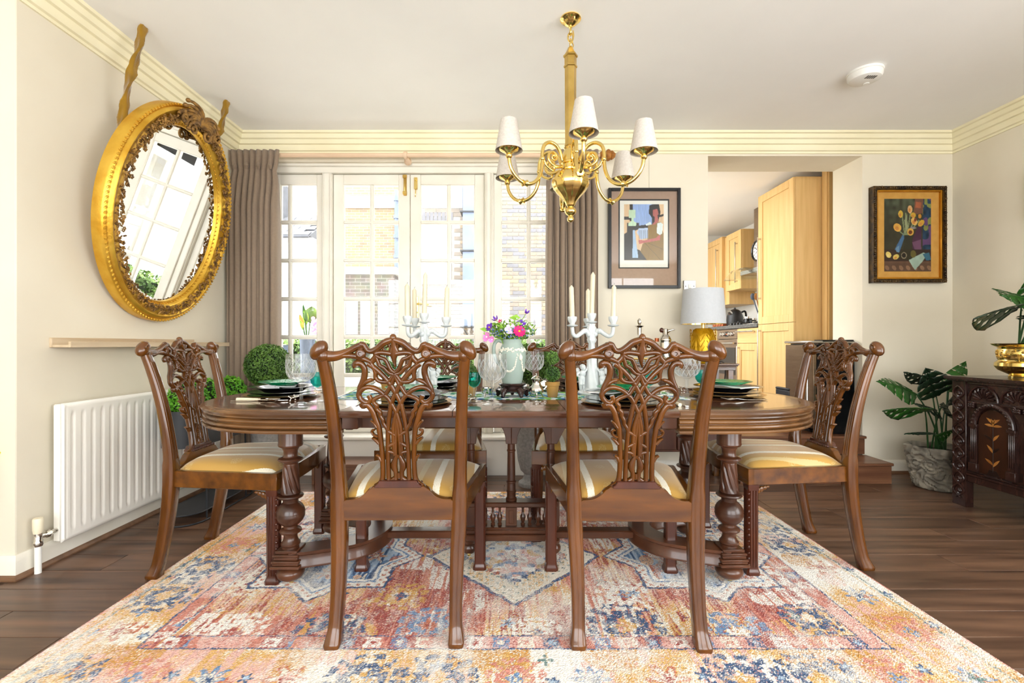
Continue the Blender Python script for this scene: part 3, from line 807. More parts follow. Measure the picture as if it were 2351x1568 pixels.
# ---------------------------------------------------------------- rug
def make_rug():
    x0, x1, y0, y1 = -1.505, 1.55, 1.24, 3.16
    NX, NY = 860, 540
    xs = np.linspace(x0, x1, NX); ys = np.linspace(y0, y1, NY)
    X, Y = np.meshgrid(xs, ys)            # rows = y
    rg = np.random.RandomState(3)
    C = {k: lin(v) for k, v in dict(cream=(232,224,208), white=(238,235,228), gold=(212,166,92), ochre=(198,144,72), rust=(188,108,78), red=(160,74,68),
         pink=(222,174,164), rose=(204,134,118), navy=(58,86,126), blue=(104,138,178), sky=(172,194,214), teal=(96,126,124), apricot=(226,184,148)).items()}
    jit = lambda f, a, s: (vnoise(X, Y, f, f, s) - .5) * a
    # streaks run across the rug depth (weft direction), colours worn in patches
    n1 = vnoise(X, Y, 4.2, 3.1, 11); n2 = vnoise(X, Y, 9, 7, 12); st = vnoise(X, Y, 95, 6, 13); st2 = vnoise(X, Y, 140, 14, 14)
    fine = rg.rand(NY, NX)
    img = np.zeros((NY, NX, 3))
    def put(mask, c, p=1.0):
        mk = mask if p >= 1 else (mask & (rg.rand(NY, NX) < p))
        img[mk] = C[c] if isinstance(c, str) else c
    # field
    sel = n1*.55 + n2*.25 + st*.32 + (fine-.5)*.22
    put(sel > -9, 'rose')
    put(sel > .40, 'rust'); put(sel > .47, 'pink'); put(sel > .56, 'apricot'); put(sel > .63, 'gold'); put(sel > .72, 'cream')
    put((n1 < .42) & (st > .45), 'red', .8)
    put((vnoise(X, Y, 6, 5, 15) > .62) & (st2 > .5), 'gold', .8)
    put((vnoise(X, Y, 7, 6, 16) > .66) & (st > .42), 'white', .75)
    put((vnoise(X, Y, 5, 4, 17) > .6) & (st2 > .58), 'red', .75)
    # border
    bw = .29
    dx = np.minimum(X - x0, x1 - X); dy = np.minimum(Y - y0, y1 - Y); d = np.minimum(dx, dy)
    bd = d < bw
    selb = vnoise(X, Y, 5, 5, 21)*.5 + vnoise(X, Y, 13, 11, 22)*.25 + st*.3 + (fine-.5)*.25
    put(bd, 'cream'); put(bd & (selb > .46), 'gold'); put(bd & (selb < .38), 'white'); put(bd & (selb > .62), 'apricot'); put(bd & (selb > .72), 'pink')
    put(bd & (vnoise(X, Y, 8, 8, 23) > .66) & (st > .4), 'pink', .7); put(bd & (vnoise(X, Y, 6, 6, 24) > .68), 'ochre', .6)
    # motifs
    NZ = np.random.RandomState(99).rand(8, NY, NX)
    JT_ = [vnoise(X, Y, 60, 60, 300+i)-.5 for i in range(3)]
    def wn(cx, cy, r):
        i0, i1 = np.searchsorted(xs, (cx-r, cx+r)); j0, j1 = np.searchsorted(ys, (cy-r, cy+r))
        return slice(max(j0,0), max(j1,0)), slice(max(i0,0), max(i1,0))
    def rosette(cx, cy, r, pet, cols, wob=.25, k0=0, p=.9):
        w = wn(cx, cy, r*1.4)
        dxx = X[w] - cx; dyy = Y[w] - cy
        if dxx.size == 0: return
        rr = np.hypot(dxx, dyy) + JT_[k0 % 3][w]*.3*r + (NZ[k0 % 8][w]-.5)*.14*r; th = np.arctan2(dyy, dxx)
        lob = r * (1 - wob + wob*np.cos(pet*th)); sub = img[w]
        for i, c in enumerate(cols):
            f = 1 - i/len(cols)
            sub[(rr < lob*f) & (NZ[(k0+i+3) % 8][w] < p)] = C[c]
    def snow(cx, cy, r, c1, c2, k0=0):
        """stepped snowflake rosette made of small blocks"""
        q = r/5.2; w = wn(cx, cy, r*1.3); sub = img[w]
        if sub.size == 0: return
        ux = X[w]-cx+JT_[k0 % 3][w]*q; uy = Y[w]-cy+JT_[(k0+1) % 3][w]*q
        for i in range(-5, 6):
            for j in range(-5, 6):
                a, b = abs(i), abs(j)
                on = (a+b in (3,4) and max(a,b) < 4) or (max(a,b) == 5 and min(a,b) in (1,2)) or (a == b and a in (2,3,4)) or (a+b == 1)
                if on:
                    mk = (np.abs(ux-i*q) < q*.62) & (np.abs(uy-j*q) < q*.62) & (NZ[(k0+i) % 8][w] < .82)
                    sub[mk] = C[c1 if (a+b) > 1 else c2]
    # border flowers
    k = 0
    per = []
    for i in range(13): per += [(x0+.16+i*.228, y0+.15, 0), (x0+.16+i*.228, y1-.15, 0)]
    for j in range(1, 7): per += [(x0+.15, y0+.15+j*.232, 1), (x1-.15, y0+.15+j*.232, 1)]
    for i, (cx, cy, v) in enumerate(per):
        k += 1; c = i % 5
        if c in (0, 3): snow(cx, cy, .105, 'navy', 'gold', k)
        elif c == 1: rosette(cx, cy, .07, 6, ['rust', 'cream', 'red'], .3, k)
        elif c == 2: snow(cx, cy, .085, 'rose', 'blue', k)
        else: rosette(cx, cy, .06, 8, ['blue', 'cream', 'navy'], .3, k)
        rosette(cx+.11, cy+R(-.06,.06), .025, 5, ['navy', 'sky'], .3, k)
    for i in range(60):
        t = R(0, 1); s_ = RND.choice((0,1,2,3))
        cx, cy = (x0+t*(x1-x0), y0+R(.06,.26)) if s_ == 0 else (x0+t*(x1-x0), y1-R(.06,.26)) if s_ == 1 else (x0+R(.06,.26), y0+t*(y1-y0)) if s_ == 2 else (x1-R(.06,.26), y0+t*(y1-y0))
        rosette(cx, cy, R(.015,.03), 4, [RND.choice(['pink','rust','blue','gold','teal'])], .4, i)
    # guard stripe with small squares
    gs = (d > bw) & (d < bw+.065)
    put(gs, 'rose', .7); put(gs & (n2 + .4*st > .75), 'red', .8); put(gs & (n1 > .5), 'pink', .8)
    wv = jit(30, .006, 61)
    put((np.abs(d-bw+wv) < .004) | (np.abs(d-bw-.068+wv) < .003), 'navy', .75)
    along = np.where(dx < dy, Y, X); cell = np.floor((along-.02)/.085).astype(int); loc_ = (along-.02)/.085 - cell - .5
    dd = np.maximum(np.abs(loc_*.085), np.abs(d-bw-.033)) + jit(80, .01, 62)
    colid = cell % 4
    for ci, (c1, c2) in enumerate((('cream','rose'),('navy','sky'),('white','red'),('blue','cream'))):
        put(gs & (colid == ci) & (dd < .027) & (n2 > .36), c1, .7); put(gs & (colid == ci) & (dd < .011) & (n2 > .36), c2, .75)
    # thin outer line and pink binding
    put(np.abs(d-.05+jit(50,.006,63)) < .006, 'teal', .6); put(np.abs(d-.068) < .004, 'gold', .5); put(d < .007, 'rose')
    # field motifs
    fm = d > bw + .075
    snaps = img.copy()
    for i, (cx, cy, r_, c1, c2) in enumerate([(-.95,1.62,.1,'white','red'),(-.62,1.6,.12,'navy','pink'),(-.28,1.66,.1,'blue','rust'),(.1,1.62,.08,'white','navy'),(.42,1.66,.12,'navy','gold'),(.8,1.62,.11,'blue','white'),(1.1,1.7,.09,'navy','cream'),
         (-1.05,1.95,.09,'cream','navy'),(1.13,2.0,.1,'white','rust'),(-.42,1.85,.09,'gold','navy'),(.46,1.86,.1,'white','blue'),(-.1,2.75,.1,'navy','white'),(.5,2.7,.1,'white','blue'),(-.7,2.75,.1,'blue','cream'),(1.1,2.6,.1,'navy','cream'),(-1.1,2.6,.1,'white','navy'),(.05,1.45,.07,'navy','cream')]):
        snow(cx, cy, r_, c1, c2, 80+i)
    for i in range(90):
        rosette(R(-1.15,1.2), R(1.58,2.85), R(.012,.034), 5, [RND.choice(['white','cream','navy','red','gold','pink','teal','sky']), RND.choice(['rust','navy','cream'])], .35, 100+i, .8)
    img[~fm] = snaps[~fm]
    # star medallions left and right
    def star(cx, cy):
        ux = np.abs(X-cx) + jit(45,.012,71); uy = np.abs(Y-cy) + jit(45,.012,72)
        def S(o): return np.minimum((ux+uy) - (.40-o*1.35), np.maximum(ux, uy*.98) - (.285-o))
        put(S(0) < 0, 'navy', .9); put(S(.012) < 0, 'white')
        dots = (np.sin(X*150) * np.sin(Y*150) > .25) & (S(.012) < 0)
        put(dots & (S(.045) > 0), 'rust', .75); put(S(.05) < 0, 'blue', .9); put(S(.06) < 0, 'white', .95)
        ins = S(.075) < 0
        t_ = vnoise(X, Y, 18, 9, 73)*.6 + st*.45
        put(ins, 'navy'); put(ins & (t_ > .55), 'blue'); put(ins & (t_ > .66), 'sky'); put(ins & (t_ < .34), 'cream', .7)
        put(ins & (vnoise(X, Y, 14, 12, 74) > .66), 'apricot', .8); put(ins & (vnoise(X, Y, 14, 12, 75) > .72), 'rust', .7)
        rosette(cx, cy, .1, 8, ['cream', 'rose', 'navy', 'gold'], .25, 76)
        for a in range(4):
            rosette(cx+.17*math.cos(a*H2), cy+.17*math.sin(a*H2), .05, 6, ['apricot', 'red', 'cream'], .3, 77+a)
    star(-.785, 2.2); star(.845, 2.2)
    # centre diamond
    ux = np.abs(X-.03) + jit(45,.012,81); uy = np.abs(Y-2.2) + jit(45,.012,82)
    dm = ux*1.04 + uy
    put(dm < .425, 'navy', .85); put(dm < .40, 'cream'); put((dm < .38) & (st*.6+n2*.5 > .62), 'gold', .5)
    put((dm < .385) & (np.sin(X*120)*np.sin(Y*120) > .55), 'teal', .55)
    sq = np.floor((ux)/.03)*.03 + np.floor(uy/.03)*.03
    put(sq < .235, 'navy', .85); put((sq < .235) & (vnoise(X,Y,20,20,83) > .6), 'rust', .8)
    put(sq < .185, 'white'); put((sq < .185) & (vnoise(X,Y,26,26,84) > .55), 'pink', .8); put((sq < .185) & (vnoise(X,Y,28,28,85) > .62), 'blue', .85); put((sq < .185) & (vnoise(X,Y,28,28,86) > .68), 'gold', .85)
    rosette(.03, 2.2, .07, 8, ['red','cream','navy'], .25, 87)
    # wear: bleached speckle and streaks
    wear = vnoise(X, Y, 5, 4, 91)*.6 + vnoise(X, Y, 40, 30, 92)*.35 + st*.25 + (fine-.5)*.4
    wm = np.clip((wear-.5)*2.0, 0.04, .75)[..., None]
    img = img*(1-wm) + C['white']*wm
    img *= (1 + (rg.rand(NY, NX, 1)-.5)*.34)
    me_v = np.stack([X.ravel(), Y.ravel(), np.full(X.size, .0035) + rg.rand(X.size)*.0016], 1)
    idx = np.arange(NX*NY).reshape(NY, NX)
    fc = np.stack([idx[:-1,:-1].ravel(), idx[:-1,1:].ravel(), idx[1:,1:].ravel(), idx[1:,:-1].ravel()], 1)
    r = empty('area_rug'); tag(r, 'multicoloured distressed oriental rug under the dining table', 'rug')
    me = bpy.data.meshes.new('pile'); me.from_pydata(me_v.tolist(), [], fc.tolist())
    me.materials.append(MATS['rug_pile'])
    o = bpy.data.objects.new('pile', me); COL.objects.link(o); o.parent = r
    setcol(o, np.clip(img.reshape(-1, 3), 0, 1))
    q = MB(); q.box(x0-.001, x1+.001, y0-.001, y1+.001, .0004, .0034); q.build('backing', 'petal_pink', r)
make_rug()
RUGZ = .0045

# ---------------------------------------------------------------- chairs
def fabric():
    m = bpy.data.materials.new('striped_silk'); m.use_nodes = True
    nt = m.node_tree; nd = nt.nodes; lk = nt.links; b = nd['Principled BSDF']
    tc = nd.new('ShaderNodeTexCoord'); sp = nd.new('ShaderNodeSeparateXYZ'); lk.new(tc.outputs['Object'], sp.inputs[0])
    def math_(op, a, bb=None, v=None):
        n = nd.new('ShaderNodeMath'); n.operation = op
        if hasattr(a, 'links') or hasattr(a, 'is_linked'): lk.new(a, n.inputs[0])
        else: n.inputs[0].default_value = a
        if bb is not None:
            if hasattr(bb, 'is_linked'): lk.new(bb, n.inputs[1])
            else: n.inputs[1].default_value = bb
        return n.outputs[0]
    vo = nd.new('ShaderNodeTexVoronoi'); vo.inputs['Scale'].default_value = 240; lk.new(tc.outputs['Object'], vo.inputs['Vector'])
    wob = math_('MULTIPLY', vo.outputs['Distance'], .0045)
    xx = math_('ADD', sp.outputs[0], wob)
    t = math_('PINGPONG', math_('ADD', xx, 10.0-.0155), .0665)     # 0 at stripe centres
    stripe = math_('LESS_THAN', t, .0125)
    t2 = math_('PINGPONG', math_('ADD', xx, 10.0+.051), .133)
    soft = math_('LESS_THAN', t2, .011)
    yy = math_('PINGPONG', math_('ADD', sp.outputs[1], 10.02), .105)
    t3 = math_('SUBTRACT', .0665, t)
    rad = math_('ADD', math_('POWER', math_('MULTIPLY', t3, 1.0), 2.0), math_('POWER', math_('MULTIPLY', yy, .8), 2.0))
    med = math_('MULTIPLY', math_('LESS_THAN', rad, .00042), math_('LESS_THAN', vo.outputs['Distance'], .42))
    lace = nd.new('ShaderNodeMapRange'); lace.inputs[1].default_value = .0; lace.inputs[2].default_value = .35; lace.inputs[3].default_value = .75; lace.inputs[4].default_value = 1.05
    lk.new(vo.outputs['Distance'], lace.inputs[0])
    gold = nd.new('ShaderNodeRGB'); gold.outputs[0].default_value = L(192,149,70)
    cream = nd.new('ShaderNodeRGB'); cream.outputs[0].default_value = L(240,230,204)
    silv = nd.new('ShaderNodeRGB'); silv.outputs[0].default_value = L(208,184,128)
    def mix(f, a, c):
        n = nd.new('ShaderNodeMix'); n.data_type = 'RGBA'
        lk.new(f, n.inputs[0]); lk.new(a, n.inputs[6]); lk.new(c, n.inputs[7]); return n.outputs[2]
    c = mix(soft, gold.outputs[0], silv.outputs[0])
    c = mix(med, c, silv.outputs[0])
    mk = stripe
    lc = nd.new('ShaderNodeMix'); lc.data_type = 'RGBA'; lc.inputs[6].default_value = L(222,208,174); lc.inputs[7].default_value = L(242,234,212)
    lk.new(math_('GREATER_THAN', vo.outputs['Distance'], .3), lc.inputs[0])
    c = mix(mk, c, lc.outputs[2])
    lk.new(c, b.inputs['Base Color'])
    ro = math_('ADD', math_('MULTIPLY', mk, .35), .38); lk.new(ro, b.inputs['Roughness'])
    b.inputs['Sheen Weight'].default_value = .3
    bp = nd.new('ShaderNodeBump'); bp.inputs['Strength'].default_value = .25; bp.inputs['Distance'].default_value = .002
    lk.new(math_('MULTIPLY', mk, lace.outputs[0]), bp.inputs['Height']); lk.new(bp.outputs[0], b.inputs['Normal'])
    MATS['striped_silk'] = m
fabric()

def back_y(h): return -.205 - .097 * max(0, (h-.46)/.54) ** 1.25
def cv(X, Y):
    """tracing of the fretwork back -> (u, h) in the chair's back surface"""
    px, py = 1370 + X/7.84, 765 + Y/7.84
    h = .8
    for _ in range(5):
        s = F / (1.815 + back_y(h)); h = 1 - (py - VY)/s
    return ((px - VX)/s - (AX0[0] + (AX1[0]-AX0[0])*(h-AX0[1])/(AX1[1]-AX0[1])), h)
AX0 = (0,0); AX1 = (0,1)
_a, _b = cv(727, 2800), cv(853, 105); AX0, AX1 = _a, _b
def B3(u, h, off=0.0): return Vector((u, back_y(h) + off, h))

def make_chair():
    r = empty('dining_chair')
    # back posts (rear legs continuing up to the crest)
    SEC = [(0,.203,-.277,.024,.026),(.012,.203,-.277,.026,.027),(.03,.202,-.270,.0235,.024),(.06,.200,-.260,.0205,.021),(.14,.199,-.243,.021,.021),(.26,.201,-.222,.0235,.022),
           (.37,.206,-.207,.0255,.0235),(.46,.208,-.204,.0255,.024),(.53,.210,-.207,.0225,.022),(.62,.213,-.217,.021,.0205),(.72,.216,-.233,.020,.019),(.82,.221,-.255,.019,.018),(.9,.227,-.277,.018,.017),(.95,.233,-.292,.0175,.016)]
    for s in (-1, 1):
        q = MB(); rings = []
        pts = catmull([Vector((a[1]*s, a[2], a[0])) for a in SEC], 3)
        hw = np.interp(np.linspace(0,1,len(pts)), np.linspace(0,1,len(SEC)), [a[3] for a in SEC]); hd = np.interp(np.linspace(0,1,len(pts)), np.linspace(0,1,len(SEC)), [a[4] for a in SEC])
        for p, w, d in zip(pts, hw, hd):
            c_ = .38 if .5 < p.z else .22
            e = [(1-c_,-1),(1,-1+c_),(1,1-.1),(1-.1,1),(-1+.1,1),(-1,1-.1),(-1,-1+c_),(-1+c_,-1)]
            rings.append([p + Vector((a*w, b*d, 0)) for a, b in e])
        q.loft(rings)
        post = q.build('back_post', 'mahogany', r, angle=50)
        q = MB()     # reeded strips on the front of the post
        for o_ in (-.011, .0, .011):
            q.tube([p + Vector((o_*(w/.021), d*.96, 0)) for p, w, d in zip(pts, hw, hd) if .5 < p.z < .93], .0032, 6)
        q.build('reeding', 'mahogany', post)
    # fretwork splat
    q = MB(); D = .024
    def strap(pts, w, both=True, d=D, k=5, carve=0):
        pts2 = [cv(*p) for p in pts]
        if carve:
            for s in (1, -1):
                P = catmull([B3(u*s, h) for u, h in pts2], 8); acc = 0
                for i in range(1, len(P)):
                    acc += (P[i]-P[i-1]).length
                    if acc > carve: acc = 0; q.ball(P[i]+Vector((0,.0108,0)), (.0052,.0042,.0036), 6, 4, Matrix.Rotation(.8*s, 3, 'Y'))
        for s in ((1, -1) if both else (1,)):
            P = catmull([B3(u*s, h) for u, h in pts2], k)
            q.ribbon(P, (0,1,0), [a*1.32 for a in w] if isinstance(w, list) else w*1.32, d, 10)
    mm = 1/5400
    strap([(355,575),(450,640),(560,745),(650,855),(715,945),(775,1060),(830,1180),(872,1290),(895,1420),(915,1560),(930,1752),(930,2000),(925,2300),(918,2520),(912,2790),(908,2830)], [.014]*4+[.0125]*6)
    strap([(1280,1150),(1250,1230),(1300,1275),(1370,1262),(1435,1205),(1462,1130),(1425,1060),(1350,1010),(1255,1000),(1150,1030),(1065,1080),(1005,1135),(940,1190),(880,1280),(830,1370),(785,1450),(755,1540),(725,1640),(700,1740),(690,1880),(685,2020),(682,2180),(690,2230)], [.013,.014,.013,.0125,.012,.012,.0125])
    strap([(1250,560),(1190,660),(1162,750),(1158,830),(1100,885),(1000,905),(915,890),(850,800),(820,760)], .0115, carve=.0085)
    strap([(815,770),(845,880),(885,960),(925,1040),(965,1105),(1010,1140),(1085,1170),(1175,1215),(1190,1275),(1140,1330),(1135,1395),(1080,1450),(1068,1520),(1025,1585),(1010,1655),(965,1720),(935,1775)], .0115, carve=.0085)
    strap([(1240,545),(1180,480),(1155,420),(1170,370)], .015)
    strap([(1160,420),(1085,465),(1000,495),(955,560),(910,650),(865,705),(815,735)], .011, carve=.008)
    strap([(1150,470),(1110,560),(1090,605),(1010,650),(965,700),(900,750),(830,765)], .011, carve=.008)
    strap([(835,400),(830,500),(835,570),(850,640)], [.022,.012,.008,.004], False)
    strap([(880,395),(980,378),(1080,372),(1165,395)], .014)
    strap([(1500,640),(1520,590),(1470,560),(1410,585),(1368,660),(1358,750),(1375,850),(1405,930),(1445,1010),(1462,1100)], carve=.012, w=[.019,.019,.016,.016,.016,.016,.014,.010])
    strap([(1180,862),(1250,870),(1330,905),(1400,965)], [.004,.011,.012,.008])
    strap([(1395,1285),(1385,1330),(1325,1310),(1265,1355),(1205,1450),(1165,1560),(1110,1700),(1085,1800),(1060,1980),(1035,2200),(1022,2450),(1025,2640),(1060,2740),(1130,2810)], [.014,.02,.017,.016,.0155,.015,.014,.013,.013,.0135,.016,.022])
    strap([(1125,1730),(1180,1655),(1240,1605)], [.010,.009,.006]); strap([(1110,1900),(1190,1860),(1222,1800),(1190,1768),(1165,1775)], [.008,.007,.007,.006])
    strap([(1090,2020),(1150,1955),(1212,1915)], [.010,.010,.006]); strap([(1050,2330),(1085,2260),(1142,2225)], [.010,.010,.006])
    strap([(800,1870),(860,1830),(920,1800)], .0115, k=3); strap([(800,2000),(860,2035),(915,2065)], .0115, k=3)
    strap([(805,2190),(860,2170),(915,2160)], .0115, k=3); strap([(800,2640),(860,2680),(915,2715)], .0115, k=3)
    strap([(775,1560),(785,1700),(790,1880),(793,2020),(790,2180),(788,2230)], .0115)
    strap([(770,2240),(795,2300),(818,2390),(815,2460),(790,2530),(785,2620),(785,2800)], [.012,.013,.0185,.0175,.0125,.012,.012], carve=.009)
    strap([(740,2215),(738,2270)], [.016,.012], False); strap([(732,2545),(732,2640)], [.012,.014], False)
    strap([(728,2790),(726,2835)], .02, False)
    # carved ribbon beads along the front of the straps
    for (a, b, n_) in (((1010,1140),(815,770),7),((1160,830),(1100,885),3),((1240,560),(1160,780),5)):
        for i in range(n_):
            t = i/(n_-1); u, h = cv(a[0]+(b[0]-a[0])*t, a[1]+(b[1]-a[1])*t)
            for s in (-1, 1): q.ball(B3(u*s, h, .012), (.005,.004,.005), 6, 4)
    q.build('splat', 'mahogany', r, angle=60)
    # shoe at the foot of the splat
    q = MB(); sh = [cv(295,2800), cv(1160,2800)]; hw_ = .080
    q.prism([(-hw_,.506),(hw_,.506),(hw_*.97,.514),(hw_*.86,.519),(hw_*.8,.53),(-hw_*.8,.53),(-hw_*.86,.519),(-hw_*.97,.514)], lambda u, v, d: Vector((u, d, v)), -.235, -.196)
    for i in range(13): q.ball((-hw_+.0065+i*.0123, -.192, .512), (.006,.006,.007), 8, 5)
    q.build('shoe', 'mahogany_dark', r, bevel=.002)
    # crest rail
    q = MB()
    def crest(pts, w, d=.026, both=True):
        pts2 = [cv(*p) for p in pts]
        for s in ((1,-1) if both else (1,)):
            q.ribbon(catmull([B3(u*s, h) for u, h in pts2], 5), (0,1,0), [a*1.25 for a in w] if isinstance(w, list) else w*1.25, d, 12)
    crest([(860,140),(940,165),(1020,200),(1090,260),(1160,315),(1235,348),(1305,335),(1350,285),(1385,235),(1440,225)], [.016,.019,.018,.0165,.0155,.015,.015,.017])
    crest([(1400,235),(1500,270),(1600,325),(1700,375),(1800,415),(1900,438),(2000,440),(2080,425),(2150,380)], [.020,.017,.018,.022,.026,.029,.032,.036])
    crest([(1225,560),(1300,515),(1400,478),(1500,445),(1600,432),(1720,430),(1850,440)], [.008,.014,.017,.017,.016,.014,.014])
    q.ball(B3(*cv(853,105)), (.0115,.014,.0135), 12, 10); crest([(853,110),(855,200)], .0175, both=False)
    crest([(856,170),(852,260),(848,340),(845,420)], [.015,.017,.026,.03], .024, False)
    for s in (-1, 1):
        u, h = cv(1425, 395)
        c_ = B3(u*s, h)
        q.T = Matrix.Translation(c_) @ Matrix.Rotation(H2, 4, 'X')
        q.lathe([(.0055,-.010),(.0065,-.0155),(.013,-.016),(.0165,-.012),(.0165,.012),(.013,.016),(.0065,.0155),(.0055,.010)], n=18)
        q.T = None
        u2, h2 = cv(1432, 285); q.ribbon([B3(u*s, h+.004), B3(u2*s, h2)], (0,1,0), [.027,.026], .026, 8)
        u3, h3 = cv(972, 285)
        P = [B3((u3+.0115*math.cos(t))*s, h3+.0145*math.sin(t)) for t in np.linspace(0, 2*math.pi, 17)[:-1]]
        q.tube(P, .0042, 8, closed=True)
        # scrolled ears
        u4, h4 = cv(2185, 330); c4 = B3(u4*s, h4)
        Mx = Matrix.Rotation(-s*.62, 3, 'Y')
        q.ball(c4, (.0245,.026,.036), 18, 14, Mx)
        q.ball(c4 + Vector((-s*.012, 0, -.018)), (.021,.0185,.022), 16, 12)
        q.T = Matrix.Translation(c4 + Vector((s*.004,.022,.006))) @ Matrix.Rotation(-H2, 4, 'X')
        q.tube([(.014*math.cos(t)*(1-t/16), .014*math.sin(t)*(1-t/16), 0) for t in np.linspace(0, 11, 26)], .0028, 6)
        q.T = None
    # carved shell and leaf on the front of the crest
    u0, h0 = cv(853, 170)
    for a in np.linspace(-1.1, 1.1, 7):
        q.tube([B3(0,.968,.010), B3(.018*math.sin(a), .985+.008*math.cos(a), .014), B3(.034*math.sin(a), .975+.02*math.cos(a), .010)], [.004,.005,.002], 6)
    q.build('crest_rail', 'mahogany', r, angle=60)
    # seat rails
    q = MB()
    hump = [(-.188,.392),(.188,.392),(.188,.458),(.178,.463)] + [(.178-.075*t, .463+.036*t**3) for t in np.linspace(.15,1,8)] + [(.098,.500),(.092,.504),(.086,.509),(-.086,.509),(-.092,.504),(-.098,.500)] + [(-.178+.075*t, .463+.036*t**3) for t in np.linspace(1,.15,8)] + [(-.178,.463),(-.188,.458)]
    q.prism(hump, lambda u, v, d: Vector((u, d, v)), -.226, -.196); q.build('back_rail', 'mahogany_rail', r, bevel=.002)
    for s in (-1, 1):
        q = MB(); a, b = Vector((s*.208,-.2,0)), Vector((s*.272,.255,0)); n_ = Vector((s,-.14*1,0)).normalized()*.011
        vs_ = [a-n_, b-n_, b+n_, a+n_]
        q.add([v+Vector((0,0,.388)) for v in vs_]+[v+Vector((0,0,.458)) for v in vs_], [(0,3,2,1),(4,5,6,7),(0,1,5,4),(1,2,6,5),(2,3,7,6),(3,0,4,7)])
        q.build('side_rail', 'mahogany_rail', r, bevel=.002)
    q = MB()
    prof = [(-.286,.458),(-.286,.388),(.286,.388),(.286,.458)]
    fr = [(u, .262+.02*(1-(u/.286)**2)) for u in np.linspace(-.284,.284,15)]
    rings = [[Vector((u,y+.013,.388)),Vector((u,y+.013,.458)),Vector((u,y-.013,.458)),Vector((u,y-.013,.388))] for u, y in fr]
    q.loft(rings); q.build('front_rail', 'mahogany_rail', r, bevel=.002)
    # drop-in seat
    q = MB()
    def cush(u, v):
        a = 2*u-1
        hx = .196 + (.268-.196)*v; yy = -.188 + (.256+.188)*v + .018*(1-a*a)*v**3
        e = (1-abs(a)**5)*(1-abs(2*v-1)**5)
        return Vector((a*hx, yy, .452 + .052*max(0, e)**.62))
    q.grid(cush, 26, 24); q.grid(lambda u, v: Vector(((2*u-1)*(.196+.072*v), -.188+.444*v, .45)), 1, 1)
    q.build('seat_cushion', 'striped_silk', r, angle=80)
    # front legs
    for s in (-1, 1):
        q = MB(); cx, cy = s*.260, .252
        def sec(z, h_, c_): return [Vector((cx+a*h_, cy+b*h_, z)) for a, b in ((1-c_,-1),(1,-1+c_),(1,1-c_),(1-c_,1),(-1+c_,1),(-1,1-c_),(-1,-1+c_),(-1+c_,-1))]
        q.loft([sec(0,.029,.3), sec(.012,.029,.3), sec(.02,.0255,.25), sec(.03,.0225,.25), sec(.36,.0225,.25), sec(.375,.024,.1), sec(.389,.024,.1)])
        for k in (-.012, 0, .012):
            q.tube([(cx+k, cy+.0222, .035), (cx+k, cy+.0222, .365)], .004, 6)
            q.tube([(cx+s*.0222, cy+k, .035), (cx+s*.0222, cy+k, .365)], .004, 6)
        lg = q.build('front_leg', 'mahogany_dark', r, angle=35)
        q = MB()
        for k in range(13): q.ball((cx+s*.0195, cy+.0195, .045+k*.0255), (.0062,.0062,.0078 if k % 2 else .005), 8, 6)
        q.build('carved_beads', 'mahogany_dark', lg)
        q = MB()   # fretted brackets
        for (dx_, dy_) in ((-s, 0), (0, -1)):
            base_ = Vector((cx+dx_*.024, cy+dy_*.024, .388))
            for t, rr in ((.0,.016),(.014,.0135),(.028,.010),(.040,.006)):
                q.ball(base_+Vector((dx_*(t+.006), dy_*(t+.006), -.012-(.040-t)*.42)), (.010 if dx_ else .006, .010 if dy_ else .006, rr), 8, 6)
        q.build('bracket', 'mahogany_rail', lg)
    return r
chair = make_chair()
GC = 'carved mahogany dining chairs around the table'
spots = [((-.378,1.828,RUGZ), .02, 'carved mahogany dining chair seen from behind, at the left front of the table'),
         ((.445,1.815,RUGZ), -.035, 'carved mahogany dining chair seen from behind, at the right front of the table'),
         ((-1.238,2.212,RUGZ), -H2+.03, 'carved mahogany dining chair at the left end of the table by the radiator'),
         ((1.32,2.29,RUGZ), H2-.03, 'carved mahogany dining chair at the right end of the table by the kitchen steps'),
         ((-.39,2.64,RUGZ), math.pi, 'carved mahogany dining chair behind the table, in front of the garden doors'),
         ((.40,2.64,RUGZ), math.pi+.02, 'carved mahogany dining chair behind the table, in front of the right curtain')]
for i, (loc, rz, lab) in enumerate(spots):
    o = chair if i == 0 else copy_tree(chair)
    place(o, loc, rz, lab, GC); o['category'] = 'chair'

# ---------------------------------------------------------------- dining table
TZ = .757; TC = Vector((.005, 2.2, 0))
def end_outline(s, n=30, ins=0.0):
    """half outline of one rounded end, from the near seam round to the far seam; plan points and outward normals"""
    xs_ = -.612 if s < 0 else .628
    x0_ = .822*s; a, b, e = .515-ins, .5-ins, 2.15
    pts = []
    for t in np.linspace(0, math.pi, n):
        cx_, sy_ = math.sin(t), -math.cos(t)
        pts.append((x0_ + s*a*abs(cx_)**(2/e), 2.2 + b*math.copysign(abs(sy_)**(2/e), sy_)))
    pts = [(xs_, 2.2-b), ((xs_+x0_)/2, 2.2-b)] + pts + [((xs_+x0_)/2, 2.2+b), (xs_, 2.2+b)]
    nr = []
    for i in range(len(pts)):
        p, n_ = pts[max(i-1,0)], pts[min(i+1,len(pts)-1)]
        tx, ty = n_[0]-p[0], n_[1]-p[1]; l_ = math.hypot(tx, ty)
        nr.append((s*ty/l_, -s*tx/l_))
    nr[0] = nr[1] = (0,-1); nr[-1] = nr[-2] = (0,1)
    return pts, nr
table = empty('dining_table'); tag(table, 'large walnut extending dining table with rounded ends and twisted legs', 'table')
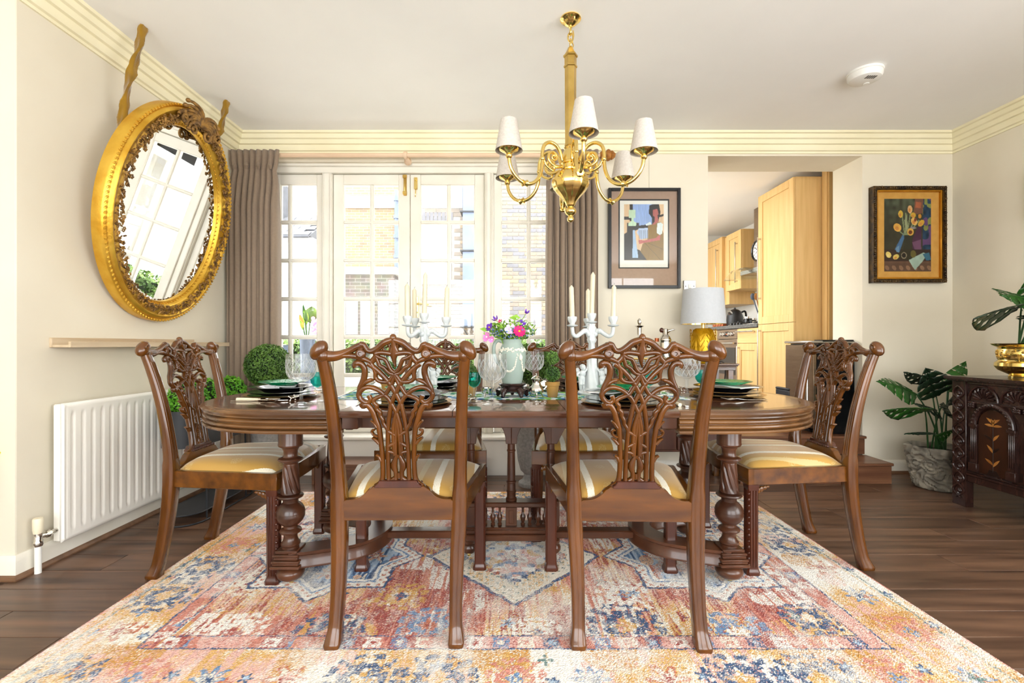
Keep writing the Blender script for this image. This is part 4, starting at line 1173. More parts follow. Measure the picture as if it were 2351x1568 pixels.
for s in (-1, 1):
    pts, nr = end_outline(s)
    q = MB()
    prof = [(-.052,TZ),(-.016,TZ),(-.0145,TZ-.003),(-.004,TZ-.004),(0,TZ-.009),(0,TZ-.015),(-.005,TZ-.023),(-.052,TZ-.023)]
    rings = [[Vector((p[0]+n_[0]*o, p[1]+n_[1]*o, z)) for o, z in prof] for p, n_ in zip(pts, nr)]
    q.loft(rings)
    top = q.build('top_edge', 'table_walnut', table, angle=30)
    inner = [(p[0]+n_[0]*-.05, p[1]+n_[1]*-.05) for p, n_ in zip(pts, nr)]
    q = MB(); q.prism(inner, lambda u, v, d: Vector((u, v, d)), TZ-.023, TZ+.0002); q.build('tabletop', 'table_top', table, flat=True)
    q = MB()
    pf = [(-.05,TZ-.024),(-.012,TZ-.024),(-.010,TZ-.030),(-.016,TZ-.034)]
    pf += [(-.020+.013*math.sin(t), TZ-.0435+.0095*math.cos(t)) for t in np.linspace(.2, math.pi-.2, 7)]
    pf += [(-.020+.014*math.sin(t), TZ-.0625+.009*math.cos(t)) for t in np.linspace(.2, math.pi-.2, 7)]
    pf += [(-.022,TZ-.0725),(-.010,TZ-.076),(-.007,TZ-.081),(-.010,TZ-.0865),(-.05,TZ-.0865)]
    q.sweep(pf, pts, nr); q.build('apron', 'table_walnut', table, angle=30)
# middle leaves
sx = [-.612, -.2, .214, .628]
for i in range(3):
    q = MB(); a, b = sx[i]+.0012, sx[i+1]-.0012
    rings = []
    for x in (a, b):
        rings.append([Vector((x,y,z)) for y, z in ((1.7,TZ-.009),(1.704,TZ-.003),(1.712,TZ),(2.688,TZ),(2.696,TZ-.003),(2.7,TZ-.009),(2.7,TZ-.017),(2.694,TZ-.026),(1.706,TZ-.026),(1.7,TZ-.017))])
    q.loft(rings); q.build('leaf', 'table_top', table, angle=30)
q = MB()
for y in (1.775, 2.6): q.box(-.611, .627, y, y+.03, TZ-.075, TZ-.026)
for x in (-.611, .597): q.box(x, x+.03, 1.76, 2.64, TZ-.08, TZ-.026)
for x in (-.61, .565): q.box(x, x+.06, 1.72, 1.775, TZ-.07, TZ-.026)
q.build('frame_rail', 'table_leg', table, bevel=.003)
# turned corner legs
LP = [(.045,.69),(.0475,.69),(.0475,.585),(.049,.578),(.046,.571),(.034,.565),(.028,.553),(.027,.535),(.031,.527),(.047,.521),(.0495,.516),(.046,.511),(.032,.506),(.0285,.5)]
LP += [(.030+.008*t, .498-.122*t) for t in np.linspace(0,1,44)]
LP += [(.033,.372),(.049,.368),(.0515,.363),(.048,.358),(.032,.352),(.03,.346)]
LP += [(.0565*max(.5,math.sin(t)), .293+.052*math.cos(t)) for t in np.linspace(.56,1.52,6)] + [(.0545,.296),(.0545,.292)] + [(.0565*max(.48,math.sin(t)), .289+.054*math.cos(t)) for t in np.linspace(1.62,2.65,7)]
LP += [(.027,.237),(.028,.232),(.040,.226),(.0435,.220),(.041,.213),(.029,.207),(.0265,.2),(.027,.19),(.031,.178),(.038,.170),(.038,.163),(.034,.158),(.034,.15)]
def twist(r_, z, th):
    if .376 < z < .497:
        e = min(1, (z-.376)/.02, (.497-z)/.02)
        return r_ - .0055*e*max(0, math.cos(8*th + (z-.376)*75))**1.6
    return r_
legpos = [(-.905,1.955),(.932,1.97),(-.905,2.445),(.932,2.435)]
q = MB(); q.lathe(LP[::-1], n=112, rfun=twist); legmesh = None
for i, (lx, ly) in enumerate(legpos):
    lg = empty('leg', (lx, ly, RUGZ)); lg.parent = table
    if legmesh is None:
        o = q.build('turning', 'table_leg', lg, angle=35); legmesh = o.data
        qq = MB()
        for (h_, za, zb) in ((.045,.136,.15),(.052,.126,.136),(.049,.112,.126),(.056,.102,.112),(.053,.092,.102),(.06,.08,.092)): qq.box(-h_,h_,-h_,h_,za,zb)
        o2 = qq.build('block', 'table_leg', lg, bevel=.003); bm_ = o2.data
        qq = MB(); qq.lathe([(.02,.018),(.036,.02),(.05,.03),(.056,.045),(.052,.06),(.036,.07),(.036,.081),(.0,.081)], n=28); o3 = qq.build('bun_foot', 'table_leg', lg, angle=50); fm_ = o3.data
        qq = MB(); qq.T = Matrix.Translation((.004,0,.012)) @ Matrix.Rotation(H2, 4, 'Y'); qq.lathe([(0,-.007),(.011,-.007),(.012,0),(.011,.007),(0,.007)], n=14); qq.T = None
        qq.box(-.01,.016,-.004,.004,.008,.022); o4 = qq.build('castor', 'brass', lg); cm_ = o4.data
    else:
        for n_, me in (('turning', legmesh), ('block', bm_), ('bun_foot', fm_), ('castor', cm_)):
            o = bpy.data.objects.new(n_, me); COL.objects.link(o); o.parent = lg
# bowed end stretchers
for s, i, j in ((-1, 0, 2), (1, 1, 3)):
    a, b = Vector((*legpos[i], .108+RUGZ)), Vector((*legpos[j], .108+RUGZ))
    P = catmull([a, a+Vector((-s*.10,.03,0)), a+Vector((-s*.25,.1,0)), (a+b)/2+Vector((-s*.31,0,0)), b+Vector((-s*.25,-.1,0)), b+Vector((-s*.10,-.03,0)), b], 6)
    q = MB(); rings = []
    for k in range(len(P)):
        t = (P[min(k+1,len(P)-1)]-P[max(k-1,0)]).normalized(); sd = t.cross(Vector((0,0,1)))
        rings.append([P[k]+sd*u+Vector((0,0,z)) for u, z in ((-.05,.034),(.05,.034),(.05,.022),(.041,.015),(.043,-.012),(.05,-.022),(.05,-.032),(-.05,-.032),(-.05,-.022),(-.043,-.012),(-.041,.015),(-.05,.022))])
    q.loft(rings); q.build('stretcher', 'table_leg', table, angle=35)
    q = MB(); mid = (a+b)/2+Vector((-s*.31,0,0))
    xa, xb = (mid.x, -.17) if s < 0 else (.21, mid.x)
    q.box(xa, xb, 2.17, 2.23, .092+RUGZ, .128+RUGZ); q.build('stretcher', 'table_leg', table, bevel=.006)
# central arcaded trestle
tx = [-.172, .018, .204]; ty = 2.2
q = MB()
zc, zs_, zt_ = .537, .545, TZ-.075
def arch(xa, xb):
    rr = (xb-xa)/2 - .026; cx_ = (xa+xb)/2
    poly = [(xa, zc), (xa+.0255, zc)] + [(cx_-rr*math.cos(t), zs_+min(.115, rr*1.45)*math.sin(t)) for t in np.linspace(0, math.pi, 13)] + [(xb-.0255, zc), (xb, zc), (xb, zt_), (xa, zt_)]
    q.prism(poly, lambda u, v, d: Vector((u, d, v)), ty-.03, ty+.03)
arch(tx[0], tx[1]); arch(tx[1], tx[2])
q.prism([(tx[0]-.026,zc),(tx[0]+.002,zc),(tx[0]+.002,zt_),(tx[0]-.10,zt_)]+[(tx[0]-.026-.074*math.cos(t), zs_+.1*math.sin(t)) for t in np.linspace(.3,1.5,6)][::-1][:0], lambda u, v, d: Vector((u, d, v)), ty-.03, ty+.03)
q.prism([(tx[2]-.002,zc),(tx[2]+.026,zc),(tx[2]+.10,zt_),(tx[2]-.002,zt_)], lambda u, v, d: Vector((u, d, v)), ty-.03, ty+.03)
q.box(tx[0]-.16, tx[2]+.16, ty-.04, ty+.04, zt_-.001, zt_+.02)
q.build('arcade', 'table_leg', table, bevel=.002)
CPf = [(.024,.262),(.026,.266),(.026,.272),(.021,.278),(.021,.300),(.0235,.304),(.0235,.309),(.021,.312),(.0205,.345),(.0235,.349),(.0235,.354),(.0195,.358),(.0175,.49),(.0205,.494),(.0205,.499),(.0175,.503),(.0175,.528),(.0225,.532),(.0225,.538),(.0,.54)]
for x in tx:
    q = MB(); q.lathe([(0,.262)]+CPf, (x,ty,RUGZ), 40, rfun=lambda r_, z, th: r_-(.0016*max(0,math.cos(10*th))**2 if .36 < z < .488 else 0)); q.build('column', 'table_leg', table, angle=35)
q = MB(); q.box(tx[0]-.03, tx[2]+.03, ty-.035, ty+.035, .238+RUGZ, .262+RUGZ); q.build('rail', 'table_leg', table, bevel=.005)
q = MB(); q.box(tx[0]-.02, tx[2]+.02, ty-.05, ty+.05, .140+RUGZ, .152+RUGZ); q.box(tx[0]-.02, tx[2]+.02, ty-.044, ty+.044, .118+RUGZ, .14+RUGZ); q.box(tx[0]-.02, tx[2]+.02, ty-.05, ty+.05, .088+RUGZ, .118+RUGZ); q.build('rail', 'table_leg', table, bevel=.005)
q = MB(); q.box(tx[1]-.026, tx[1]+.026, ty-.03, ty+.03, .152+RUGZ, .238+RUGZ); q.box(tx[1]-.012,tx[1]+.012,ty-.034,ty-.03,.165+RUGZ,.225+RUGZ); q.build('panel', 'table_leg', table, bevel=.003)
BP_ = [(.0,.152),(.009,.152),(.011,.158),(.006,.164),(.009,.172),(.0125,.186),(.0115,.196),(.006,.204),(.005,.225),(.007,.232),(.008,.238),(0,.238)]
for x in (-.135,-.105,-.068,-.036, .072,.104,.142,.175):
    q = MB(); q.lathe(BP_, (x, ty-.012, RUGZ), 14); q.build('baluster', 'table_leg', table)
for x in (tx[0]-.008, tx[2]+.012):
    q = MB(); q.box(x-.026,x+.026,ty-.026,ty+.026,.15+RUGZ,.262+RUGZ)
    q.lathe([(0,.062),(.026,.062),(.03,.07),(.03,.08),(.022,.086),(.022,.098),(.03,.104),(.03,.112),(.024,.118),(.026,.13),(.028,.15),(0,.152)], (x,ty,RUGZ), 24)
    q.lathe([(.012,.018),(.024,.02),(.034,.034),(.034,.048),(.026,.06),(0,.064)], (x,ty,RUGZ), 24)
    lg = q.build('centre_leg', 'table_leg', table, angle=40)
    q = MB(); q.T = Matrix.Translation((x,ty,RUGZ+.011)) @ Matrix.Rotation(H2,4,'Y'); q.lathe([(0,-.006),(.010,-.006),(.011,0),(.010,.006),(0,.006)], n=12); q.T = None
    q.box(x-.008,x+.008,ty-.004,ty+.004,RUGZ+.008,RUGZ+.022); q.build('castor', 'brass', lg)
# ---------------------------------------------------------------- chandelier
ch = empty('chandelier', (.314, 2.33, 0)); tag(ch, 'six-armed polished brass chandelier with linen shades over the table', 'chandelier')
q = MB(); q.lathe([(.0,CH),(.05,CH),(.052,CH-.006),(.046,CH-.012),(.040,CH-.014),(.034,CH-.022),(.022,CH-.034),(.010,CH-.040),(.008,CH-.046),(0,CH-.048)], n=32, rfun=lambda r_, z, th: r_*(1-.05*math.cos(24*th)) if CH-.036 < z < CH-.016 else r_); q.build('ceiling_rose', 'brass', ch, angle=35)
def link(cz, ax_, w=.013, h=.022):
    P = []
    for t in np.linspace(0, 2*math.pi, 17)[:-1]:
        a, b = w*math.cos(t), h*math.sin(t)
        P.append((a, 0, cz+b) if ax_ else (0, a, cz+b))
    return P
q = MB()
for k, z in enumerate((2.558, 2.526, 2.494)): q.tube(link(z, k % 2), .0042, 8, closed=True)
q.tube(catmull([(.012,0,2.56),(.016,0,2.535),(.010,.006,2.51),(.014,0,2.485),(.006,0,2.47)], 5), .003, 6)
q.build('chain', 'brass', ch)
hexr = lambda r_, z, th: r_*math.cos(math.pi/6)/math.cos((th % (math.pi/3))-math.pi/6)
q = MB(); q.lathe([(0,2.476),(.012,2.476),(.016,2.466),(.03,2.44),(.036,2.436),(.036,2.428),(.030,2.424),(.030,2.388),(.034,2.384),(.034,2.376),(.029,2.372),(.027,2.0),(.03,1.985),(.022,1.975)][::-1], n=48, rfun=hexr); q.build('stem', 'brass_dull', ch, angle=20)
q = MB(); q.lathe([(.022,1.985),(.034,1.975),(.03,1.966),(.036,1.955),(.044,1.925),(.046,1.905),(.052,1.9),(.052,1.892),(.045,1.888),(.045,1.87),(.05,1.866),(.048,1.858)][::-1], n=36); q.build('neck', 'brass', ch, angle=30)
lob = lambda r_, z, th: r_*(1-.035*abs(math.sin(6*th)))
q = MB(); q.lathe([(.046,1.862),(.06,1.856),(.078,1.84),(.09,1.82),(.0945,1.803),(.09,1.783),(.074,1.757),(.05,1.733),(.034,1.715),(.026,1.7),(.022,1.69)][::-1], n=72, rfun=lob); q.build('urn_body', 'brass', ch, angle=28)
q = MB(); q.lathe([(0,1.606),(.008,1.607),(.016,1.614),(.0175,1.624),(.013,1.634),(.011,1.638),(.022,1.645),(.029,1.656),(.029,1.664),(.022,1.676),(.014,1.68),(.018,1.686),(.022,1.692),(.02,1.70)], n=28); q.build('finial', 'brass', ch, angle=40)
arm_src = None
for k in range(6):
    a_ = -H2 + k*math.pi/3 + .02
    ar = empty('arm'); ar.parent = ch; ar.rotation_euler = (0,0,a_)
    if arm_src is None:
        q = MB()
        P = [(.055,0,1.872),(.085,0,1.866),(.118,0,1.872),(.135,0,1.895),(.128,0,1.922),(.105,0,1.932),(.088,0,1.918),(.092,0,1.9),(.108,0,1.896),(.114,0,1.91),(.106,0,1.917)]
        q.tube(catmull(P, 5), [.008,.009,.009,.008,.0075,.007,.006,.006,.005,.005,.006], 10)
        P = [(.05,0,1.902),(.062,0,1.935),(.09,0,1.968),(.128,0,1.976),(.16,0,1.955),(.172,0,1.915),(.172,0,1.872),(.178,0,1.83),(.195,0,1.79),(.225,0,1.762),(.262,0,1.752),(.3,0,1.76),(.332,0,1.785),(.352,0,1.82),(.359,0,1.862)]
        q.tube(catmull(P, 4), .0088, 10)
        P = [(.172,0,1.89),(.158,0,1.875),(.15,0,1.86),(.135,0,1.85),(.115,0,1.843),(.1,0,1.85),(.104,0,1.862)]
        q.tube(catmull(P, 4), .0065, 8)
        q.ball((.171,0,1.888), .013, 10, 8); q.ball((.104,0,1.914), .011, 10, 8)
        q.T = Matrix.Translation((.272,0,1.7525)) @ Matrix.Rotation(H2+.12,4,'Y'); q.lathe([(.009,-.014),(.016,-.012),(.012,-.004),(.012,.004),(.016,.012),(.009,.014)], n=12); q.T = None
        o1 = q.build('branch', 'brass', ar, angle=50)
        q = MB(); q.lathe([(.009,1.85),(.014,1.855),(.016,1.862),(.011,1.868),(.02,1.876),(.042,1.886),(.047,1.894),(.043,1.893),(.02,1.884),(.012,1.885),(.011,1.89),(0,1.89)], (.359,0,0), 28); o2 = q.build('drip_pan', 'brass', ar, angle=40)
        q = MB(); q.lathe([(0,1.888),(.0105,1.888),(.0105,1.965),(.006,1.97),(0,1.97)], (.359,0,0), 12); o3 = q.build('candle_tube', 'frame_antique', ar)
        q = MB(); q.lathe([(.063,1.886),(.038,2.026),(.0372,2.026),(.0622,1.886)], (.359,0,0), 36); o4 = q.build('shade', 'linen_shade', ar, angle=60)
        o4.data.polygons  # open cone: drop caps
        bm = bmesh.new(); bm.from_mesh(o4.data)
        for f in [f for f in bm.faces if len(f.verts) > 4]: bm.faces.remove(f)
        bm.verts.ensure_lookup_table(); bm.to_mesh(o4.data); bm.free()
        arm_src = (o1, o2, o3, o4)
    else:
        for s_ in arm_src:
            c = s_.copy(); COL.objects.link(c); c.parent = ar

# ---------------------------------------------------------------- mirror
def mirror():
    n_ = Vector((math.cos(.18), 0, -math.sin(.18))); up = Vector((math.sin(.18), 0, math.cos(.18))); w = Vector((0,1,0))
    C_ = Vector((-1.968, 2.738, 1.755))
    r = empty('oval_mirror'); tag(r, 'oval gilt mirror with carved garland hung from velvet straps', 'mirror')
    Mx = Matrix(((w.x,up.x,n_.x,C_.x),(w.y,up.y,n_.y,C_.y),(w.z,up.z,n_.z,C_.z),(0,0,0,1)))
    A, Bv = .372, .508                      # glass half axes
    def E(t, o, p):
        c, s = math.cos(t), math.sin(t)
        nx, ny = c/A, s/Bv; l_ = math.hypot(nx, ny)
        return Vector((A*c + nx/l_*o, Bv*s + ny/l_*o, p))
    NT = 120; ts = np.linspace(0, 2*math.pi, NT+1)[:-1]
    q = MB(); q.T = Mx; q.loft([[E(t, .012, -.004) for t in ts], [E(t, .012, .006) for t in ts], [E(t, -.012, .010) for t in ts]]); q.build('glass', 'mirror_glass', r, angle=8)
    q = MB(); q.T = Mx
    prof = [(.0,.0),(.0,.014),(.006,.020),(.012,.018),(.018,.022),(.028,.034),(.036,.038),(.060,.042),(.076,.046),(.084,.056),(.096,.060),(.110,.054),(.118,.042),(.124,.046),(.132,.040),(.138,.028),(.138,-.018),(.0,-.018)]
    prof = [(o*.86, p) for o, p in prof]
    q.loft([[E(t, o, p) for o, p in prof] for t in ts], closed=True); q.build('frame', 'gilt', r, angle=40)
    q = MB(); q.T = Mx
    for t in np.linspace(0, 2*math.pi, 150)[:-1]: q.ball(E(t, .110, .044), (.011,.006,.006), 6, 4, Matrix.Rotation(t+.9, 3, 'Z'))
    q.build('rope_moulding', 'gilt', r)
    q = MB(); q.T = Mx
    for t in np.linspace(0, 2*math.pi, 120)[:-1]: q.ball(E(t, .013, .022), (.008,.004,.004), 6, 4, Matrix.Rotation(t+.9, 3, 'Z'))
    q.build('rope_moulding', 'gilt', r)
    rn = random.Random(5)
    q = MB(); q.T = Mx
    for i in range(720):
        t = i/720*2*math.pi + rn.uniform(-.02,.02); o = rn.uniform(.024,.066); p = .046 + rn.uniform(0,.026)
        top = max(0, math.sin(t))**2
        sz = rn.uniform(.008,.0135)*(1+.4*top)
        Rm = Matrix.Rotation(rn.uniform(0,6.3),3,'Z') @ Matrix.Rotation(rn.uniform(-.6,.6),3,'X')
        if i % 3: q.ball(E(t,o,p), (sz*1.15,sz*.42,sz*.45), 6, 4, Rm)
        else:
            for k in range(5):
                a = k*1.2566; q.ball(E(t,o,p)+Vector((sz*.6*math.cos(a), sz*.6*math.sin(a), .003)), (sz*.42,sz*.42,sz*.34), 5, 4)
    stuff(q.build('carved_garland', 'gilt_carved', r, angle=60))
    # crest: plume of acanthus scrolls
    q = MB(); q.T = Mx
    base_ = E(H2, .05, .066)
    for i, a in enumerate(np.linspace(-1.25, 1.25, 11)):
        ln = .135*(1-.25*abs(a)); cu = 1 if a > 0 else -1
        P = [base_ + Vector((0,-.01,0))]
        for k in range(1, 9):
            f = k/8; aa = a*1.05 + cu*.9*f*f
            P.append(base_ + Vector((math.sin(aa)*ln*f*1.25, math.cos(aa)*ln*f - .015, .022*math.sin(f*2.4))))
        q.tube(P, [.014,.017,.014,.010,.007], 7)
        q.ball(P[-1], .013, 8, 6)
    for s in (-1, 1):
        for (dx, dy, rr) in ((.08,-.01,.036),(.145,-.03,.03),(.06,-.06,.03)):
            c0 = base_ + Vector((s*dx, dy, .012))
            q.tube([c0+Vector((s*rr*(1-t/14)*math.cos(t), rr*(1-t/14)*math.sin(t), .004*t*.5)) for t in np.linspace(0, 9, 26)], [.011,.008,.006], 7)
    q.build('carved_crest', 'gilt_carved', r, angle=60)
    # velvet straps: twisted fabric tubes from ceiling hooks to the frame
    for (top, mid, bot, lab) in ((Vector((-1.853,2.386,CH)), Vector((-1.93,2.39,2.35)), Vector((-2.02,2.43,2.09)), 'long mustard velvet strap from ceiling to near side of the oval mirror'),
                                 (Vector((-1.867,3.12,CH)), Vector((-1.93,3.125,2.4)), Vector((-2.035,3.09,2.10)), 'mustard velvet strap from ceiling to far side of the oval mirror')):
        P = catmull([top, top+(mid-top)*.5+Vector((.004,0,0)), mid, (mid+bot)/2+Vector((0,.004,0)), bot], 12)
        rings = []; nn = 18
        for i, p in enumerate(P):
            f = i/(len(P)-1); wd = .027*(.88+.2*math.sin(f*34+1)*math.sin(f*13))*(1-.25*abs(f-.45))
            tw = f*9.5
            ring = []
            for j in range(nn):
                t = 2*math.pi*j/nn
                e1, e2 = wd*math.cos(t)*(1+.12*math.sin(5*t+f*40)), wd*.45*math.sin(t)*(1+.4*math.sin(3*t+f*30))
                ring.append(p + Vector((e1*math.sin(tw)+e2*math.cos(tw), e1*math.cos(tw)-e2*math.sin(tw), .004*math.sin(4*t+f*25))))
            rings.append(ring)
        q = MB(); q.loft(rings); tag(q.build('velvet_strap', 'velvet', None, angle=80), lab, 'strap', 'velvet straps holding the mirror')
mirror()

# ---------------------------------------------------------------- curtains and rod
CYC = 3.50
def curtain(x0, x1, ztop, nf, label, seed):
    r = empty('curtain'); tag(r, label, 'curtain', 'taupe pinch-pleat curtains')
    q = MB(); rn = random.Random(seed); ph = [rn.uniform(-.5,.5) for _ in range(nf+2)]
    W_ = x1-x0
    def P(u, v):
        z = ztop + (.015-ztop)*v
        hd = (ztop-z)
        if hd < .13: wv = .010 + .006*math.sin(hd*10); pinch = 1 + .07*(1-hd/.13)
        else: wv = min(.056, .012+.15*(hd-.13)); pinch = 1 - .07*math.exp(-((hd-.14)/.06)**2)
        f = u*nf; i = int(f)
        ww = f + .16*math.sin(i*2.1+ph[min(i,nf)]*4)*min(1, hd*1.2)
        s = math.sin(2*math.pi*ww)
        y = CYC + wv*(abs(s)**.8*math.copysign(1,s)) + .006*math.sin(u*9+v*3)*v
        x = x0 + W_/2 + (u-.5)*W_*pinch + .010*math.sin(2*math.pi*ww+1.3)*min(1,hd*2)
        return Vector((x, y, z))
    q.grid(P, nf*12, 46)
    o = q.build('drape', 'curtain', r, angle=180); sd = o.modifiers.new('thick', 'SOLIDIFY'); sd.thickness = .004
    for k in range(nf//2):
        q = MB()
        x = x0 + W_*(k*2+1)/nf
        q.tube([(x,CYC-.016,ztop-.105),(x+.004,CYC-.022,ztop-.125),(x,CYC-.014,ztop-.15)], [.010,.016,.008], 8)
        q.build('pleat_tack', 'curtain', r)
curtain(-2.075, -1.72, az(344,CYC), 8, 'taupe pinch-pleat curtain left of the garden doors', 1)
curtain(.285, .665, az(344,CYC), 8, 'taupe pinch-pleat curtain right of the garden doors beside the print', 2)
rz_ = az(354.5, 3.53)
rd = empty('curtain_rod'); tag(rd, 'pale wooden curtain rod above the garden doors with carved finial', 'curtain rod')
q = MB(); q.T = Matrix.Translation((0,3.545,rz_)) @ Matrix.Rotation(H2,4,'Y'); q.lathe([(0,-2.09),(.016,-2.09),(.016,.70),(0,.70)], n=18); q.build('pole', 'rod_wood', rd, angle=50)
q = MB(); q.T = Matrix.Translation((.70,3.545,rz_)) @ Matrix.Rotation(H2,4,'Y')
q.lathe([(0,0),(.02,0),(.03,.012),(.022,.024),(.016,.03),(.018,.04),(.04,.05),(.045,.062),(.04,.075),(.03,.082),(.036,.088),(.03,.1),(.018,.112),(.014,.12),(.016,.126),(.008,.136),(0,.14)], n=30, rfun=lambda r_, z, th: r_*(1-.10*abs(math.sin(7*th))) if z > .03 else r_)
q.build('finial', 'finial_wood', rd, angle=50)
for x in (ax(931,3.545), .62, -2.0):
    q = MB(); q.T = Matrix.Translation((x,3.545,rz_)) @ Matrix.Rotation(H2,4,'Y'); q.lathe([(.016,-.012),(.026,-.012),(.028,0),(.026,.012),(.016,.012)], n=20); q.T = None
    q.T = Matrix.Translation((x,YB,rz_-.012)) @ Matrix.Rotation(H2,4,'X'); q.lathe([(0,0),(.03,0),(.03,.01),(.018,.02),(.016,.07),(0,.085)], n=18)
    q.build('bracket', 'rod_wood', rd, angle=50)
# face board over the doors
m = MB(); m.box(DX0-.05, DX1+.05, YB-.012, YB-.0005, 2.412, 2.452); struct(m.build('trim_8', 'wall_paint', bevel=.003), 'cream lining board above the garden doors', 'trim')

# ---------------------------------------------------------------- radiator and shelf on the left wall
rd = empty('radiator'); tag(rd, 'white fluted panel radiator on the left wall', 'radiator')
ry0, ry1, rz0, rz1, rx = 2.125, 3.33, .097, .729, -2.018
q = MB(); NFL = 22; pitch = (ry1-ry0-.05)/NFL
def rp_(u, v):
    y = ry0 + (ry1-ry0)*u; z = rz0 + (rz1-rz0)*v
    f = (y-ry0-.025)/pitch; d = 0
    if 0 < f < NFL:
        g = abs((f % 1)-.5)*pitch
        zz = min(z-rz0-.045, rz1-.04-z)
        k = max(0, 1-max(0, g-.004)/.007); e = min(1, max(0, zz/.02))
        d = .008*k*e
    ed = min(y-ry0, ry1-y, z-rz0, rz1-z)
    if ed < .004: d += .010
    elif .014 < ed < .02: d += .003
    return Vector((rx-d, y, z))
q.grid(rp_, NFL*14, 60); q.build('front_panel', 'radiator_white', rd, angle=60)
q = MB(); q.box(rx-.05, rx-.012, ry0+.003, ry1-.003, rz0+.003, rz1-.003); q.build('back_panel', 'radiator_white', rd, bevel=.006)
q = MB()
for y in (ry0+.2, ry1-.2): q.box(XL+.001, rx-.045, y-.02, y+.02, rz0+.1, rz1-.1)
q.build('bracket', 'radiator_white', rd)
vx, vy = -2.05, 2.045
vv = empty('valve', (0,0,0)); vv.parent = rd
q = MB(); q.lathe([(0,0),(.0125,0),(.0125,.12),(0,.12)], (vx,vy,0), 12); q.build('pipe', 'plastic_white', vv)
q = MB(); q.lathe([(0,.118),(.016,.118),(.018,.126),(.018,.14),(.015,.144),(.015,.175),(0,.175)], (vx,vy,0), 14); q.tube([(vx,vy,.155),(vx,ry0+.02,.155)], .011, 10); q.tube([(vx,vy+.03,.155),(vx,vy+.05,.155)], .017, 8); q.build('valve_body', 'silver', vv)
q = MB(); q.lathe([(0,.174),(.016,.174),(.019,.19),(.019,.235),(.017,.24),(0,.24)], (vx,vy,0), 16); q.build('valve_cap', 'bone', vv)

sh = empty('picture_ledge'); tag(sh, 'narrow pale wood picture ledge above the radiator', 'shelf')
sy0, sy1 = 2.145, 3.37
q = MB(); q.box(XL, XL+.014, sy0, sy1-.25, .985, 1.030); q.build('back_board', 'ash_wood', sh, bevel=.001)
q = MB(); q.box(XL+.014, XL+.088, sy0, sy1, .985, .997); q.build('shelf_board', 'ash_wood', sh, bevel=.001)
q = MB(); q.box(XL+.088, XL+.1, sy0, sy1, .985, 1.012); q.build('lip', 'ash_wood', sh, bevel=.001)
for y in (sy0+.22, sy0+.62, sy0+.86):
    q = MB(); q.T = Matrix.Translation((XL+.014,y,1.012)) @ Matrix.Rotation(H2,4,'Y'); q.lathe([(0,0),(.007,0),(.006,.003),(0,.004)], n=14); q.build('screw_cap', 'ash_wood', sh)

# ---------------------------------------------------------------- greenery helpers
def leafball(c, rad, n, seed, lw=.012, squash=1.0):
    """cloud of small folded box leaves covering a ball"""
    rn = random.Random(seed); q = MB(); c = Vector(c)
    for i in range(n):
        z = rn.uniform(-1,1); t = rn.uniform(0,2*math.pi); s = math.sqrt(1-z*z)
        d = Vector((s*math.cos(t), s*math.sin(t), z*squash))
        rr = rad*rn.uniform(.86,1.03); p = c + d*rr
        nrm = (d + Vector((rn.uniform(-.9,.9),rn.uniform(-.9,.9),rn.uniform(-.6,.9)))).normalized()
        a = nrm.orthogonal().normalized(); a = Matrix.Rotation(rn.uniform(0,6.28),3,nrm) @ a; b = nrm.cross(a)
        l, w = lw*rn.uniform(.8,1.3), lw*rn.uniform(.4,.6)
        q.add([p-a*l*.2, p+a*l*.3+b*w, p+a*l, p+a*l*.3-b*w, p+a*l*.35-nrm*w*.3], [(0,4,1),(1,4,2),(0,3,4),(3,2,4)])
    return q
def ball_parts(parent, c, rad, n, seed, lw, mat, squash=1.0):
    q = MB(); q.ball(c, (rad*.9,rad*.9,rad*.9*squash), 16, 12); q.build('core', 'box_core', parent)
    stuff(leafball(c, rad, n, seed, lw, squash).build('foliage', mat, parent, flat=True))

# black oval planter with three box balls, behind the left end chair
pl = empty('oval_planter', (-1.83, 2.88, 0)); tag(pl, 'black oval metal planter on wire stand beside the radiator', 'planter')
def stadium(hw, hl, n=12):
    return [(hw*math.cos(t), hl-hw+hw*math.sin(t)) for t in np.linspace(0, math.pi, n)] + [(hw*math.cos(t), -(hl-hw)+hw*math.sin(t)) for t in np.linspace(math.pi, 2*math.pi, n)]
S = stadium(.115, .33)
q = MB(); q.loft([[Vector((x*k,y*k2,z)) for x,y in S] for k,k2,z in ((1,1,.425),(1,1,.63),(.97,.99,.63),(.97,.99,.6))]); q.build('trough', 'black_metal', pl, angle=40)
q = MB(); q.prism(stadium(.105,.32), lambda u,v,d: Vector((u,v,d)), .58, .601); q.build('soil', 'soil', pl)
q = MB(); q.prism(stadium(.11,.31), lambda u,v,d: Vector((u,v,d)), .05, .056); q.build('base_shelf', 'black_metal', pl)
q = MB(); q.tube([(x*1.08,y*1.03,.006) for x,y in S], .005, 6, closed=True); q.tube([(x*.96,y*.95,.053) for x,y in S], .004, 6, closed=True)
for x, y in ((.1,.2),(-.1,.2),(.1,-.2),(-.1,-.2)): q.tube([(x*1.1,y,.006),(x*1.05,y,.43)], .005, 6)
q.build('wire_stand', 'black_metal', pl)
for k, y in enumerate((-.2, .0, .2)):
    b_ = empty('box_ball', (-1.83, 2.88+y, .6)); tag(b_, ['bright green box ball nearest the camera in the black planter','bright green box ball in the middle of the black planter','bright green box ball at the far end of the black planter'][k], 'plant', 'box balls in the planter')
    ball_parts(b_, (0,0,.085), .101, 1300, 20+k, .016, 'box_bright')

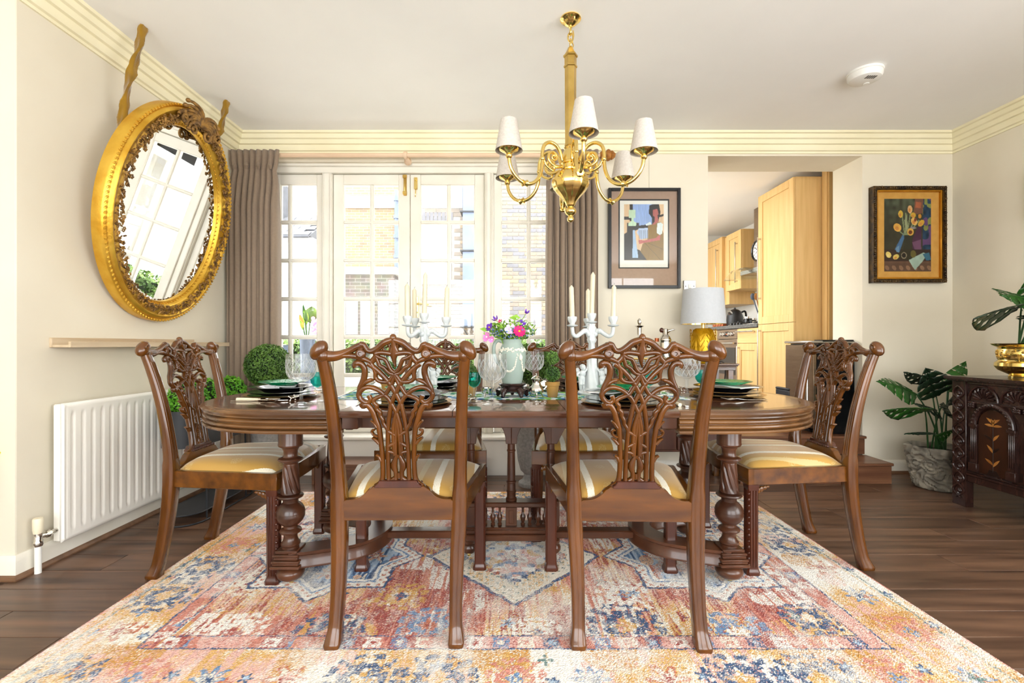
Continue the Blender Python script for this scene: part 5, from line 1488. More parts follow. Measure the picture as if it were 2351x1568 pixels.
# urn topiaries flanking the doors
def urn_topiary(x, y, rb, zc_, label, seed):
    r = empty('urn_planter', (x, y, 0)); tag(r, label+' grey stone urn', 'urn', 'stone urns by the garden doors')
    q = MB(); q.lathe([(0,0),(.085,0),(.088,.01),(.085,.025),(.062,.04),(.05,.062),(.048,.085),(.055,.093),(.072,.11),(.092,.18),(.104,.28),(.108,.38),(.106,.46),(.112,.48),(.116,.5),(.112,.52),(.1,.52),(.09,.5),(0,.5)], n=40); q.build('urn', 'stone_urn', r, angle=35)
    q = MB(); q.lathe([(0,.50),(.098,.50),(.09,.513),(0,.516)], n=24); q.build('soil', 'soil', r)
    t = empty('ball_topiary', (x, y, .512)); tag(t, 'clipped dark green box ball topiary '+label, 'plant', 'topiaries by the garden doors')
    q = MB(); q.tube([(0,0,0),(.004,0,zc_-.512)], .012, 8); q.build('stem', 'soil', t)
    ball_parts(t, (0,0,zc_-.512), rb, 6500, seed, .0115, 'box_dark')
urn_topiary(-1.66, 3.25, .148, .85, 'left of the garden doors beside the curtain in', 31)
urn_topiary(.165, 3.32, .142, .86, 'right of the garden doors behind the table in', 32)
for o in list(bpy.data.objects):
    if o.name.startswith('urn_planter'): o['label'] = 'grey stone urn planter ' + ('right of the garden doors, seen below the table' if o.location.x > 0 else 'left of the garden doors by the curtain')
    if o.name.startswith('ball_topiary'): o['label'] = 'clipped dark green box ball topiary ' + ('behind the flower jug' if o.location.x > 0 else 'beside the left curtain')

# ---------------------------------------------------------------- pictures
def raster(name, parent, x0, x1, z0, z1, Y, nx, nz, fn, mat='print_ink'):
    """flat print: colours computed per vertex, fn(U, V) with V downwards"""
    U, V = np.meshgrid(np.linspace(0,1,nx), np.linspace(0,1,nz))
    img = fn(U, V)
    vs_ = np.stack([(x0+(x1-x0)*U).ravel(), np.full(U.size, Y), (z1+(z0-z1)*V).ravel()], 1)
    idx = np.arange(nx*nz).reshape(nz, nx)
    fc = np.stack([idx[:-1,:-1].ravel(), idx[1:,:-1].ravel(), idx[1:,1:].ravel(), idx[:-1,1:].ravel()], 1)
    me = bpy.data.meshes.new(name); me.from_pydata(vs_.tolist(), [], fc.tolist()); me.materials.append(MATS[mat])
    o = bpy.data.objects.new(name, me); COL.objects.link(o); o.parent = parent
    setcol(o, np.clip(img.reshape(-1,3),0,1))
    return o
def frame_mesh(q, x0, x1, z0, z1, w, y0, y1):
    q.box(x0,x0+w,y0,y1,z0,z1); q.box(x1-w,x1,y0,y1,z0,z1); q.box(x0+w,x1-w,y0,y1,z0,z0+w); q.box(x0+w,x1-w,y0,y1,z1-w,z1)
def poly_mask(U, V, pts):
    ins = np.zeros(U.shape, bool); n = len(pts)
    for i in range(n):
        x1_, y1_ = pts[i]; x2_, y2_ = pts[(i+1) % n]
        c = ((y1_ > V) != (y2_ > V)) & (U < (x2_-x1_)*(V-y1_)/((y2_-y1_) if y2_ != y1_ else 1e-9) + x1_)
        ins ^= c
    return ins
PY = 3.615
x0, x1, z0, z1 = ax(1396.5,PY), ax(1562,PY), az(662,PY), az(432,PY)
pr = empty('framed_print'); tag(pr, 'black framed abstract figure print with taupe mount on the back wall', 'picture')
q = MB(); frame_mesh(q, x0,x1,z0,z1,.0225,PY-.012,YB-.001); q.build('frame', 'black_frame', pr, bevel=.002)
q = MB(); q.box(x0+.02,x1-.02,PY+.008,YB-.002,z0+.02,z1-.02); q.build('mount', 'mat_taupe', pr, flat=True)
fx = lambda X: x0+(X-62)/(1090-62)*(x1-x0); fz = lambda Yp: z1+(Yp-40)/(1458-40)*(z0-z1)
q = MB(); q.box(fx(210),fx(935),PY+.0065,PY+.009,fz(1175),fz(190)); q.build('slip', 'mat_black', pr, flat=True)
q = MB(); q.box(fx(230),fx(915),PY+.005,PY+.0075,fz(1158),fz(214)); q.build('paper', 'paper', pr, flat=True)
def abstract(U, V):
    im = np.ones(U.shape+(3,))*lin((224,190,150)); P = lambda pts, c: im.__setitem__(poly_mask(U,V,pts), lin(c))
    tex = vnoise(U, V, 60, 12, 5)[...,None]*.25+.87
    P([(.22,0),(.74,0),(.74,.34),(.5,.42),(.36,.4),(.22,.3)], (150,176,222))
    P([(.14,0),(.22,0),(.22,.3),(.14,.3)], (34,32,34)); P([(0,.22),(.2,.22),(.2,.275),(0,.275)], (34,32,34)); P([(.86,.2),(1,.17),(1,.21),(.86,.24)], (34,32,34))
    P([(.72,0),(.88,0),(.92,.14),(.86,.32),(.7,.36),(.7,.24),(.62,.16),(.64,.02)], (30,28,30))
    P([(.07,.33),(.38,.33),(.38,.38),(.6,.36),(.6,.42),(.3,.46),(.24,.52),(.33,.8),(.4,.82),(.58,1),(0,1),(0,.53),(.07,.5)], (36,33,33))
    P([(.22,.46),(.27,.46),(.36,.96),(.21,.96)], (170,196,224)); P([(.37,.43),(.6,.42),(.6,.6),(.42,.63),(.32,.5)], (186,202,228))
    P([(.6,.38),(.68,.36),(.92,.31),(.98,.5),(1,.52),(1,1),(.58,1),(.41,.84),(.46,.72),(.6,.62)], (140,108,46))
    P([(.84,.34),(.92,.32),(.98,.36),(.96,.52),(.9,.55),(.82,.51)], (226,236,232)); P([(.54,.36),(.66,.31),(.69,.36),(.56,.38)], (226,236,232))
    P([(.72,.1),(.84,.08),(.87,.18),(.78,.23),(.72,.2)], (180,98,92)); P([(.77,.22),(.85,.2),(.86,.31),(.78,.36),(.7,.37),(.77,.31)], (180,98,92))
    P([(.88,.55),(.92,.55),(.9,.64),(.5,.69),(.38,.71),(.36,.63),(.5,.645),(.8,.6)], (190,102,98))
    g = (np.abs(U-.205) < .085) & (np.abs(V-.17) < .07); im[g] = lin((196,220,188)); P([(.11,.34),(.18,.3),(.18,.24),(.24,.24),(.24,.3),(.31,.33),(.3,.39),(.11,.39)], (202,228,196))
    for k in range(5):
        u_ = .38+.05*k; im[(np.abs(U-u_) < .006) & (V > .46) & (V < .62) & (U < .6)] = lin((40,40,60))
    ln = (np.abs((V-.69)-(U-.52)*.75) < .004) & (U > .52); im[ln] = lin((60,44,20)); ln = (np.abs((V-.69)-(U-.6)*.3) < .003) & (U > .6); im[ln] = lin((60,44,20))
    return im*tex
raster('print', pr, fx(290), fx(856), fz(1060), fz(265), PY+.0045, 90, 126, abstract)
q = MB(); q.box(x0+.02,x1-.02,PY+.0005,PY+.0015,z0+.02,z1-.02); q.build('glazing', 'pane_glass', pr, flat=True)
# picture wire to the cornice
m = MB(); m.box(ax(1490,YB), ax(1493,YB), YB-.006, YB-.0005, z1, 2.479); tag(m.build('cable_cover', 'wall_paint'), 'slim cream cable cover above the framed print', 'cable cover')
# switch
sw = empty('light_switch', (ax(1581,YB), YB, az(658,YB))); tag(sw, 'chrome wall switch plate between print and kitchen opening', 'switch')
q = MB(); q.box(-.048,.048,-.022,-.0005,-.046,.046); q.build('back_box', 'silver', sw, bevel=.004)
q = MB(); q.box(-.045,.045,-.0245,-.0215,-.043,.043); q.build('plate', 'steel', sw, bevel=.001)
q = MB(); q.box(-.012,.012,-.030,-.0245,-.016,.016); q.build('rocker', 'plastic_white', sw, bevel=.002)
for s in (-1,1):
    q = MB(); q.T = Matrix.Translation((s*.032,-.0245,0)) @ Matrix.Rotation(H2,4,'X'); q.lathe([(0,0),(.0045,0),(.003,.0015),(0,.0015)], n=10); q.build('screw', 'black_satin', sw)

# tulip painting
PT = 3.6
x0, x1, z0, z1 = ax(2003,PT), ax(2171,PT), az(649,PT), az(428,PT)
tp = empty('tulip_painting'); tag(tp, 'still life painting of yellow tulips in ornate gilt frame', 'painting')
gx = lambda X: x0+(X-75)/(1165-75)*(x1-x0); gz = lambda Yp: z1+(Yp-75)/(1500-75)*(z0-z1)
q = MB(); frame_mesh(q, x0,x1,z0,z1,.028,PT-.012,YB-.001)
rn = random.Random(9)
for (a, b, c, d_) in ((x0,z0,x1,z0),(x0,z1,x1,z1),(x0,z0,x0,z1),(x1,z0,x1,z1)):
    ln = math.hypot(c-a,d_-b); n_ = int(ln/.0155)
    for k in range(n_+1):
        t = k/n_; xx, zz = a+(c-a)*t, b+(d_-b)*t
        inx = .012 if xx < x0+.001 else (-.012 if xx > x1-.001 else 0); inz = .012 if zz < z0+.001 else (-.012 if zz > z1-.001 else 0)
        q.ball((xx+inx+rn.uniform(-.003,.003), PT-.014, zz+inz+rn.uniform(-.003,.003)), (rn.uniform(.007,.011),.007,rn.uniform(.007,.011)), 7, 5)
q.build('carved_frame', 'frame_antique', tp, angle=50)
q = MB(); frame_mesh(q, x0+.028,x1-.028,z0+.028,z1-.028,.013,PT-.006,YB-.002); q.build('gilt_slip', 'gilt_flat', tp, bevel=.003)
q = MB(); q.box(x0+.03,x1-.03,PT+.012,YB-.003,z0+.03,z1-.03); q.build('mount', 'mount_gold', tp, flat=True)
def tulips(U, V):
    n1 = vnoise(U,V,5,6,41); n2 = vnoise(U,V,14,16,42)
    im = lin((62,60,46))*(.55+.6*n1[...,None]) + lin((80,100,84))*np.clip((.45-V)*1.0,0,.6)[...,None]*n2[...,None]*1.6
    P = lambda pts, c, k=1.0: im.__setitem__(poly_mask(U,V,pts), lin(c)*k)
    def El(cx,cy,rx,ry,c,rot=0):
        dx, dy = U-cx, V-cy; a, b = dx*math.cos(rot)+dy*math.sin(rot), -dx*math.sin(rot)+dy*math.cos(rot)
        im[(a/rx)**2+(b/ry)**2 < 1] = lin(c)
    bl = (U > .82); im[bl] = (lin((30,56,84))*(.6+.9*n2[...,None]))[bl]; mk = bl & (vnoise(U,V,9,10,43) > .66); im[mk] = lin((130,140,80)); mk = bl & (vnoise(U,V,9,10,44) > .7); im[mk] = lin((96,70,120))
    P([(.66,0),(.84,0),(.82,.2),(.62,.22)], (120,84,70)); P([(.68,.04),(.8,.05),(.78,.13),(.66,.12)], (168,100,72)); P([(.72,.38),(.8,.38),(.78,.7),(.7,.76),(.6,.68),(.6,.56)], (74,44,72)); P([(.6,.6),(.78,.56),(.8,.78),(.66,.72)], (110,76,110))
    P([(0,.7),(1,.7),(1,.86),(0,.86)], (58,42,36)); P([(0,.86),(1,.86),(1,.885),(0,.885)], (104,78,62)); P([(0,.885),(1,.885),(1,1),(0,1)], (96,72,58))
    for k in range(7): El(.06+.15*k,.95,.05,.03,(140,110,88),.4)
    P([(.42,.46),(.45,.5),(.32,.74),(.22,.7)], (72,112,160)); P([(.24,.68),(.32,.64),(.32,.74),(.26,.73)], (110,150,190))
    P([(.52,.84),(.84,.74),(.92,.76),(.82,.86),(.66,.98),(.6,.93)], (160,188,182)); P([(.82,.76),(.96,.74),(1,.84),(.9,.85)], (60,110,140))
    for (a,b,c,d) in ((.38,.22,.44,.5),(.46,.2,.46,.5),(.56,.2,.47,.55),(.64,.3,.48,.52),(.28,.42,.46,.52),(.74,.3,.5,.5)):
        t = np.clip(((U-a)*(c-a)+(V-b)*(d-b))/((c-a)**2+(d-b)**2),0,1); dd = np.hypot(U-a-t*(c-a),(V-b-t*(d-b))*1.5); im[dd < .013] = lin((132,148,112))
    P([(.43,.3),(.49,.2),(.5,.4),(.46,.48)], (150,162,130)); P([(.5,.44),(.58,.38),(.7,.4),(.62,.42)], (140,140,150))
    im[((U-.47)/.17)**2+((V-.77)/.075)**2 < 1] = lin((52,50,34)); P([(.43,.5),(.55,.5),(.56,.7),(.41,.7)], (50,52,42))
    El(.42,.78,.06,.045,(150,140,120)); El(.42,.78,.045,.034,(40,36,28)); El(.62,.76,.06,.05,(104,98,50))
    for (cx,cy,rx,ry,c,ro) in ((.35,.21,.05,.05,(216,186,74),.3),(.55,.145,.05,.055,(222,180,130),0),(.62,.225,.055,.035,(206,170,60),0),(.64,.31,.07,.05,(222,184,110),.3),(.79,.335,.07,.04,(206,168,60),-.4),(.76,.24,.035,.03,(206,150,50),0),(.28,.395,.085,.055,(224,176,84),.2),(.56,.455,.07,.05,(214,170,80),0),(.09,.77,.06,.04,(224,204,120),.3),(.25,.8,.065,.035,(214,196,110),-.2)):
        El(cx,cy,rx,ry,c,ro); El(cx-.01,cy+.012,rx*.5,ry*.5,(200,140,70) if cx > .2 else (236,222,150),ro)
    El(.56,.46,.04,.028,(104,58,34)); El(.665,.29,.03,.024,(120,60,50))
    return im*(.9+.25*n2[...,None])*np.array([.78,.72,.62])
raster('canvas', tp, gx(268), gx(966), gz(1330), gz(252), PT+.0105, 110, 168, tulips)

# dark picture at the right edge
dp = empty('dark_picture'); tag(dp, 'dark glossy framed picture on the right wall at the photo edge', 'picture')
q = MB(); q.box(XR-.045,XR-.0005,2.62,3.08,1.83,2.14); q.build('frame', 'black_gloss', dp, bevel=.006)
q = MB(); q.box(XR-.048,XR-.044,2.65,3.05,1.86,2.11); q.build('print', 'frame_antique', dp)

# smoke alarm
sa = empty('smoke_alarm', (2.13,2.79,CH)); tag(sa, 'round white smoke alarm on the ceiling', 'smoke alarm')
q = MB(); q.lathe([(0,0),(.092,0),(.092,-.012),(.088,-.014),(.088,-.03),(.080,-.046),(.066,-.052),(0,-.053)], n=40); q.build('body', 'plastic_white', sa, angle=30)
q = MB()
for k in range(5): q.box(-.024+.012*k,-.018+.012*k,-.058,-.026,-.0538,-.0522)
q.build('vent_slots', 'black_satin', sa)
q = MB(); q.lathe([(0,-.056),(.016,-.056),(.017,-.05),(0,-.05)], (.03,.03,0), 16); q.build('test_button', 'plastic_white', sa)

# ---------------------------------------------------------------- console table behind, with lamp
cx0, cx1, cy0, cy1, cz = .80, 1.612, 3.31, 3.59, .862
cs = empty('console_table'); tag(cs, 'mahogany console table against the back wall under the print', 'table')
q = MB(); q.box(cx0-.02,cx1+.02,cy0-.02,cy1,cz-.012,cz); q.box(cx0-.014,cx1+.014,cy0-.014,cy1,cz-.02,cz-.012); q.box(cx0-.006,cx1+.006,cy0-.006,cy1,cz-.03,cz-.02); q.build('top', 'mahogany_rail', cs, bevel=.003)
q = MB(); q.box(cx0,cx1,cy0,cy1,cz-.045,cz-.03); q.build('apron', 'mahogany_rail', cs)
for x in (cx0+.005, cx1-.05):
    for y in (cy0+.005, cy1-.05): q = MB(); q.box(x,x+.04,y,y+.04,0,cz-.045); q.build('leg', 'mahogany_rail', cs, bevel=.003)
q = MB(); q.box(cx0+.05,cx1-.055,cy0+.01,cy1,.235,.44); bx_ = q.build('drawer_box', 'mahogany_dark', cs, bevel=.004)
for k in (0,1):
    q = MB(); w_ = (cx1-cx0-.12)/2; q.box(cx0+.055+w_*k,cx0+.05+w_*(k+1),cy0+.0,cy0+.012,.25,.43); d_ = q.build('drawer', 'mahogany_dark', cs, bevel=.004)
    q = MB(); q.ball((cx0+.055+w_*(k+.5),cy0-.008,.34), .012, 10, 8); q.build('knob', 'brass_dull', d_)
lx, ly = ax(1614,3.44), 3.44
lm = empty('table_lamp', (lx,ly,cz)); tag(lm, 'table lamp with gold leaf-textured base and white drum shade', 'lamp')
q = MB()
def lampr(r_, z, th): return r_*(1+.012*math.cos(8*th) + .01*math.sin(16*th+z*90))
q.lathe([(0,0),(.075,0),(.08,.01),(.086,.08),(.088,.15),(.084,.2),(.07,.24),(.05,.254),(0,.256)], n=64, rfun=lampr); q.build('base', 'gold_ceramic', lm, angle=50)
q = MB()
for k in range(8):
    a = k*math.pi/4+.2
    for s in (-1,1):
        for j in range(5):
            zz = .03+j*.042; r0 = .088
            q.tube([((r0)*math.cos(a),(r0)*math.sin(a),zz),((r0+.001)*math.cos(a+s*.3),(r0+.001)*math.sin(a+s*.3),zz+.05)], .0022, 5)
q.build('leaf_veins', 'gold_ceramic', lm)
q = MB(); q.lathe([(0,.25),(.012,.25),(.012,.31),(0,.31)], n=14); q.build('neck', 'brass', lm)
q = MB(); q.lathe([(.157,.286),(.139,.54)], n=48); o = q.build('shade', 'lamp_shade', lm, angle=80)
bm = bmesh.new(); bm.from_mesh(o.data)
for f in [f for f in bm.faces if len(f.verts) > 4]: bm.faces.remove(f)
bm.to_mesh(o.data); bm.free(); sd = o.modifiers.new('t','SOLIDIFY'); sd.thickness = .003
q = MB(); q.lathe([(.1535,.287),(.1355,.538)], n=48); o = q.build('shade_lining', 'brass', lm, angle=80)
bm = bmesh.new(); bm.from_mesh(o.data)
for f in [f for f in bm.faces if len(f.verts) > 4]: bm.faces.remove(f)
bm.to_mesh(o.data); bm.free()
q = MB(); q.tube(catmull([(.06,.02,.012),(.14,.0,.008),(.165,.0,-.05),(.15,.02,-.3),(.17,.05,-.55)], 6), .004, 6); q.build('flex', 'black_satin', lm)
# decanter, shaker, tray, glasses on the console
y = 3.47; de = empty('decanter', (ax(1468,y),y,cz+.008)); tag(de, 'cut glass decanter with silver pine cone stopper', 'decanter')
q = MB(); q.lathe([(0,0),(.048,0),(.05,.01),(.05,.09),(.04,.13),(.018,.17),(.015,.215),(.013,.215),(.012,.17),(0,.16)], n=24); q.build('bottle', 'crystal', de, angle=40)
q = MB(); q.lathe([(.012,.20),(.016,.2),(.017,.25),(.032,.262),(.034,.265),(.015,.268),(.009,.275),(0,.278)], n=20); q.build('collar', 'silver', de)
q = MB(); q.lathe([(0,.27),(.008,.274),(.014,.29),(.012,.305),(.006,.317),(0,.322)], n=18, rfun=lambda r_, z, th: r_*(1+.16*math.sin(6*th+z*500))); q.build('pine_cone', 'silver', de)
y = 3.43; sk = empty('cocktail_shaker', (ax(1527,y),y,cz+.008)); tag(sk, 'silver spouted cocktail shaker on the console', 'shaker')
q = MB(); q.lathe([(0,0),(.044,0),(.046,.01),(.046,.13),(.042,.15),(.044,.155),(.044,.165),(.034,.185),(.024,.195),(.021,.2),(.021,.235),(.018,.243),(0,.246)], n=28); q.build('body', 'silver', sk, angle=40)
q = MB(); q.tube([(.01,0,.22),(.04,0,.232),(.07,-.005,.238)], [.016,.008,.003], 10); q.build('spout', 'silver', sk)
q = MB(); q.ball((-.026,0,.232), (.016,.016,.018), 12, 8); q.build('knob', 'mahogany_dark', sk)
tr_ = empty('serving_tray', (ax(1500,3.44),3.44,cz)); tag(tr_, 'dark tray with gilt gallery holding the decanter', 'tray')
q = MB(); q.box(-.17,.17,-.1,.1,0,.008); q.build('tray_base', 'black_gloss', tr_)
q = MB(); q.tube([(-.17,-.1,.03),(.17,-.1,.03),(.17,.1,.03),(-.17,.1,.03)], .004, 6, closed=True)
for k in range(18): q.tube([(-.165+k*.0194,-.1,.006),(-.165+k*.0194,-.1,.03)], .0025, 5)
q.build('gallery', 'brass_dull', tr_)
bt = empty('small_bottle', (ax(1508,3.5),3.5,cz+.008)); tag(bt, 'small bottle with copper top beside the shaker', 'bottle')
q = MB(); q.lathe([(0,0),(.026,0),(.026,.1),(.012,.125),(.012,.15),(0,.15)], n=16); q.build('glass', 'crystal', bt)
q = MB(); q.lathe([(0,.148),(.016,.148),(.016,.175),(0,.175)], n=14); q.build('stopper', 'copper', bt)
bk = empty('remote_tray', (ax(1642,3.36),3.36,cz)); tag(bk, 'flat black tray at the right end of the console', 'tray')
q = MB(); q.box(-.045,.03,-.03,.03,0,.012); q.build('tray_base', 'black_satin', bk, bevel=.002)
q = MB(); q.box(-.03,.015,-.015,.015,.012,.02); q.build('remote', 'black_gloss', bk, bevel=.003)

# ---------------------------------------------------------------- carved chest on the right
XC = 2.81; ct = .80
cq = empty('carved_chest'); tag(cq, 'dark carved oak chest with arched inlaid panels by the right wall', 'chest')
cyA, cyB = 1.86, 2.96
q = MB(); q.box(XC+.02, XR-.03, cyA+.02, cyB-.02, .16, ct-.02); q.build('carcass', 'chest_oak', cq)
q = MB(); q.box(XC-.03, XR-.035, cyA-.03, cyB+.03, ct-.018, ct); q.box(XC-.02, XR-.035, cyA-.02, cyB+.02, ct-.026, ct-.018); q.build('lid', 'chest_oak', cq, bevel=.005, seg=2)
for y in (cyA, cyB-.09):
    q = MB(); q.box(XC,XC+.05,y,y+.09,0,ct-.028); st_ = q.build('stile', 'chest_oak', cq, bevel=.003)
    q = MB(); n_ = 9
    for k in range(n_):
        zc_ = .06+k*(ct-.12)/n_+.03
        q.T = Matrix.Translation((XC-.001,y+.045,zc_)) @ Matrix.Rotation(-H2,4,'Y')
        q.lathe([(0,.006),(.007,.006),(.010,.002),(.012,.0005),(.016,.004),(.020,.005),(.023,.0),(0,-.002)], n=16); q.T = None
    for s in (-1,1):
        P = [(XC-.003, y+.045+s*.034*math.sin((z-.06)/((ct-.12)/n_)*math.pi), z) for z in np.linspace(.05,ct-.06,90)]
        q.tube(P, .0055, 6)
    q.build('guilloche', 'chest_oak', st_)
for y in (cyA+.02, cyB-.07):
    q = MB(); q.box(XR-.09,XR-.04,y,y+.05,0,.2); q.build('back_leg', 'chest_oak', cq)
for (z0_, z1_, dx_) in ((ct-.045,ct-.028,.006),(ct-.16,ct-.145,.004),(.16,.2,.008),(.2,.215,.016),(.215,.225,.010)):
    q = MB(); q.box(XC+.012-dx_,XC+.05,cyA+.09,cyB-.09,z0_,z1_); q.build('rail', 'chest_oak', cq, bevel=.003)
q = MB(); q.box(XC+.014,XC+.03,cyA+.09,cyB-.09,.2,ct-.03); q.build('back_board', 'chest_oak', cq)
span = (cyB-.09)-(cyA+.09); 
nl = 5; lw_ = span/nl
for k in range(nl):
    yc_ = cyA+.09+lw_*(k+.5); zb_ = ct-.143
    q = MB()
    for t in np.linspace(.12, math.pi-.12, 9): q.tube([(XC+.012,yc_+.018*math.cos(t),zb_+.01+.015*math.sin(t)),(XC+.006,yc_+.05*math.cos(t),zb_+.01+.055*math.sin(t)),(XC+.010,yc_+.066*math.cos(t),zb_+.008+.072*math.sin(t))], [.004,.009,.005], 6)
    q.tube([(XC+.010,yc_+.085*math.cos(t),zb_+.002+.09*math.sin(t)) for t in np.linspace(0,math.pi,17)], .006, 6)
    q.build('lunette', 'chest_oak', cq)
npn = 3; pw_ = span/npn
for k in range(npn):
    yc_ = cyA+.09+pw_*(k+.5); za, zbm = .235, ct-.165; hw_ = .085
    zs_ = zbm-.115
    arch_ = [(yc_-hw_,za),(yc_+hw_,za)] + [(yc_+hw_*math.cos(t), zs_+.095*math.sin(t)) for t in np.linspace(0,math.pi,15)]
    q = MB(); q.prism(arch_, lambda u,v,d: Vector((d,u,v)), XC+.008, XC+.016); pnl = q.build('arched_panel', 'chest_panel', cq)
    q = MB()
    q.tube([(XC+.006,yc_+(hw_+.022)*math.cos(t),zs_+.12*math.sin(t)) for t in np.linspace(0,math.pi,21)], .016, 8)
    for t in np.linspace(0.05,math.pi-.05,17): q.ball((XC-.009,yc_+(hw_+.022)*math.cos(t),zs_+.12*math.sin(t)), (.007,.009,.009), 7, 5)
    q.build('arch_moulding', 'chest_oak', pnl, angle=50)
    for s in (-1,1):
        q = MB()
        y_ = yc_+s*(hw_+.022); q.box(XC-.004,XC+.016,y_-.018,y_+.018,za+.05,zs_)
        for o_ in (-.01,0,.01): q.tube([(XC-.005,y_+o_,za+.07),(XC-.005,y_+o_,zs_-.03)], .004, 6)
        q.box(XC-.01,XC+.016,y_-.026,y_+.026,za,za+.05); q.box(XC-.008,XC+.016,y_-.024,y_+.024,zs_-.02,zs_)
        for j in range(7): q.ball((XC+.006,yc_+s*(hw_+.03+.012*(j%3)),zs_+.10+.012*(j//3)), (.008,.01,.01), 6, 5)
        q.build('pilaster', 'chest_oak', pnl, bevel=.002)
    def leafshape(y_, z_, l, a, w): 
        pts = []
        for t in np.linspace(0,1,7): pts.append((t*l, w*math.sin(t*math.pi)**.8*(1-.3*t)))
        for t in np.linspace(1,0,7)[1:-1]: pts.append((t*l, -w*.35*math.sin(t*math.pi)))
        return [(y_+p*math.cos(a)-h*math.sin(a), z_+p*math.sin(a)+h*math.cos(a)) for p, h in pts]
    q = MB(); qd = MB()
    f3 = lambda u,v,d: Vector((d,u,v))
    for (dz, s, l, a, drk) in ((.30,1,.05,.7,0),(.30,-1,.05,.7,0),(.285,1,.05,.15,0),(.285,-1,.05,.15,0),(.2,-1,.055,.9,0),(.2,1,.06,.5,1),(.13,1,.055,.9,0),(.13,-1,.05,.8,1),(.05,-1,.06,.9,0),(.06,1,.055,.6,0)):
        (qd if drk else q).prism(leafshape(yc_, za+dz, l, a if s > 0 else math.pi-a, .012*s if s > 0 else -.012), f3, XC+.0066, XC+.0082)
    q.prism([(yc_-.006,za+.3),(yc_,za+.285),(yc_+.006,za+.3),(yc_+.012,za+.33),(yc_,za+.32),(yc_-.012,za+.33)], f3, XC+.0066, XC+.0082)
    qd.tube([(XC+.0075,yc_,za+.02),(XC+.0075,yc_,za+.28)], .0016, 5); qd.prism([(yc_-.035,za+.0),(yc_+.035,za+.0),(yc_+.02,za+.03),(yc_-.02,za+.03)], f3, XC+.0066, XC+.0082)
    q.build('floral_inlay', 'inlay_light', pnl, flat=True); qd.build('dark_inlay', 'inlay_dark', pnl, flat=True)

# ---------------------------------------------------------------- monstera plants
def monstera_mesh(L_, W_, curl, seed):
    """leaf lying along +x from its stalk end, with slits and holes cut to the midrib"""
    rn = random.Random(seed); q = MB(); ns = 5; W_ *= 1.5
    def halfw(t): return W_*(math.sin(min(1,t*1.02)**.62*math.pi)**.75)*(1-.25*t)
    def zz(x, y): return -curl*(x/L_)**2*L_ - .35*abs(y)**1.4/(W_**.4)
    for s in (-1,1):
        edges = np.linspace(.02,1,ns+1)
        for k in range(ns):
            a, b = edges[k], edges[k+1]; gap = .2*(b-a)*(1-.4*(k % 2)) if 0 < k else 0
            rows = 6; vs_ = []; 
            for i, t in enumerate(np.linspace(a+gap*.0,b,4)):
                for j in range(rows+1):
                    f = j/rows
                    tt = (a + (b-a)*(i/3)) if f < .5 else (a+gap+(b-a-gap)*(i/3))
                    y = s*halfw(tt)*f; x = L_*(tt + .10*f*f*(1-tt) - .02*f)
                    vs_.append(Vector((x, y, zz(x,y)+.004*math.sin(j*2+i))))
            fs = []
            for i in range(3):
                for j in range(rows): 
                    p0 = i*(rows+1)+j; fs.append((p0,p0+1,p0+rows+2,p0+rows+1))
            q.add(vs_, fs)
    q.tube([(x*L_,0,zz(x*L_,0)+.001) for x in np.linspace(-.02,.96,10)], [.004,.003,.0012], 6)
    return q
def add_leaf(parent, tip_base, direction, L_, W_, roll, mat, seed, curl=.25):
    q = monstera_mesh(L_, W_, curl, seed)
    d = Vector(direction).normalized(); up = Vector((0,0,1)) - d*d.z
    if up.length < .05: up = Vector((0,-1,0)) - d*(-d.y)
    up.normalize(); sd = up.cross(d)
    M3 = Matrix((d, sd, up)).transposed() @ Matrix.Rotation(roll, 3, 'X')
    M4 = M3.to_4x4(); M4.translation = tip_base
    for i, v in enumerate(q.v): q.v[i] = tuple(M4 @ Vector(v))
    o = q.build('leaf', mat, parent, angle=60); sdm = o.modifiers.new('t','SOLIDIFY'); sdm.thickness = .0015
    return o
fp = Vector((2.985, 3.26, 0))
pt = empty('stone_pot', fp); tag(pt, 'weathered carved stone plant pot on the floor by the chest', 'pot')
q = MB(); 
def rough_pot(r_, z, th): a = mnoise.noise(Vector((2.5*math.cos(th)+z*6,2.5*math.sin(th),z*14))); return r_*(1+(.065*math.sin(a*14)+.02*mnoise.noise(Vector((9*math.cos(th),9*math.sin(th),z*60))) if r_ > .1 else 0))
q.lathe([(0,0),(.105,0),(.12,.01)]+[(.12+.046*(t**.8), .01+.25*t) for t in np.linspace(.05,.97,34)]+[(.166,.262),(.168,.285),(.160,.295),(.148,.288),(.144,.25),(0,.245)], n=110, rfun=rough_pot); q.build('bowl', 'concrete_pot', pt, angle=60)
q = MB(); q.lathe([(0,.245),(.144,.245),(.14,.258),(0,.262)], n=30); q.build('soil', 'soil', pt)
fpl = empty('monstera_plant', fp+Vector((0,0,.26))); tag(fpl, 'leafy monstera growing in the stone pot on the floor', 'plant')
LV = [ # pixel of leaf base, depth, pixel of leaf tip, depth, width, roll, dark
 ((2104,905),3.22,(2032,868),3.08,.075,-.9,0),((2124,945),3.2,(2020,922),2.98,.075,.5,0),((2150,912),3.3,(2118,842),3.22,.085,.9,1),((2136,880),3.34,(2075,842),3.2,.05,.3,1),
 ((2150,942),3.26,(2110,922),3.18,.07,-.5,1),((2142,995),3.16,(2078,986),3.1,.03,.2,1),((2150,1000),3.12,(2186,985),3.1,.06,-.7,0),((2176,880),3.32,(2186,862),3.2,.05,.9,0),((2178,900),3.3,(2222,828),3.34,.05,.9,0),
 ((2165,925),3.2,(2195,960),3.12,.06,-.6,1),((2170,935),3.3,(2186,905),3.25,.06,.5,1)]
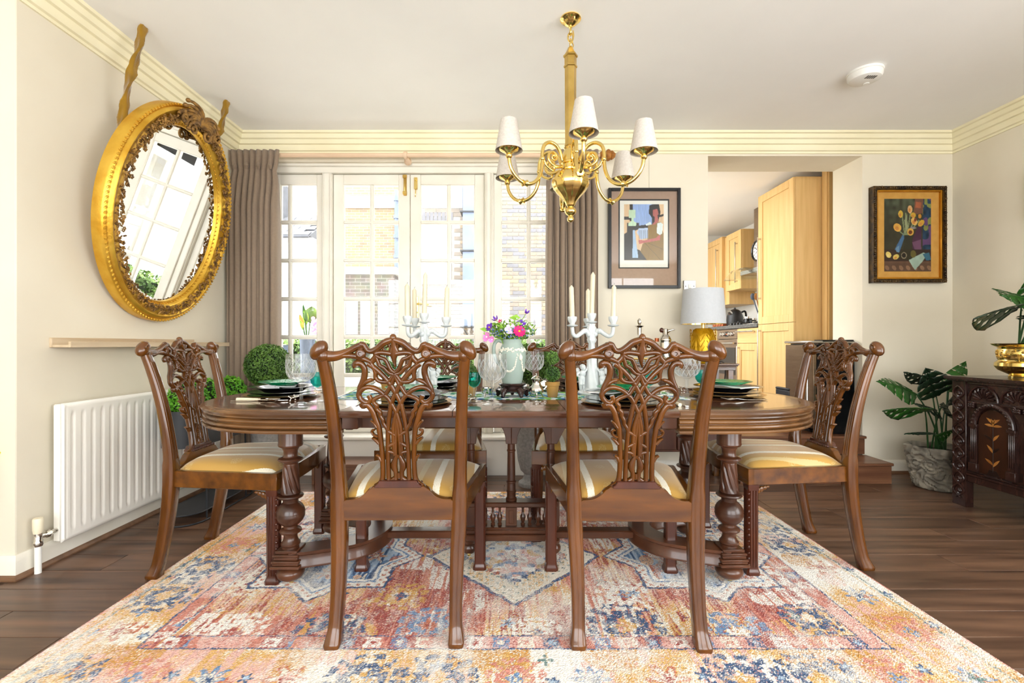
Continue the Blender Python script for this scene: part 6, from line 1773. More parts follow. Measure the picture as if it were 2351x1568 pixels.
for k, (b_, yb_, t_, yt_, w_, ro, dk) in enumerate(LV):
    pb, ptip = at(*b_, yb_), at(*t_, yt_)
    pb = pb - fp - Vector((0,0,.26)); ptip = ptip - fp - Vector((0,0,.26)); d = ptip-pb
    add_leaf(fpl, pb, d, d.length*1.05, w_, ro, 'leaf_dark' if dk else 'leaf_monstera', 60+k, .12)
    base_ = Vector((R(-.04,.04), R(-.04,.04), 0)); mid = (base_+pb)/2 + Vector((0,0,.05))
    q = MB(); q.tube(catmull([base_, mid, pb], 6), [.006,.005,.0035], 6); q.build('stalk', 'leaf_stem', fpl)
bp_ = Vector((3.075, 2.80, ct))
bpot = empty('brass_pot', bp_); tag(bpot, 'embossed brass jardiniere standing on the carved chest', 'pot')
q = MB(); q.lathe([(0,0),(.056,0),(.058,.008),(.052,.016),(.07,.026),(.104,.045),(.118,.068),(.116,.088),(.102,.1),(.1,.106),(.104,.112),(.104,.166),(.1,.172),(.104,.182),(.128,.196),(.134,.204),(.126,.203),(.1,.19),(.095,.15),(0,.15)], n=56); q.build('bowl', 'brass', bpot, angle=35)
q = MB(); rn = random.Random(4)
for i in range(150):
    t = rn.uniform(0,6.283); z = rn.uniform(.116,.162); q.ball((.105*math.cos(t),.105*math.sin(t),z), rn.uniform(.004,.009), 6, 5)
q.build('embossing', 'brass_dull', bpot)
q = MB(); q.lathe([(0,.15),(.094,.15),(.09,.17),(0,.176)], n=24); q.build('soil', 'soil', bpot)
bpl = empty('potted_monstera', bp_+Vector((0,0,.17))); tag(bpl, 'monstera in the brass jardiniere reaching over the chest', 'plant')
O = bp_+Vector((0,0,.17))
for k, (b_, yb_, t_, yt_, w_, ro, dk) in enumerate([((2345,706),2.72,(2219,712),2.5,.105,.55,1),((2372,690),2.72,(2310,668),2.6,.1,-.8,0),((2420,680),2.8,(2380,610),2.7,.11,.4,0),((2420,700),2.75,(2455,640),2.6,.09,.3,0),((2400,720),2.7,(2440,740),2.4,.09,-.3,1)]):
    pb, ptip = at(*b_, yb_)-O, at(*t_, yt_)-O; d = ptip-pb
    add_leaf(bpl, pb, d, d.length*1.02, w_, ro, 'leaf_dark' if dk else 'leaf_monstera', 90+k, .1)
    base_ = Vector((R(-.02,.02),R(-.02,.02),0))
    q = MB(); q.tube(catmull([base_, (base_+pb)/2+Vector((.0,0,.04)), pb], 6), [.006,.005,.004], 6); q.build('stalk', 'leaf_stem', bpl)

# yellow shell chair just entering the frame at far left
yc = empty('yellow_chair', (-2.50, 1.70, 0)); tag(yc, 'lime yellow moulded chair at the extreme left edge', 'chair')
q = MB()
def shell(u, v):
    a = (u-.5)*2.2
    return Vector((.38*math.sin(a)*(.9+.1*v), .26-.30*math.cos(a)*.4+.10*v, .42+.16*v-.03*a*a*v))
q.grid(shell, 18, 10); o = q.build('back_shell', 'yellow_plastic', yc, angle=80); sd = o.modifiers.new('t','SOLIDIFY'); sd.thickness = .012
q = MB(); q.ball((0,-.02,.43), (.3,.26,.03), 20, 8); q.build('seat', 'yellow_plastic', yc)
for x in (-.2,.2):
    for y in (-.18,.14): q = MB(); q.tube([(x*1.2,y*1.2,0),(x*.7,y*.7,.42)], .012, 8); q.build('leg', 'steel', yc)
# ---------------------------------------------------------------- things on the dining table
TT = TZ + .0004
# runner
def runner():
    x0, x1, y0, y1 = -.78, .80, 2.045, 2.37
    nx, ny = 300, 66
    U, V = np.meshgrid(np.linspace(x0,x1,nx), np.linspace(y0,y1,ny))
    im = np.ones(U.shape+(3,))*lin((196,216,228))
    a = vnoise(U,V,26,30,51); b = vnoise(U,V,34,28,52); c = vnoise(U,V,22,40,53); d = vnoise(U,V,60,60,54)
    im[a > .55] = lin((104,160,200)); im[b > .62] = lin((232,236,232)); im[c > .66] = lin((130,180,90)); im[(a > .7)] = lin((40,90,140)); im[(b < .25)] = lin((60,130,150)); im[(c < .22)] = lin((70,140,60)); im[d > .8] = lin((236,240,238))
    z = TT+.0012+.0008*vnoise(U,V,9,9,55)
    vs_ = np.stack([U.ravel(),V.ravel(),z.ravel()],1); idx = np.arange(nx*ny).reshape(ny,nx)
    fc = np.stack([idx[:-1,:-1].ravel(),idx[:-1,1:].ravel(),idx[1:,1:].ravel(),idx[1:,:-1].ravel()],1)
    me = bpy.data.meshes.new('table_runner'); me.from_pydata(vs_.tolist(),[],fc.tolist()); me.materials.append(MATS['runner_print'])
    o = bpy.data.objects.new('table_runner', me); COL.objects.link(o); setcol(o, im.reshape(-1,3))
    sd = o.modifiers.new('t','SOLIDIFY'); sd.thickness = .001; sd.offset = -1
    tag(o, 'blue and green floral table runner along the middle of the table', 'table runner')
runner()
TR = TT + .0022
# plates
def lathe_thing(name, prof, mat, n=48, rfun=None, parent=None, angle=35, ring=False):
    q = MB(); q.lathe(prof, n=n, rfun=rfun, ring=ring); return q.build(name, mat, parent, angle=angle)
charger = empty('charger_plate')
lathe_thing('plate', [(0,0),(.10,0),(.105,.002),(.15,.007),(.152,.0085),(.148,.009),(.10,.005),(0,.005)], 'black_gloss', parent=charger)
lathe_thing('rim', [(.150,.0066),(.166,.0095),(.1665,.0105),(.164,.0112),(.148,.0092),(.148,.0075)], 'gold_rim', parent=charger, ring=True)
dplate = lathe_thing('dinner_plate', [(0,0),(.09,0),(.094,.003),(.146,.013),(.149,.015),(.146,.0158),(.092,.006),(0,.006)], 'black_gloss')
bplate = lathe_thing('soup_plate', [(0,0),(.085,0),(.09,.004),(.118,.020),(.150,.0245),(.152,.0262),(.149,.027),(.116,.0235),(.085,.008),(0,.007)], 'black_gloss')
gplate = lathe_thing('leaf_plate', [(0,0),(.062,0),(.066,.003),(.104,.0135),(.107,.0155),(.104,.0165),(.064,.0065),(.03,.006),(0,.0065)], 'green_glaze', n=72, rfun=lambda r_, z, th: r_*(1+.006*math.sin(24*th)))
def napkin_mesh():
    q = MB()
    def f(u, v):
        a = (u-.5)*.21; b = (v-.5)*.085
        return Vector((a, b+.02*math.sin(a*14), .004+.003*math.sin(a*40+b*30)-.010*max(0,abs(a)-.1)/.03*.2))
    q.grid(f, 22, 10); o = q.build('napkin', 'napkin', None, angle=180); sd = o.modifiers.new('t','SOLIDIFY'); sd.thickness = .003
    return o
nap = napkin_mesh()
# cutlery
def make_knife():
    r = empty('dinner_knife'); q = MB()
    q.prism([(-.004,0),(.006,.0),(.009,.02),(.0095,.08),(.006,.115),(-.002,.125),(-.006,.11),(-.006,.0)], lambda u,v,d: Vector((u,v,d)), .004, .0056); q.build('blade', 'silver', r)
    q = MB(); q.tube([(0,-.1,.0065),(0,-.05,.0068),(0,0,.006)], [.0075,.007,.006], 10); q.build('handle', 'bone', r)
    q = MB(); q.tube([(0,-.004,.006),(0,.006,.006)], .0075, 10); q.build('ferrule', 'silver', r)
    return r
def make_fork():
    r = empty('dinner_fork'); q = MB()
    q.ribbon(catmull([(0,-.1,.004),(0,-.02,.004),(0,.03,.009),(0,.05,.009)],5), (0,0,1), [.011,.007,.006,.012,.022], .003, 8)
    q.build('handle', 'silver', r)
    q = MB()
    for k in range(4):
        x = -.0095+.0063*k; q.tube([(x,.045,.009),(x,.07,.006),(x,.1,.013)], [.0021,.002,.001], 6)
    q.build('tines', 'silver', r); return r
def make_spoon():
    r = empty('table_spoon'); q = MB()
    q.ribbon(catmull([(0,-.1,.003),(0,-.02,.004),(0,.045,.011),(0,.06,.011)],5), (0,0,1), [.014,.008,.006,.007,.010], .003, 8); q.build('handle', 'silver', r)
    q = MB()
    def f(u, v):
        t = 2*math.pi*u; rr = v
        w_ = .020*(1-.12*math.cos(t)); return Vector((w_*rr*math.sin(t), .085-.032*rr*math.cos(t), .004+.010*rr*rr))
    q.grid(f, 22, 6, closed_u=True); o = q.build('bowl', 'silver', r, angle=180); sd = o.modifiers.new('t','SOLIDIFY'); sd.thickness = .0012
    return r
knife, fork, spoon = make_knife(), make_fork(), make_spoon()
def jack():
    r = empty('knife_rest'); q = MB()
    for s in (-1,1):
        for k in range(3):
            a = k*math.pi/3*2+.3
            d = Vector((s*.004,math.cos(a)*.011,math.sin(a)*.011)); c = Vector((s*.02,0,.0145))
            q.tube([c, c+d*1.0], .0022, 6); q.ball(c+d, .0038, 8, 6)
    q.tube([(-.02,0,.0145),(.02,0,.0145)], .003, 8); q.build('rest', 'silver', r); return r
rest = jack()
# glasses
def make_goblet():
    r = empty('crystal_goblet')
    def cut(r_, z, th):
        if .105 < z < .185 and r_ > 9:
            return r_ + .0013*(max(math.cos(14*th+ (z-.105)*150), math.cos(14*th-(z-.105)*150)))
        return r_
    outer = [(.0,.0),(.040,.0),(.042,.002),(.03,.005),(.012,.009),(.007,.016),(.0058,.04),(.0062,.075),(.009,.086),(.024,.094),(.04,.103),(.051,.117),(.0565,.135),(.0575,.155),(.0565,.180),(.056,.203)]
    inner = [(.0545,.203),(.0545,.18),(.0555,.155),(.0545,.136),(.049,.12),(.038,.107),(.022,.099),(0,.096)]
    q = MB(); q.lathe(outer[:9]+[(.0,.0875)], n=28); q.build('stem', 'crystal', r, angle=60)
    prof = [(.009,.086)]+outer[9:]
    pp = []
    for (a, b) in zip(prof[:-1], prof[1:]):
        for t in (0,.34,.67): pp.append((a[0]+(b[0]-a[0])*t, a[1]+(b[1]-a[1])*t))
    pp.append(prof[-1])
    q = MB(); q.lathe([(0,.086)]+pp+inner, n=112, rfun=cut); bw_ = q.build('bowl', 'crystal', r, angle=60)
    q = MB(); rz = lambda z: float(np.interp(z, [p[1] for p in prof], [p[0] for p in prof]))+.0004
    for s in (-1,1):
        for k in range(14):
            a0 = 2*math.pi*k/14
            q.tube([(rz(z)*math.cos(a0+s*(z-.1)*11), rz(z)*math.sin(a0+s*(z-.1)*11), z) for z in np.linspace(.1,.182,9)], .0009, 4)
    q.build('cut_pattern', 'crystal_cut', bw_)
    return r
gob = make_goblet()
def make_teal():
    r = empty('wine_glass')
    q = MB(); q.lathe([(0,0),(.032,0),(.033,.0018),(.012,.005),(.005,.012),(.0042,.045),(.0048,.06),(0,.062)], n=24); q.build('stem', 'crystal', r, angle=60)
    q = MB(); q.lathe([(0,.058),(.006,.059),(.018,.066),(.027,.08),(.0295,.096),(.0288,.122),(.0278,.122),(.0283,.096),(.0258,.081),(.017,.068),(0,.0615)], n=36); q.build('bowl', 'teal_glass', r, angle=60)
    return r
teal = make_teal()

used = {}
def put(src, loc, rz, label, cat, group=None):
    first = src.name not in used
    o = src if first else copy_tree(src)
    used[src.name] = 1
    place(o, loc, rz, label, group); o['category'] = cat
    return o
SET = [(-.395,1.915,0,'at the left front setting'),(.468,1.915,0,'at the right front setting'),(-1.055,2.2,-H2,'at the left end of the table'),(1.035,2.21,H2,'at the right end of the table'),(-.38,2.50,math.pi,'at the far setting by the garden doors'),(.39,2.50,math.pi,'at the far setting by the curtain')]
for i, (x, y, rz, w_) in enumerate(SET):
    z = TT+.0003
    put(charger, (x,y,z), rz, 'dark charger plate with gold rim '+w_, 'plate', 'charger plates')
    put(dplate, (x+R(-.004,.004),y,z+.0085), rz, 'flat black dinner plate on the charger '+w_, 'plate', 'black dinner plates')
    put(bplate, (x+.004,y,z+.0205), rz, 'black rimmed soup plate '+w_, 'plate', 'black soup plates')
    put(nap, (x-.05*math.cos(rz),y-.05*math.sin(rz),z+.0455), rz+.12, 'folded white napkin under the green plate '+w_, 'napkin', 'white napkins')
    put(gplate, (x+.004,y,z+.0535), rz+.4, 'green glazed leaf plate topping the stack '+w_, 'plate', 'green leaf plates')
    c, s = math.cos(rz), math.sin(rz)
    loc = lambda a, b: (x+a*c-b*s, y+a*s+b*c, TT+.0002)
    put(fork, loc(-.205,.02), rz+.05, 'silver dinner fork left of the plates '+w_, 'fork', 'silver forks')
    put(knife, loc(.205,-.0), rz-.04, 'bone handled dinner knife right of the plates '+w_, 'knife', 'bone handled knives')
    put(spoon, loc(.235,-.01), rz-.1, 'silver spoon beside the knife '+w_, 'spoon', 'silver spoons')
    put(rest, loc(.21,.145), rz, 'silver ball-ended knife rest '+w_, 'knife rest', 'silver knife rests')
GP = [(-.828,1.88,'in front of the large box ball'),(-.06,1.88,'in front of the jug of flowers'),(.145,2.60,'just right of the jug of flowers'),(.80,2.09,'behind the right front chair near the lamp'),(-.70,2.47,'behind the left front chair beside the garden door'),(1.24,2.44,'at the far right corner of the table')]
for (x, y, w_) in GP[:5]: put(gob, (x,y,TT+.0005), R(0,1), 'large cut crystal goblet '+w_, 'goblet', 'crystal goblets')
for (x, y, w_) in ((-.805,1.985,'left of the left front chair'),(-.141,1.975,'between the front chairs'),(.63,2.07,'seen through the right front chair back'),(.90,2.17,'beside the goblet near the lamp'),(-.60,2.56,'beside the far left setting')): put(teal, (x,y,TT+.0005), 0, 'small turquoise wine glass '+w_, 'wine glass', 'turquoise wine glasses')

# jug on carved stand
jx, jy = .022, 2.15
stn = empty('jug_stand', (jx,jy,TR)); tag(stn, 'carved black wooden stand under the jug of flowers', 'stand')
q = MB(); q.lathe([(0,.05),(.055,.05),(.062,.053),(.064,.058),(.06,.062),(0,.062)], n=36); q.lathe([(0,.036),(.05,.036),(.053,.05),(0,.05)], n=36); q.build('platform', 'ebony', stn, angle=35)
q = MB()
q.lathe([(.045,.022),(.062,.024),(.068,.032),(.06,.038),(.045,.038)], n=40, rfun=lambda r_, z, th: r_*(1+.04*math.cos(12*th)))
for k in range(5):
    a = k*2*math.pi/5+.3; d = Vector((math.cos(a),math.sin(a),0))
    q.tube([d*.055+Vector((0,0,.032)), d*.07+Vector((0,0,.022)), d*.068+Vector((0,0,.01)), d*.074+Vector((0,0,.004))], [.016,.015,.010,.008], 8)
q.build('carved_feet', 'ebony', stn, angle=60)
jug = empty('relief_jug', (jx,jy,TR+.0622)); tag(jug, 'pale sage stoneware jug with white relief holding flowers', 'jug')
JP = [(0,0),(.044,0),(.046,.004),(.051,.04),(.059,.085),(.0635,.12),(.062,.142),(.054,.162),(.047,.175),(.0445,.186),(.047,.196),(.048,.2),(.045,.2),(.042,.188),(.044,.176),(0,.17)]
q = MB(); q.lathe(JP, n=48); q.build('body', 'jug_green', jug, angle=50)
q = MB(); q.tube(catmull([(-.046,-.006,.19),(-.066,-.01,.196),(-.082,-.012,.176),(-.084,-.012,.14),(-.072,-.01,.1),(-.058,-.006,.082)],6), [.009,.009,.008,.008,.007,.007], 10); q.build('handle', 'jug_green', jug)
q = MB(); rn = random.Random(8)
def jr(z): return np.interp(z, [p[1] for p in JP[1:12]], [p[0] for p in JP[1:12]])
for i in range(190):
    a = rn.uniform(0,6.283); z = .152+rn.uniform(-.010,.010)*abs(math.sin(a*7)); rr = jr(z)+.0005; q.ball((rr*math.cos(a),rr*math.sin(a),z), (rn.uniform(.003,.005),rn.uniform(.003,.005),rn.uniform(.002,.0045)), 6, 5)
for a0 in (-1.9, -.2, 1.5, 3.1):
    for t in np.linspace(-1,1,64):
        a = a0+.72*t+rn.uniform(-.04,.04); z = .055+.068*t**4+.01*abs(t)+rn.uniform(-.0025,.0025); rr = jr(z)+.0005; q.ball((rr*math.cos(a),rr*math.sin(a),z), (.0036,.0036,.0036), 6, 5)
    z = .118; rr = jr(z)+.001; q.ball((rr*math.cos(a0-.75),rr*math.sin(a0-.75),z), (.009,.009,.014), 8, 6)
q.build('relief_garland', 'jug_relief', jug, angle=60)
# flowers
JT = Vector((jx,jy,TR+.0622+.2))
def flower(kind, pos, r_, mat, cmat, n, label, tilt=.5, layers=1, wide=.5):
    fl = empty('flower', JT); tag(fl, label, 'flower', 'flowers in the jug')
    p = Vector(pos)-JT
    d = (p+Vector((0,-.05,.03))).normalized()
    M_ = d.to_track_quat('Z','Y').to_matrix()
    for l in range(layers):
        for k in range(n):
            a = 2*math.pi*(k+.5*l)/n; rr = r_*(1-.25*l)
            q = MB()
            pts = [(0,0),(.35,wide*.5),(.72,wide*.62),(.98,wide*.25),(1,0),(.98,-wide*.25),(.72,-wide*.62),(.35,-wide*.5)]
            vs_ = []
            for (u, v) in pts: vs_.append(Vector((u*rr*math.cos(a)-v*rr*math.sin(a), u*rr*math.sin(a)+v*rr*math.cos(a), rr*(tilt*u*u*(1+.6*l)))))
            vs_.append(Vector((.55*rr*math.cos(a),.55*rr*math.sin(a),rr*tilt*.2)))
            q.add([p+M_@v for v in vs_], [(i,(i+1)%8,8) for i in range(8)]); q.build('petal', mat, fl, angle=80)
    q = MB(); q.ball(p+d*r_*.12, r_*.17, 8, 6); q.build('centre', cmat, fl)
    q = MB(); q.tube(catmull([Vector((p.x*.15,p.y*.15,-.08)), Vector((p.x*.4,p.y*.4,p.z*.35)), p-d*.004],5), .0016, 5); q.build('stem', 'leaf_fresh', fl)
fy = 2.10
flower(0, at(1245,720,fy+.03)-Vector((.113,0,0))*0+Vector((-.075,0,0)), .014, 'petal_purple','petal_yellow',5,'purple bell flower at the very top of the bouquet',1.3)
flower(0, at(1139,735,fy), .016,'petal_purple','petal_yellow',5,'small purple flower at upper left of the bouquet',1.0)
flower(0, at(1124,752,fy), .022,'petal_purple','petal_yellow',5,'large purple pansy at the left of the bouquet',.3,1,.7)
flower(0, at(1148,740,fy+.02), .012,'petal_magenta','petal_yellow',6,'small red flower beside the purple ones',.8)
flower(0, at(1172,757,fy-.02), .027,'petal_lilac','petal_white',6,'pale lilac flower at the centre of the bouquet',.25,1,.75)
flower(0, at(1192,761,fy-.03), .029,'petal_magenta','petal_yellow',11,'large magenta daisy at right of the bouquet',.15,2,.42)
flower(0, at(1196,745,fy), .020,'petal_purple','petal_purple',5,'purple flower above the magenta daisy',.6,1,.7)
flower(0, at(1118,774,fy-.01), .024,'petal_pink','petal_white',9,'pink daisy drooping at lower left of the bouquet',.2,1,.42)
flower(0, at(1130,780,fy-.02), .016,'petal_pink','petal_white',7,'small pale pink flower above the jug handle',.5,1,.5)
flower(0, at(1210,765,fy+.02), .022,'petal_white','leaf_fresh',8,'white flower at the right edge of the bouquet',.3,1,.45)
fo = empty('bouquet_foliage', JT); tag(fo, 'green leaves and tiny filler flowers filling the jug', 'foliage', kind='stuff')
rn = random.Random(12)
for mt, n_, sz, zr in (('leaf_fresh',260,.011,(-.0,.085)),('box_dark',160,.010,(-.0,.06)),('petal_white',200,.0032,(.0,.1)),('petal_blue',150,.0038,(.0,.05))):
    q = MB()
    for i in range(n_):
        a = rn.uniform(0,6.283); hh = rn.uniform(*zr); rr = (.040+.050*min(1,hh/.03)*(1-max(0,hh-.04)/.09))*math.sqrt(rn.uniform(.15,1))
        c = Vector((rr*1.25*math.cos(a), rr*math.sin(a), hh))
        if 'leaf' in mt or 'box' in mt:
            nn = Vector((rn.uniform(-1,1),rn.uniform(-1,1),rn.uniform(-.3,1))).normalized(); u = nn.orthogonal().normalized(); u = Matrix.Rotation(rn.uniform(0,6.3),3,nn)@u; v = nn.cross(u)
            l = sz*rn.uniform(.8,1.8); q.add([c-u*l, c+v*l*.4, c+u*l, c-v*l*.4], [(0,1,2,3)])
        else: q.ball(c, sz*rn.uniform(.7,1.3), 5, 4)
    stuff(q.build('filler', mt, fo, flat=True))
q = MB()
for i in range(26):
    a = rn.uniform(0,6.283); q.tube([(.02*math.cos(a),.02*math.sin(a),-.08),(.07*math.cos(a),.055*math.sin(a),rn.uniform(.03,.08))], .0012, 4)
q.build('stems', 'leaf_fresh', fo)
q = MB()
for (px, py) in ((1112,757),(1120,768),(1186,728),(1180,731)):
    c = at(px,py,fy)-JT; q.add([c+Vector((-.022,0,.004)),c+Vector((0,.004,.012)),c+Vector((.02,0,-.006)),c+Vector((0,-.004,-.008))],[(0,1,2,3)])
q.build('leaf_blades', 'leaf_fresh', fo)

# silver pot, salt cellar
def silver_pot(x, y, label, k=1.0):
    r = empty('mustard_pot', (x,y,TR)); tag(r, label, 'silver pot')
    q = MB(); q.lathe([(0,.014*k),(.02*k,.014*k),(.032*k,.024*k),(.034*k,.034*k),(.028*k,.046*k),(.020*k,.056*k),(.017*k,.068*k),(.022*k,.080*k),(.024*k,.084*k),(0,.084*k)], n=28, rfun=lambda r_,z,th: r_*(1+.02*math.cos(12*th))); q.build('bowl', 'silver', r, angle=50)
    q = MB(); q.lathe([(0,.083*k),(.025*k,.083*k),(.022*k,.088*k),(.01*k,.096*k),(.004*k,.099*k),(.005*k,.104*k),(.002*k,.109*k),(0,.11*k)], n=24); q.build('lid', 'silver', r)
    q = MB(); q.tube(catmull([(.02*k,0,.08*k),(.04*k,0,.075*k),(.045*k,0,.05*k),(.033*k,0,.036*k)],5), .0028*k, 6); q.build('handle', 'silver', r)
    for j in range(3):
        a = j*2.094+.5; q = MB(); q.tube([(.02*k*math.cos(a),.02*k*math.sin(a),.018*k),(.03*k*math.cos(a),.03*k*math.sin(a),.008*k),(.034*k*math.cos(a),.034*k*math.sin(a),0)], .003*k, 6); q.build('foot', 'silver', r)
silver_pot(.132, 2.12, 'lidded silver mustard pot on three feet beside the jug')
r = empty('salt_cellar', (-.092,2.14,TR)); tag(r, 'open silver salt cellar left of the jug stand', 'salt cellar')
q = MB(); q.lathe([(0,.012),(.016,.012),(.026,.02),(.028,.034),(.03,.04),(.027,.04),(.024,.022),(0,.018)], n=28); q.build('bowl', 'silver', r, angle=50)
for j in range(3):
    a = j*2.094; q = MB(); q.tube([(.018*math.cos(a),.018*math.sin(a),.016),(.024*math.cos(a),.024*math.sin(a),0)], .003, 6); q.build('foot', 'silver', r)
r = empty('egg_cup', (.80,2.42,TT)); tag(r, 'small silver cup near the right end of the table', 'cup')
q = MB(); q.lathe([(0,0),(.022,0),(.02,.006),(.006,.012),(.006,.022),(.018,.032),(.026,.046),(.034,.058),(.031,.058),(.022,.045),(0,.034)], n=24); q.build('cup', 'silver', r, angle=50)
# leaning spoon left of the front chair
r = empty('serving_spoon', (-.68,2.06,TT)); tag(r, 'silver serving spoon resting upright left of the front chair', 'spoon')
for ch_ in spoon.children:
    c = ch_.copy(); COL.objects.link(c); c.parent = r
    c.rotation_euler = (.28,0,-.9); c.location = (0,0,.03)

# mini topiaries
def mini(x, y, balls, label, seed, k=1.0):
    r = empty('mini_topiary', (x,y,TR)); tag(r, label, 'plant', 'mini topiaries in terracotta pots')
    q = MB(); q.lathe([(0,0),(.022*k,0),(.03*k,.052*k),(.0335*k,.053*k),(.034*k,.07*k),(.030*k,.07*k),(.028*k,.06*k),(0,.058*k)], n=28); q.build('pot', 'terracotta', r, angle=35)
    q = MB(); q.tube([(0,0,.05*k),(0,0,balls[-1][0])], .004, 6); q.build('stem', 'soil', r)
    for j, (z, rr) in enumerate(balls):
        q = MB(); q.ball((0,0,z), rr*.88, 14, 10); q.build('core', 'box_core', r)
        stuff(leafball((0,0,z), rr, 700, seed+j, .0075).build('foliage', 'box_dark', r, flat=True))
mini(.205, 2.13, [(.105,.034),(.178,.029)], 'double-ball mini topiary in terracotta pot right of the jug', 70)
mini(-.172, 2.16, [(.115,.030)], 'single-ball mini topiary left of the jug behind turquoise glass', 73)
mini(.545, 2.19, [(.125,.040)], 'mini topiary seen through the right front chair back', 75)
mini(-.56, 2.19, [(.125,.036)], 'mini topiary seen through the left front chair back', 77)

# candelabra with cherubs
def candelabrum(x, y, angs, label, who):
    r = empty('candelabrum', (x,y,TR)); tag(r, label, 'candelabrum', 'white porcelain candelabra')
    wav = lambda r_, z, th: r_*(1+.07*math.sin(5*th)*(1 if z > .02 else .5))
    q = MB(); q.lathe([(0,0),(.062,0),(.066,.008),(.06,.016),(.05,.02),(.045,.028),(.03,.036),(0,.038)], n=40, rfun=wav); q.build('base', 'white_china', r, angle=50)
    q = MB(); q.lathe([(0,.03),(.038,.03),(.034,.06),(.029,.1),(.023,.14),(.024,.175),(.018,.2),(.014,.245),(.018,.25),(.022,.262),(.018,.27),(.021,.29),(.025,.31),(.019,.32),(.015,.33),(.017,.338),(0,.34)], n=40, rfun=lambda r_,z,th: r_*(1+.10*math.sin(6*th+z*30)+.04*math.sin(11*th-z*90))); q.build('column', 'white_china', r, angle=60)
    def cup(parent, c):
        q = MB(); q.lathe([(0,-.002),(.01,0),(.024,.004),(.026,.008),(.012,.012),(.013,.018),(.019,.028),(.022,.04),(.021,.048),(.0135,.048),(.0125,.03),(0,.03)], c, 28, rfun=lambda r_,z,th: r_*(1+.07*math.sin(9*th+z*160)*math.cos(9*th-z*160)) if r_ > .0136 else r_); return q.build('candle_cup', 'white_china', parent, angle=60)
    cl = []
    top = cup(r, (0,0,.34)); cl.append((Vector((0,0,.372)), .215, 0))
    for a in angs:
        d = Vector((math.cos(a),math.sin(a),0))
        q = MB(); P = catmull([d*.012+Vector((0,0,.285)), d*.035+Vector((0,0,.305)), d*.060+Vector((0,0,.29)), d*.083+Vector((0,0,.278)), d*.1+Vector((0,0,.288)), d*.105+Vector((0,0,.32))],6)
        q.tube(P, [.0125,.012,.0105,.010,.0095,.009], 9); q.ball(d*.04+Vector((0,0,.302)), (.014,.014,.013), 8, 6); q.ball(d*.016+Vector((0,0,.29)), .016, 8, 6)
        ar = q.build('arm', 'white_china', r, angle=60); cup(ar, d*.105+Vector((0,0,.322))); cl.append((d*.105+Vector((0,0,.354)), .165, a))
    for s in (-1,1):
        q = MB(); b0 = Vector((s*.05,-.012,.022))
        def lt(a_, b_, ra, rb): 
            q.tube(catmull([Vector(a_)+b0, (Vector(a_)+Vector(b_))/2+b0, Vector(b_)+b0],4), [ra,(ra+rb)/2*1.05,rb], 9)
        q.ball(b0+Vector((0,0,.055)), (.017,.014,.02), 12, 9); q.ball(b0+Vector((-s*.004,0,.078)), (.016,.013,.017), 12, 9); q.ball(b0+Vector((-s*.006,-.002,.106)), (.0135,.013,.0145), 12, 9)
        q.ball(b0+Vector((-s*.005,.003,.111)), (.0145,.013,.012), 10, 8); q.tube([b0+Vector((-s*.005,0,.085)), b0+Vector((-s*.006,0,.1))], .007, 8)
        lt((s*.006,-.002,.05),(s*.008,-.012,.024),.0105,.008); lt((s*.008,-.012,.024),(s*.006,-.002,.0),.008,.0055); lt((-s*.007,.0,.05),(-s*.006,-.006,.024),.0105,.008); lt((-s*.006,-.006,.024),(-s*.01,.0,.0),.008,.0055)
        lt((s*.012,-.002,.086),(s*.024,-.008,.07),.0068,.0055); lt((s*.024,-.008,.07),(s*.012,-.016,.062),.0055,.004); lt((-s*.014,.0,.086),(-s*.026,.0,.1),.0065,.005); lt((-s*.026,0,.1),(-s*.034,.006,.118),.005,.004)
        for k in (-1,1): q.ball(b0+Vector((k*.007,-.016,.0)), (.0045,.008,.004), 8, 6)
        q.ball(b0+Vector((-s*.006,-.0145,.105)), .003, 6, 5)
        for k in (-1,1): q.ball(b0+Vector((s*.004+k*.014,.014,.09)), (.012,.004,.015), 8, 6)
        q.build('cherub_figure', 'white_china', r, angle=70)
    for i, (c, h, a) in enumerate(cl):
        q = MB(); lean = Vector((.006 if i == 0 else .004*math.cos(a), 0, 0))
        q.tube([c, c+Vector((0,0,h*.5))+lean*.5, c+Vector((0,0,h*.93))+lean, c+Vector((0,0,h))+lean], [.0118,.0115,.0108,.0015], 14)
        o = q.build('candle', 'wax', None, angle=40); o.location = (x,y,TR)
        pos = 'in the centre cup of' if i == 0 else ('in the right arm of' if math.cos(a) > .5 else ('in the rear arm of' if abs(math.cos(a)) < .5 else ('in the left arm of' if math.sin(a) <= .1 else 'in the rear left arm of')))
        tag(o, f'ivory taper candle {pos} {who}', 'candle', 'ivory candles in the candelabra')
        q = MB(); t0 = c+Vector((0,0,h-.002))+lean; q.tube([t0, t0+Vector((.001,0,.006)), t0+Vector((.004,0,.009))], .0008, 5); w_ = q.build('wick', 'black_satin', o)
candelabrum(-.40, 2.25, (0.05, 2.2, -2.2), 'white cherub candelabrum behind the left front chair', 'the left candelabrum')
candelabrum(.405, 2.25, (-.5, math.pi+.35, H2), 'white cherub candelabrum behind the right front chair', 'the right candelabrum')
# ---------------------------------------------------------------- the garden side, outside the doors
GZ = .25
m = MB(); m.box(-14, KX0-.1, YB+.33, 22, GZ-.1, GZ); m.box(KX0-.1, 12, 6.9, 22, GZ-.1, GZ)
struct(m.build('floor_terrace', 'paving', flat=True), 'pale paved terrace outside the garden doors', 'terrace')
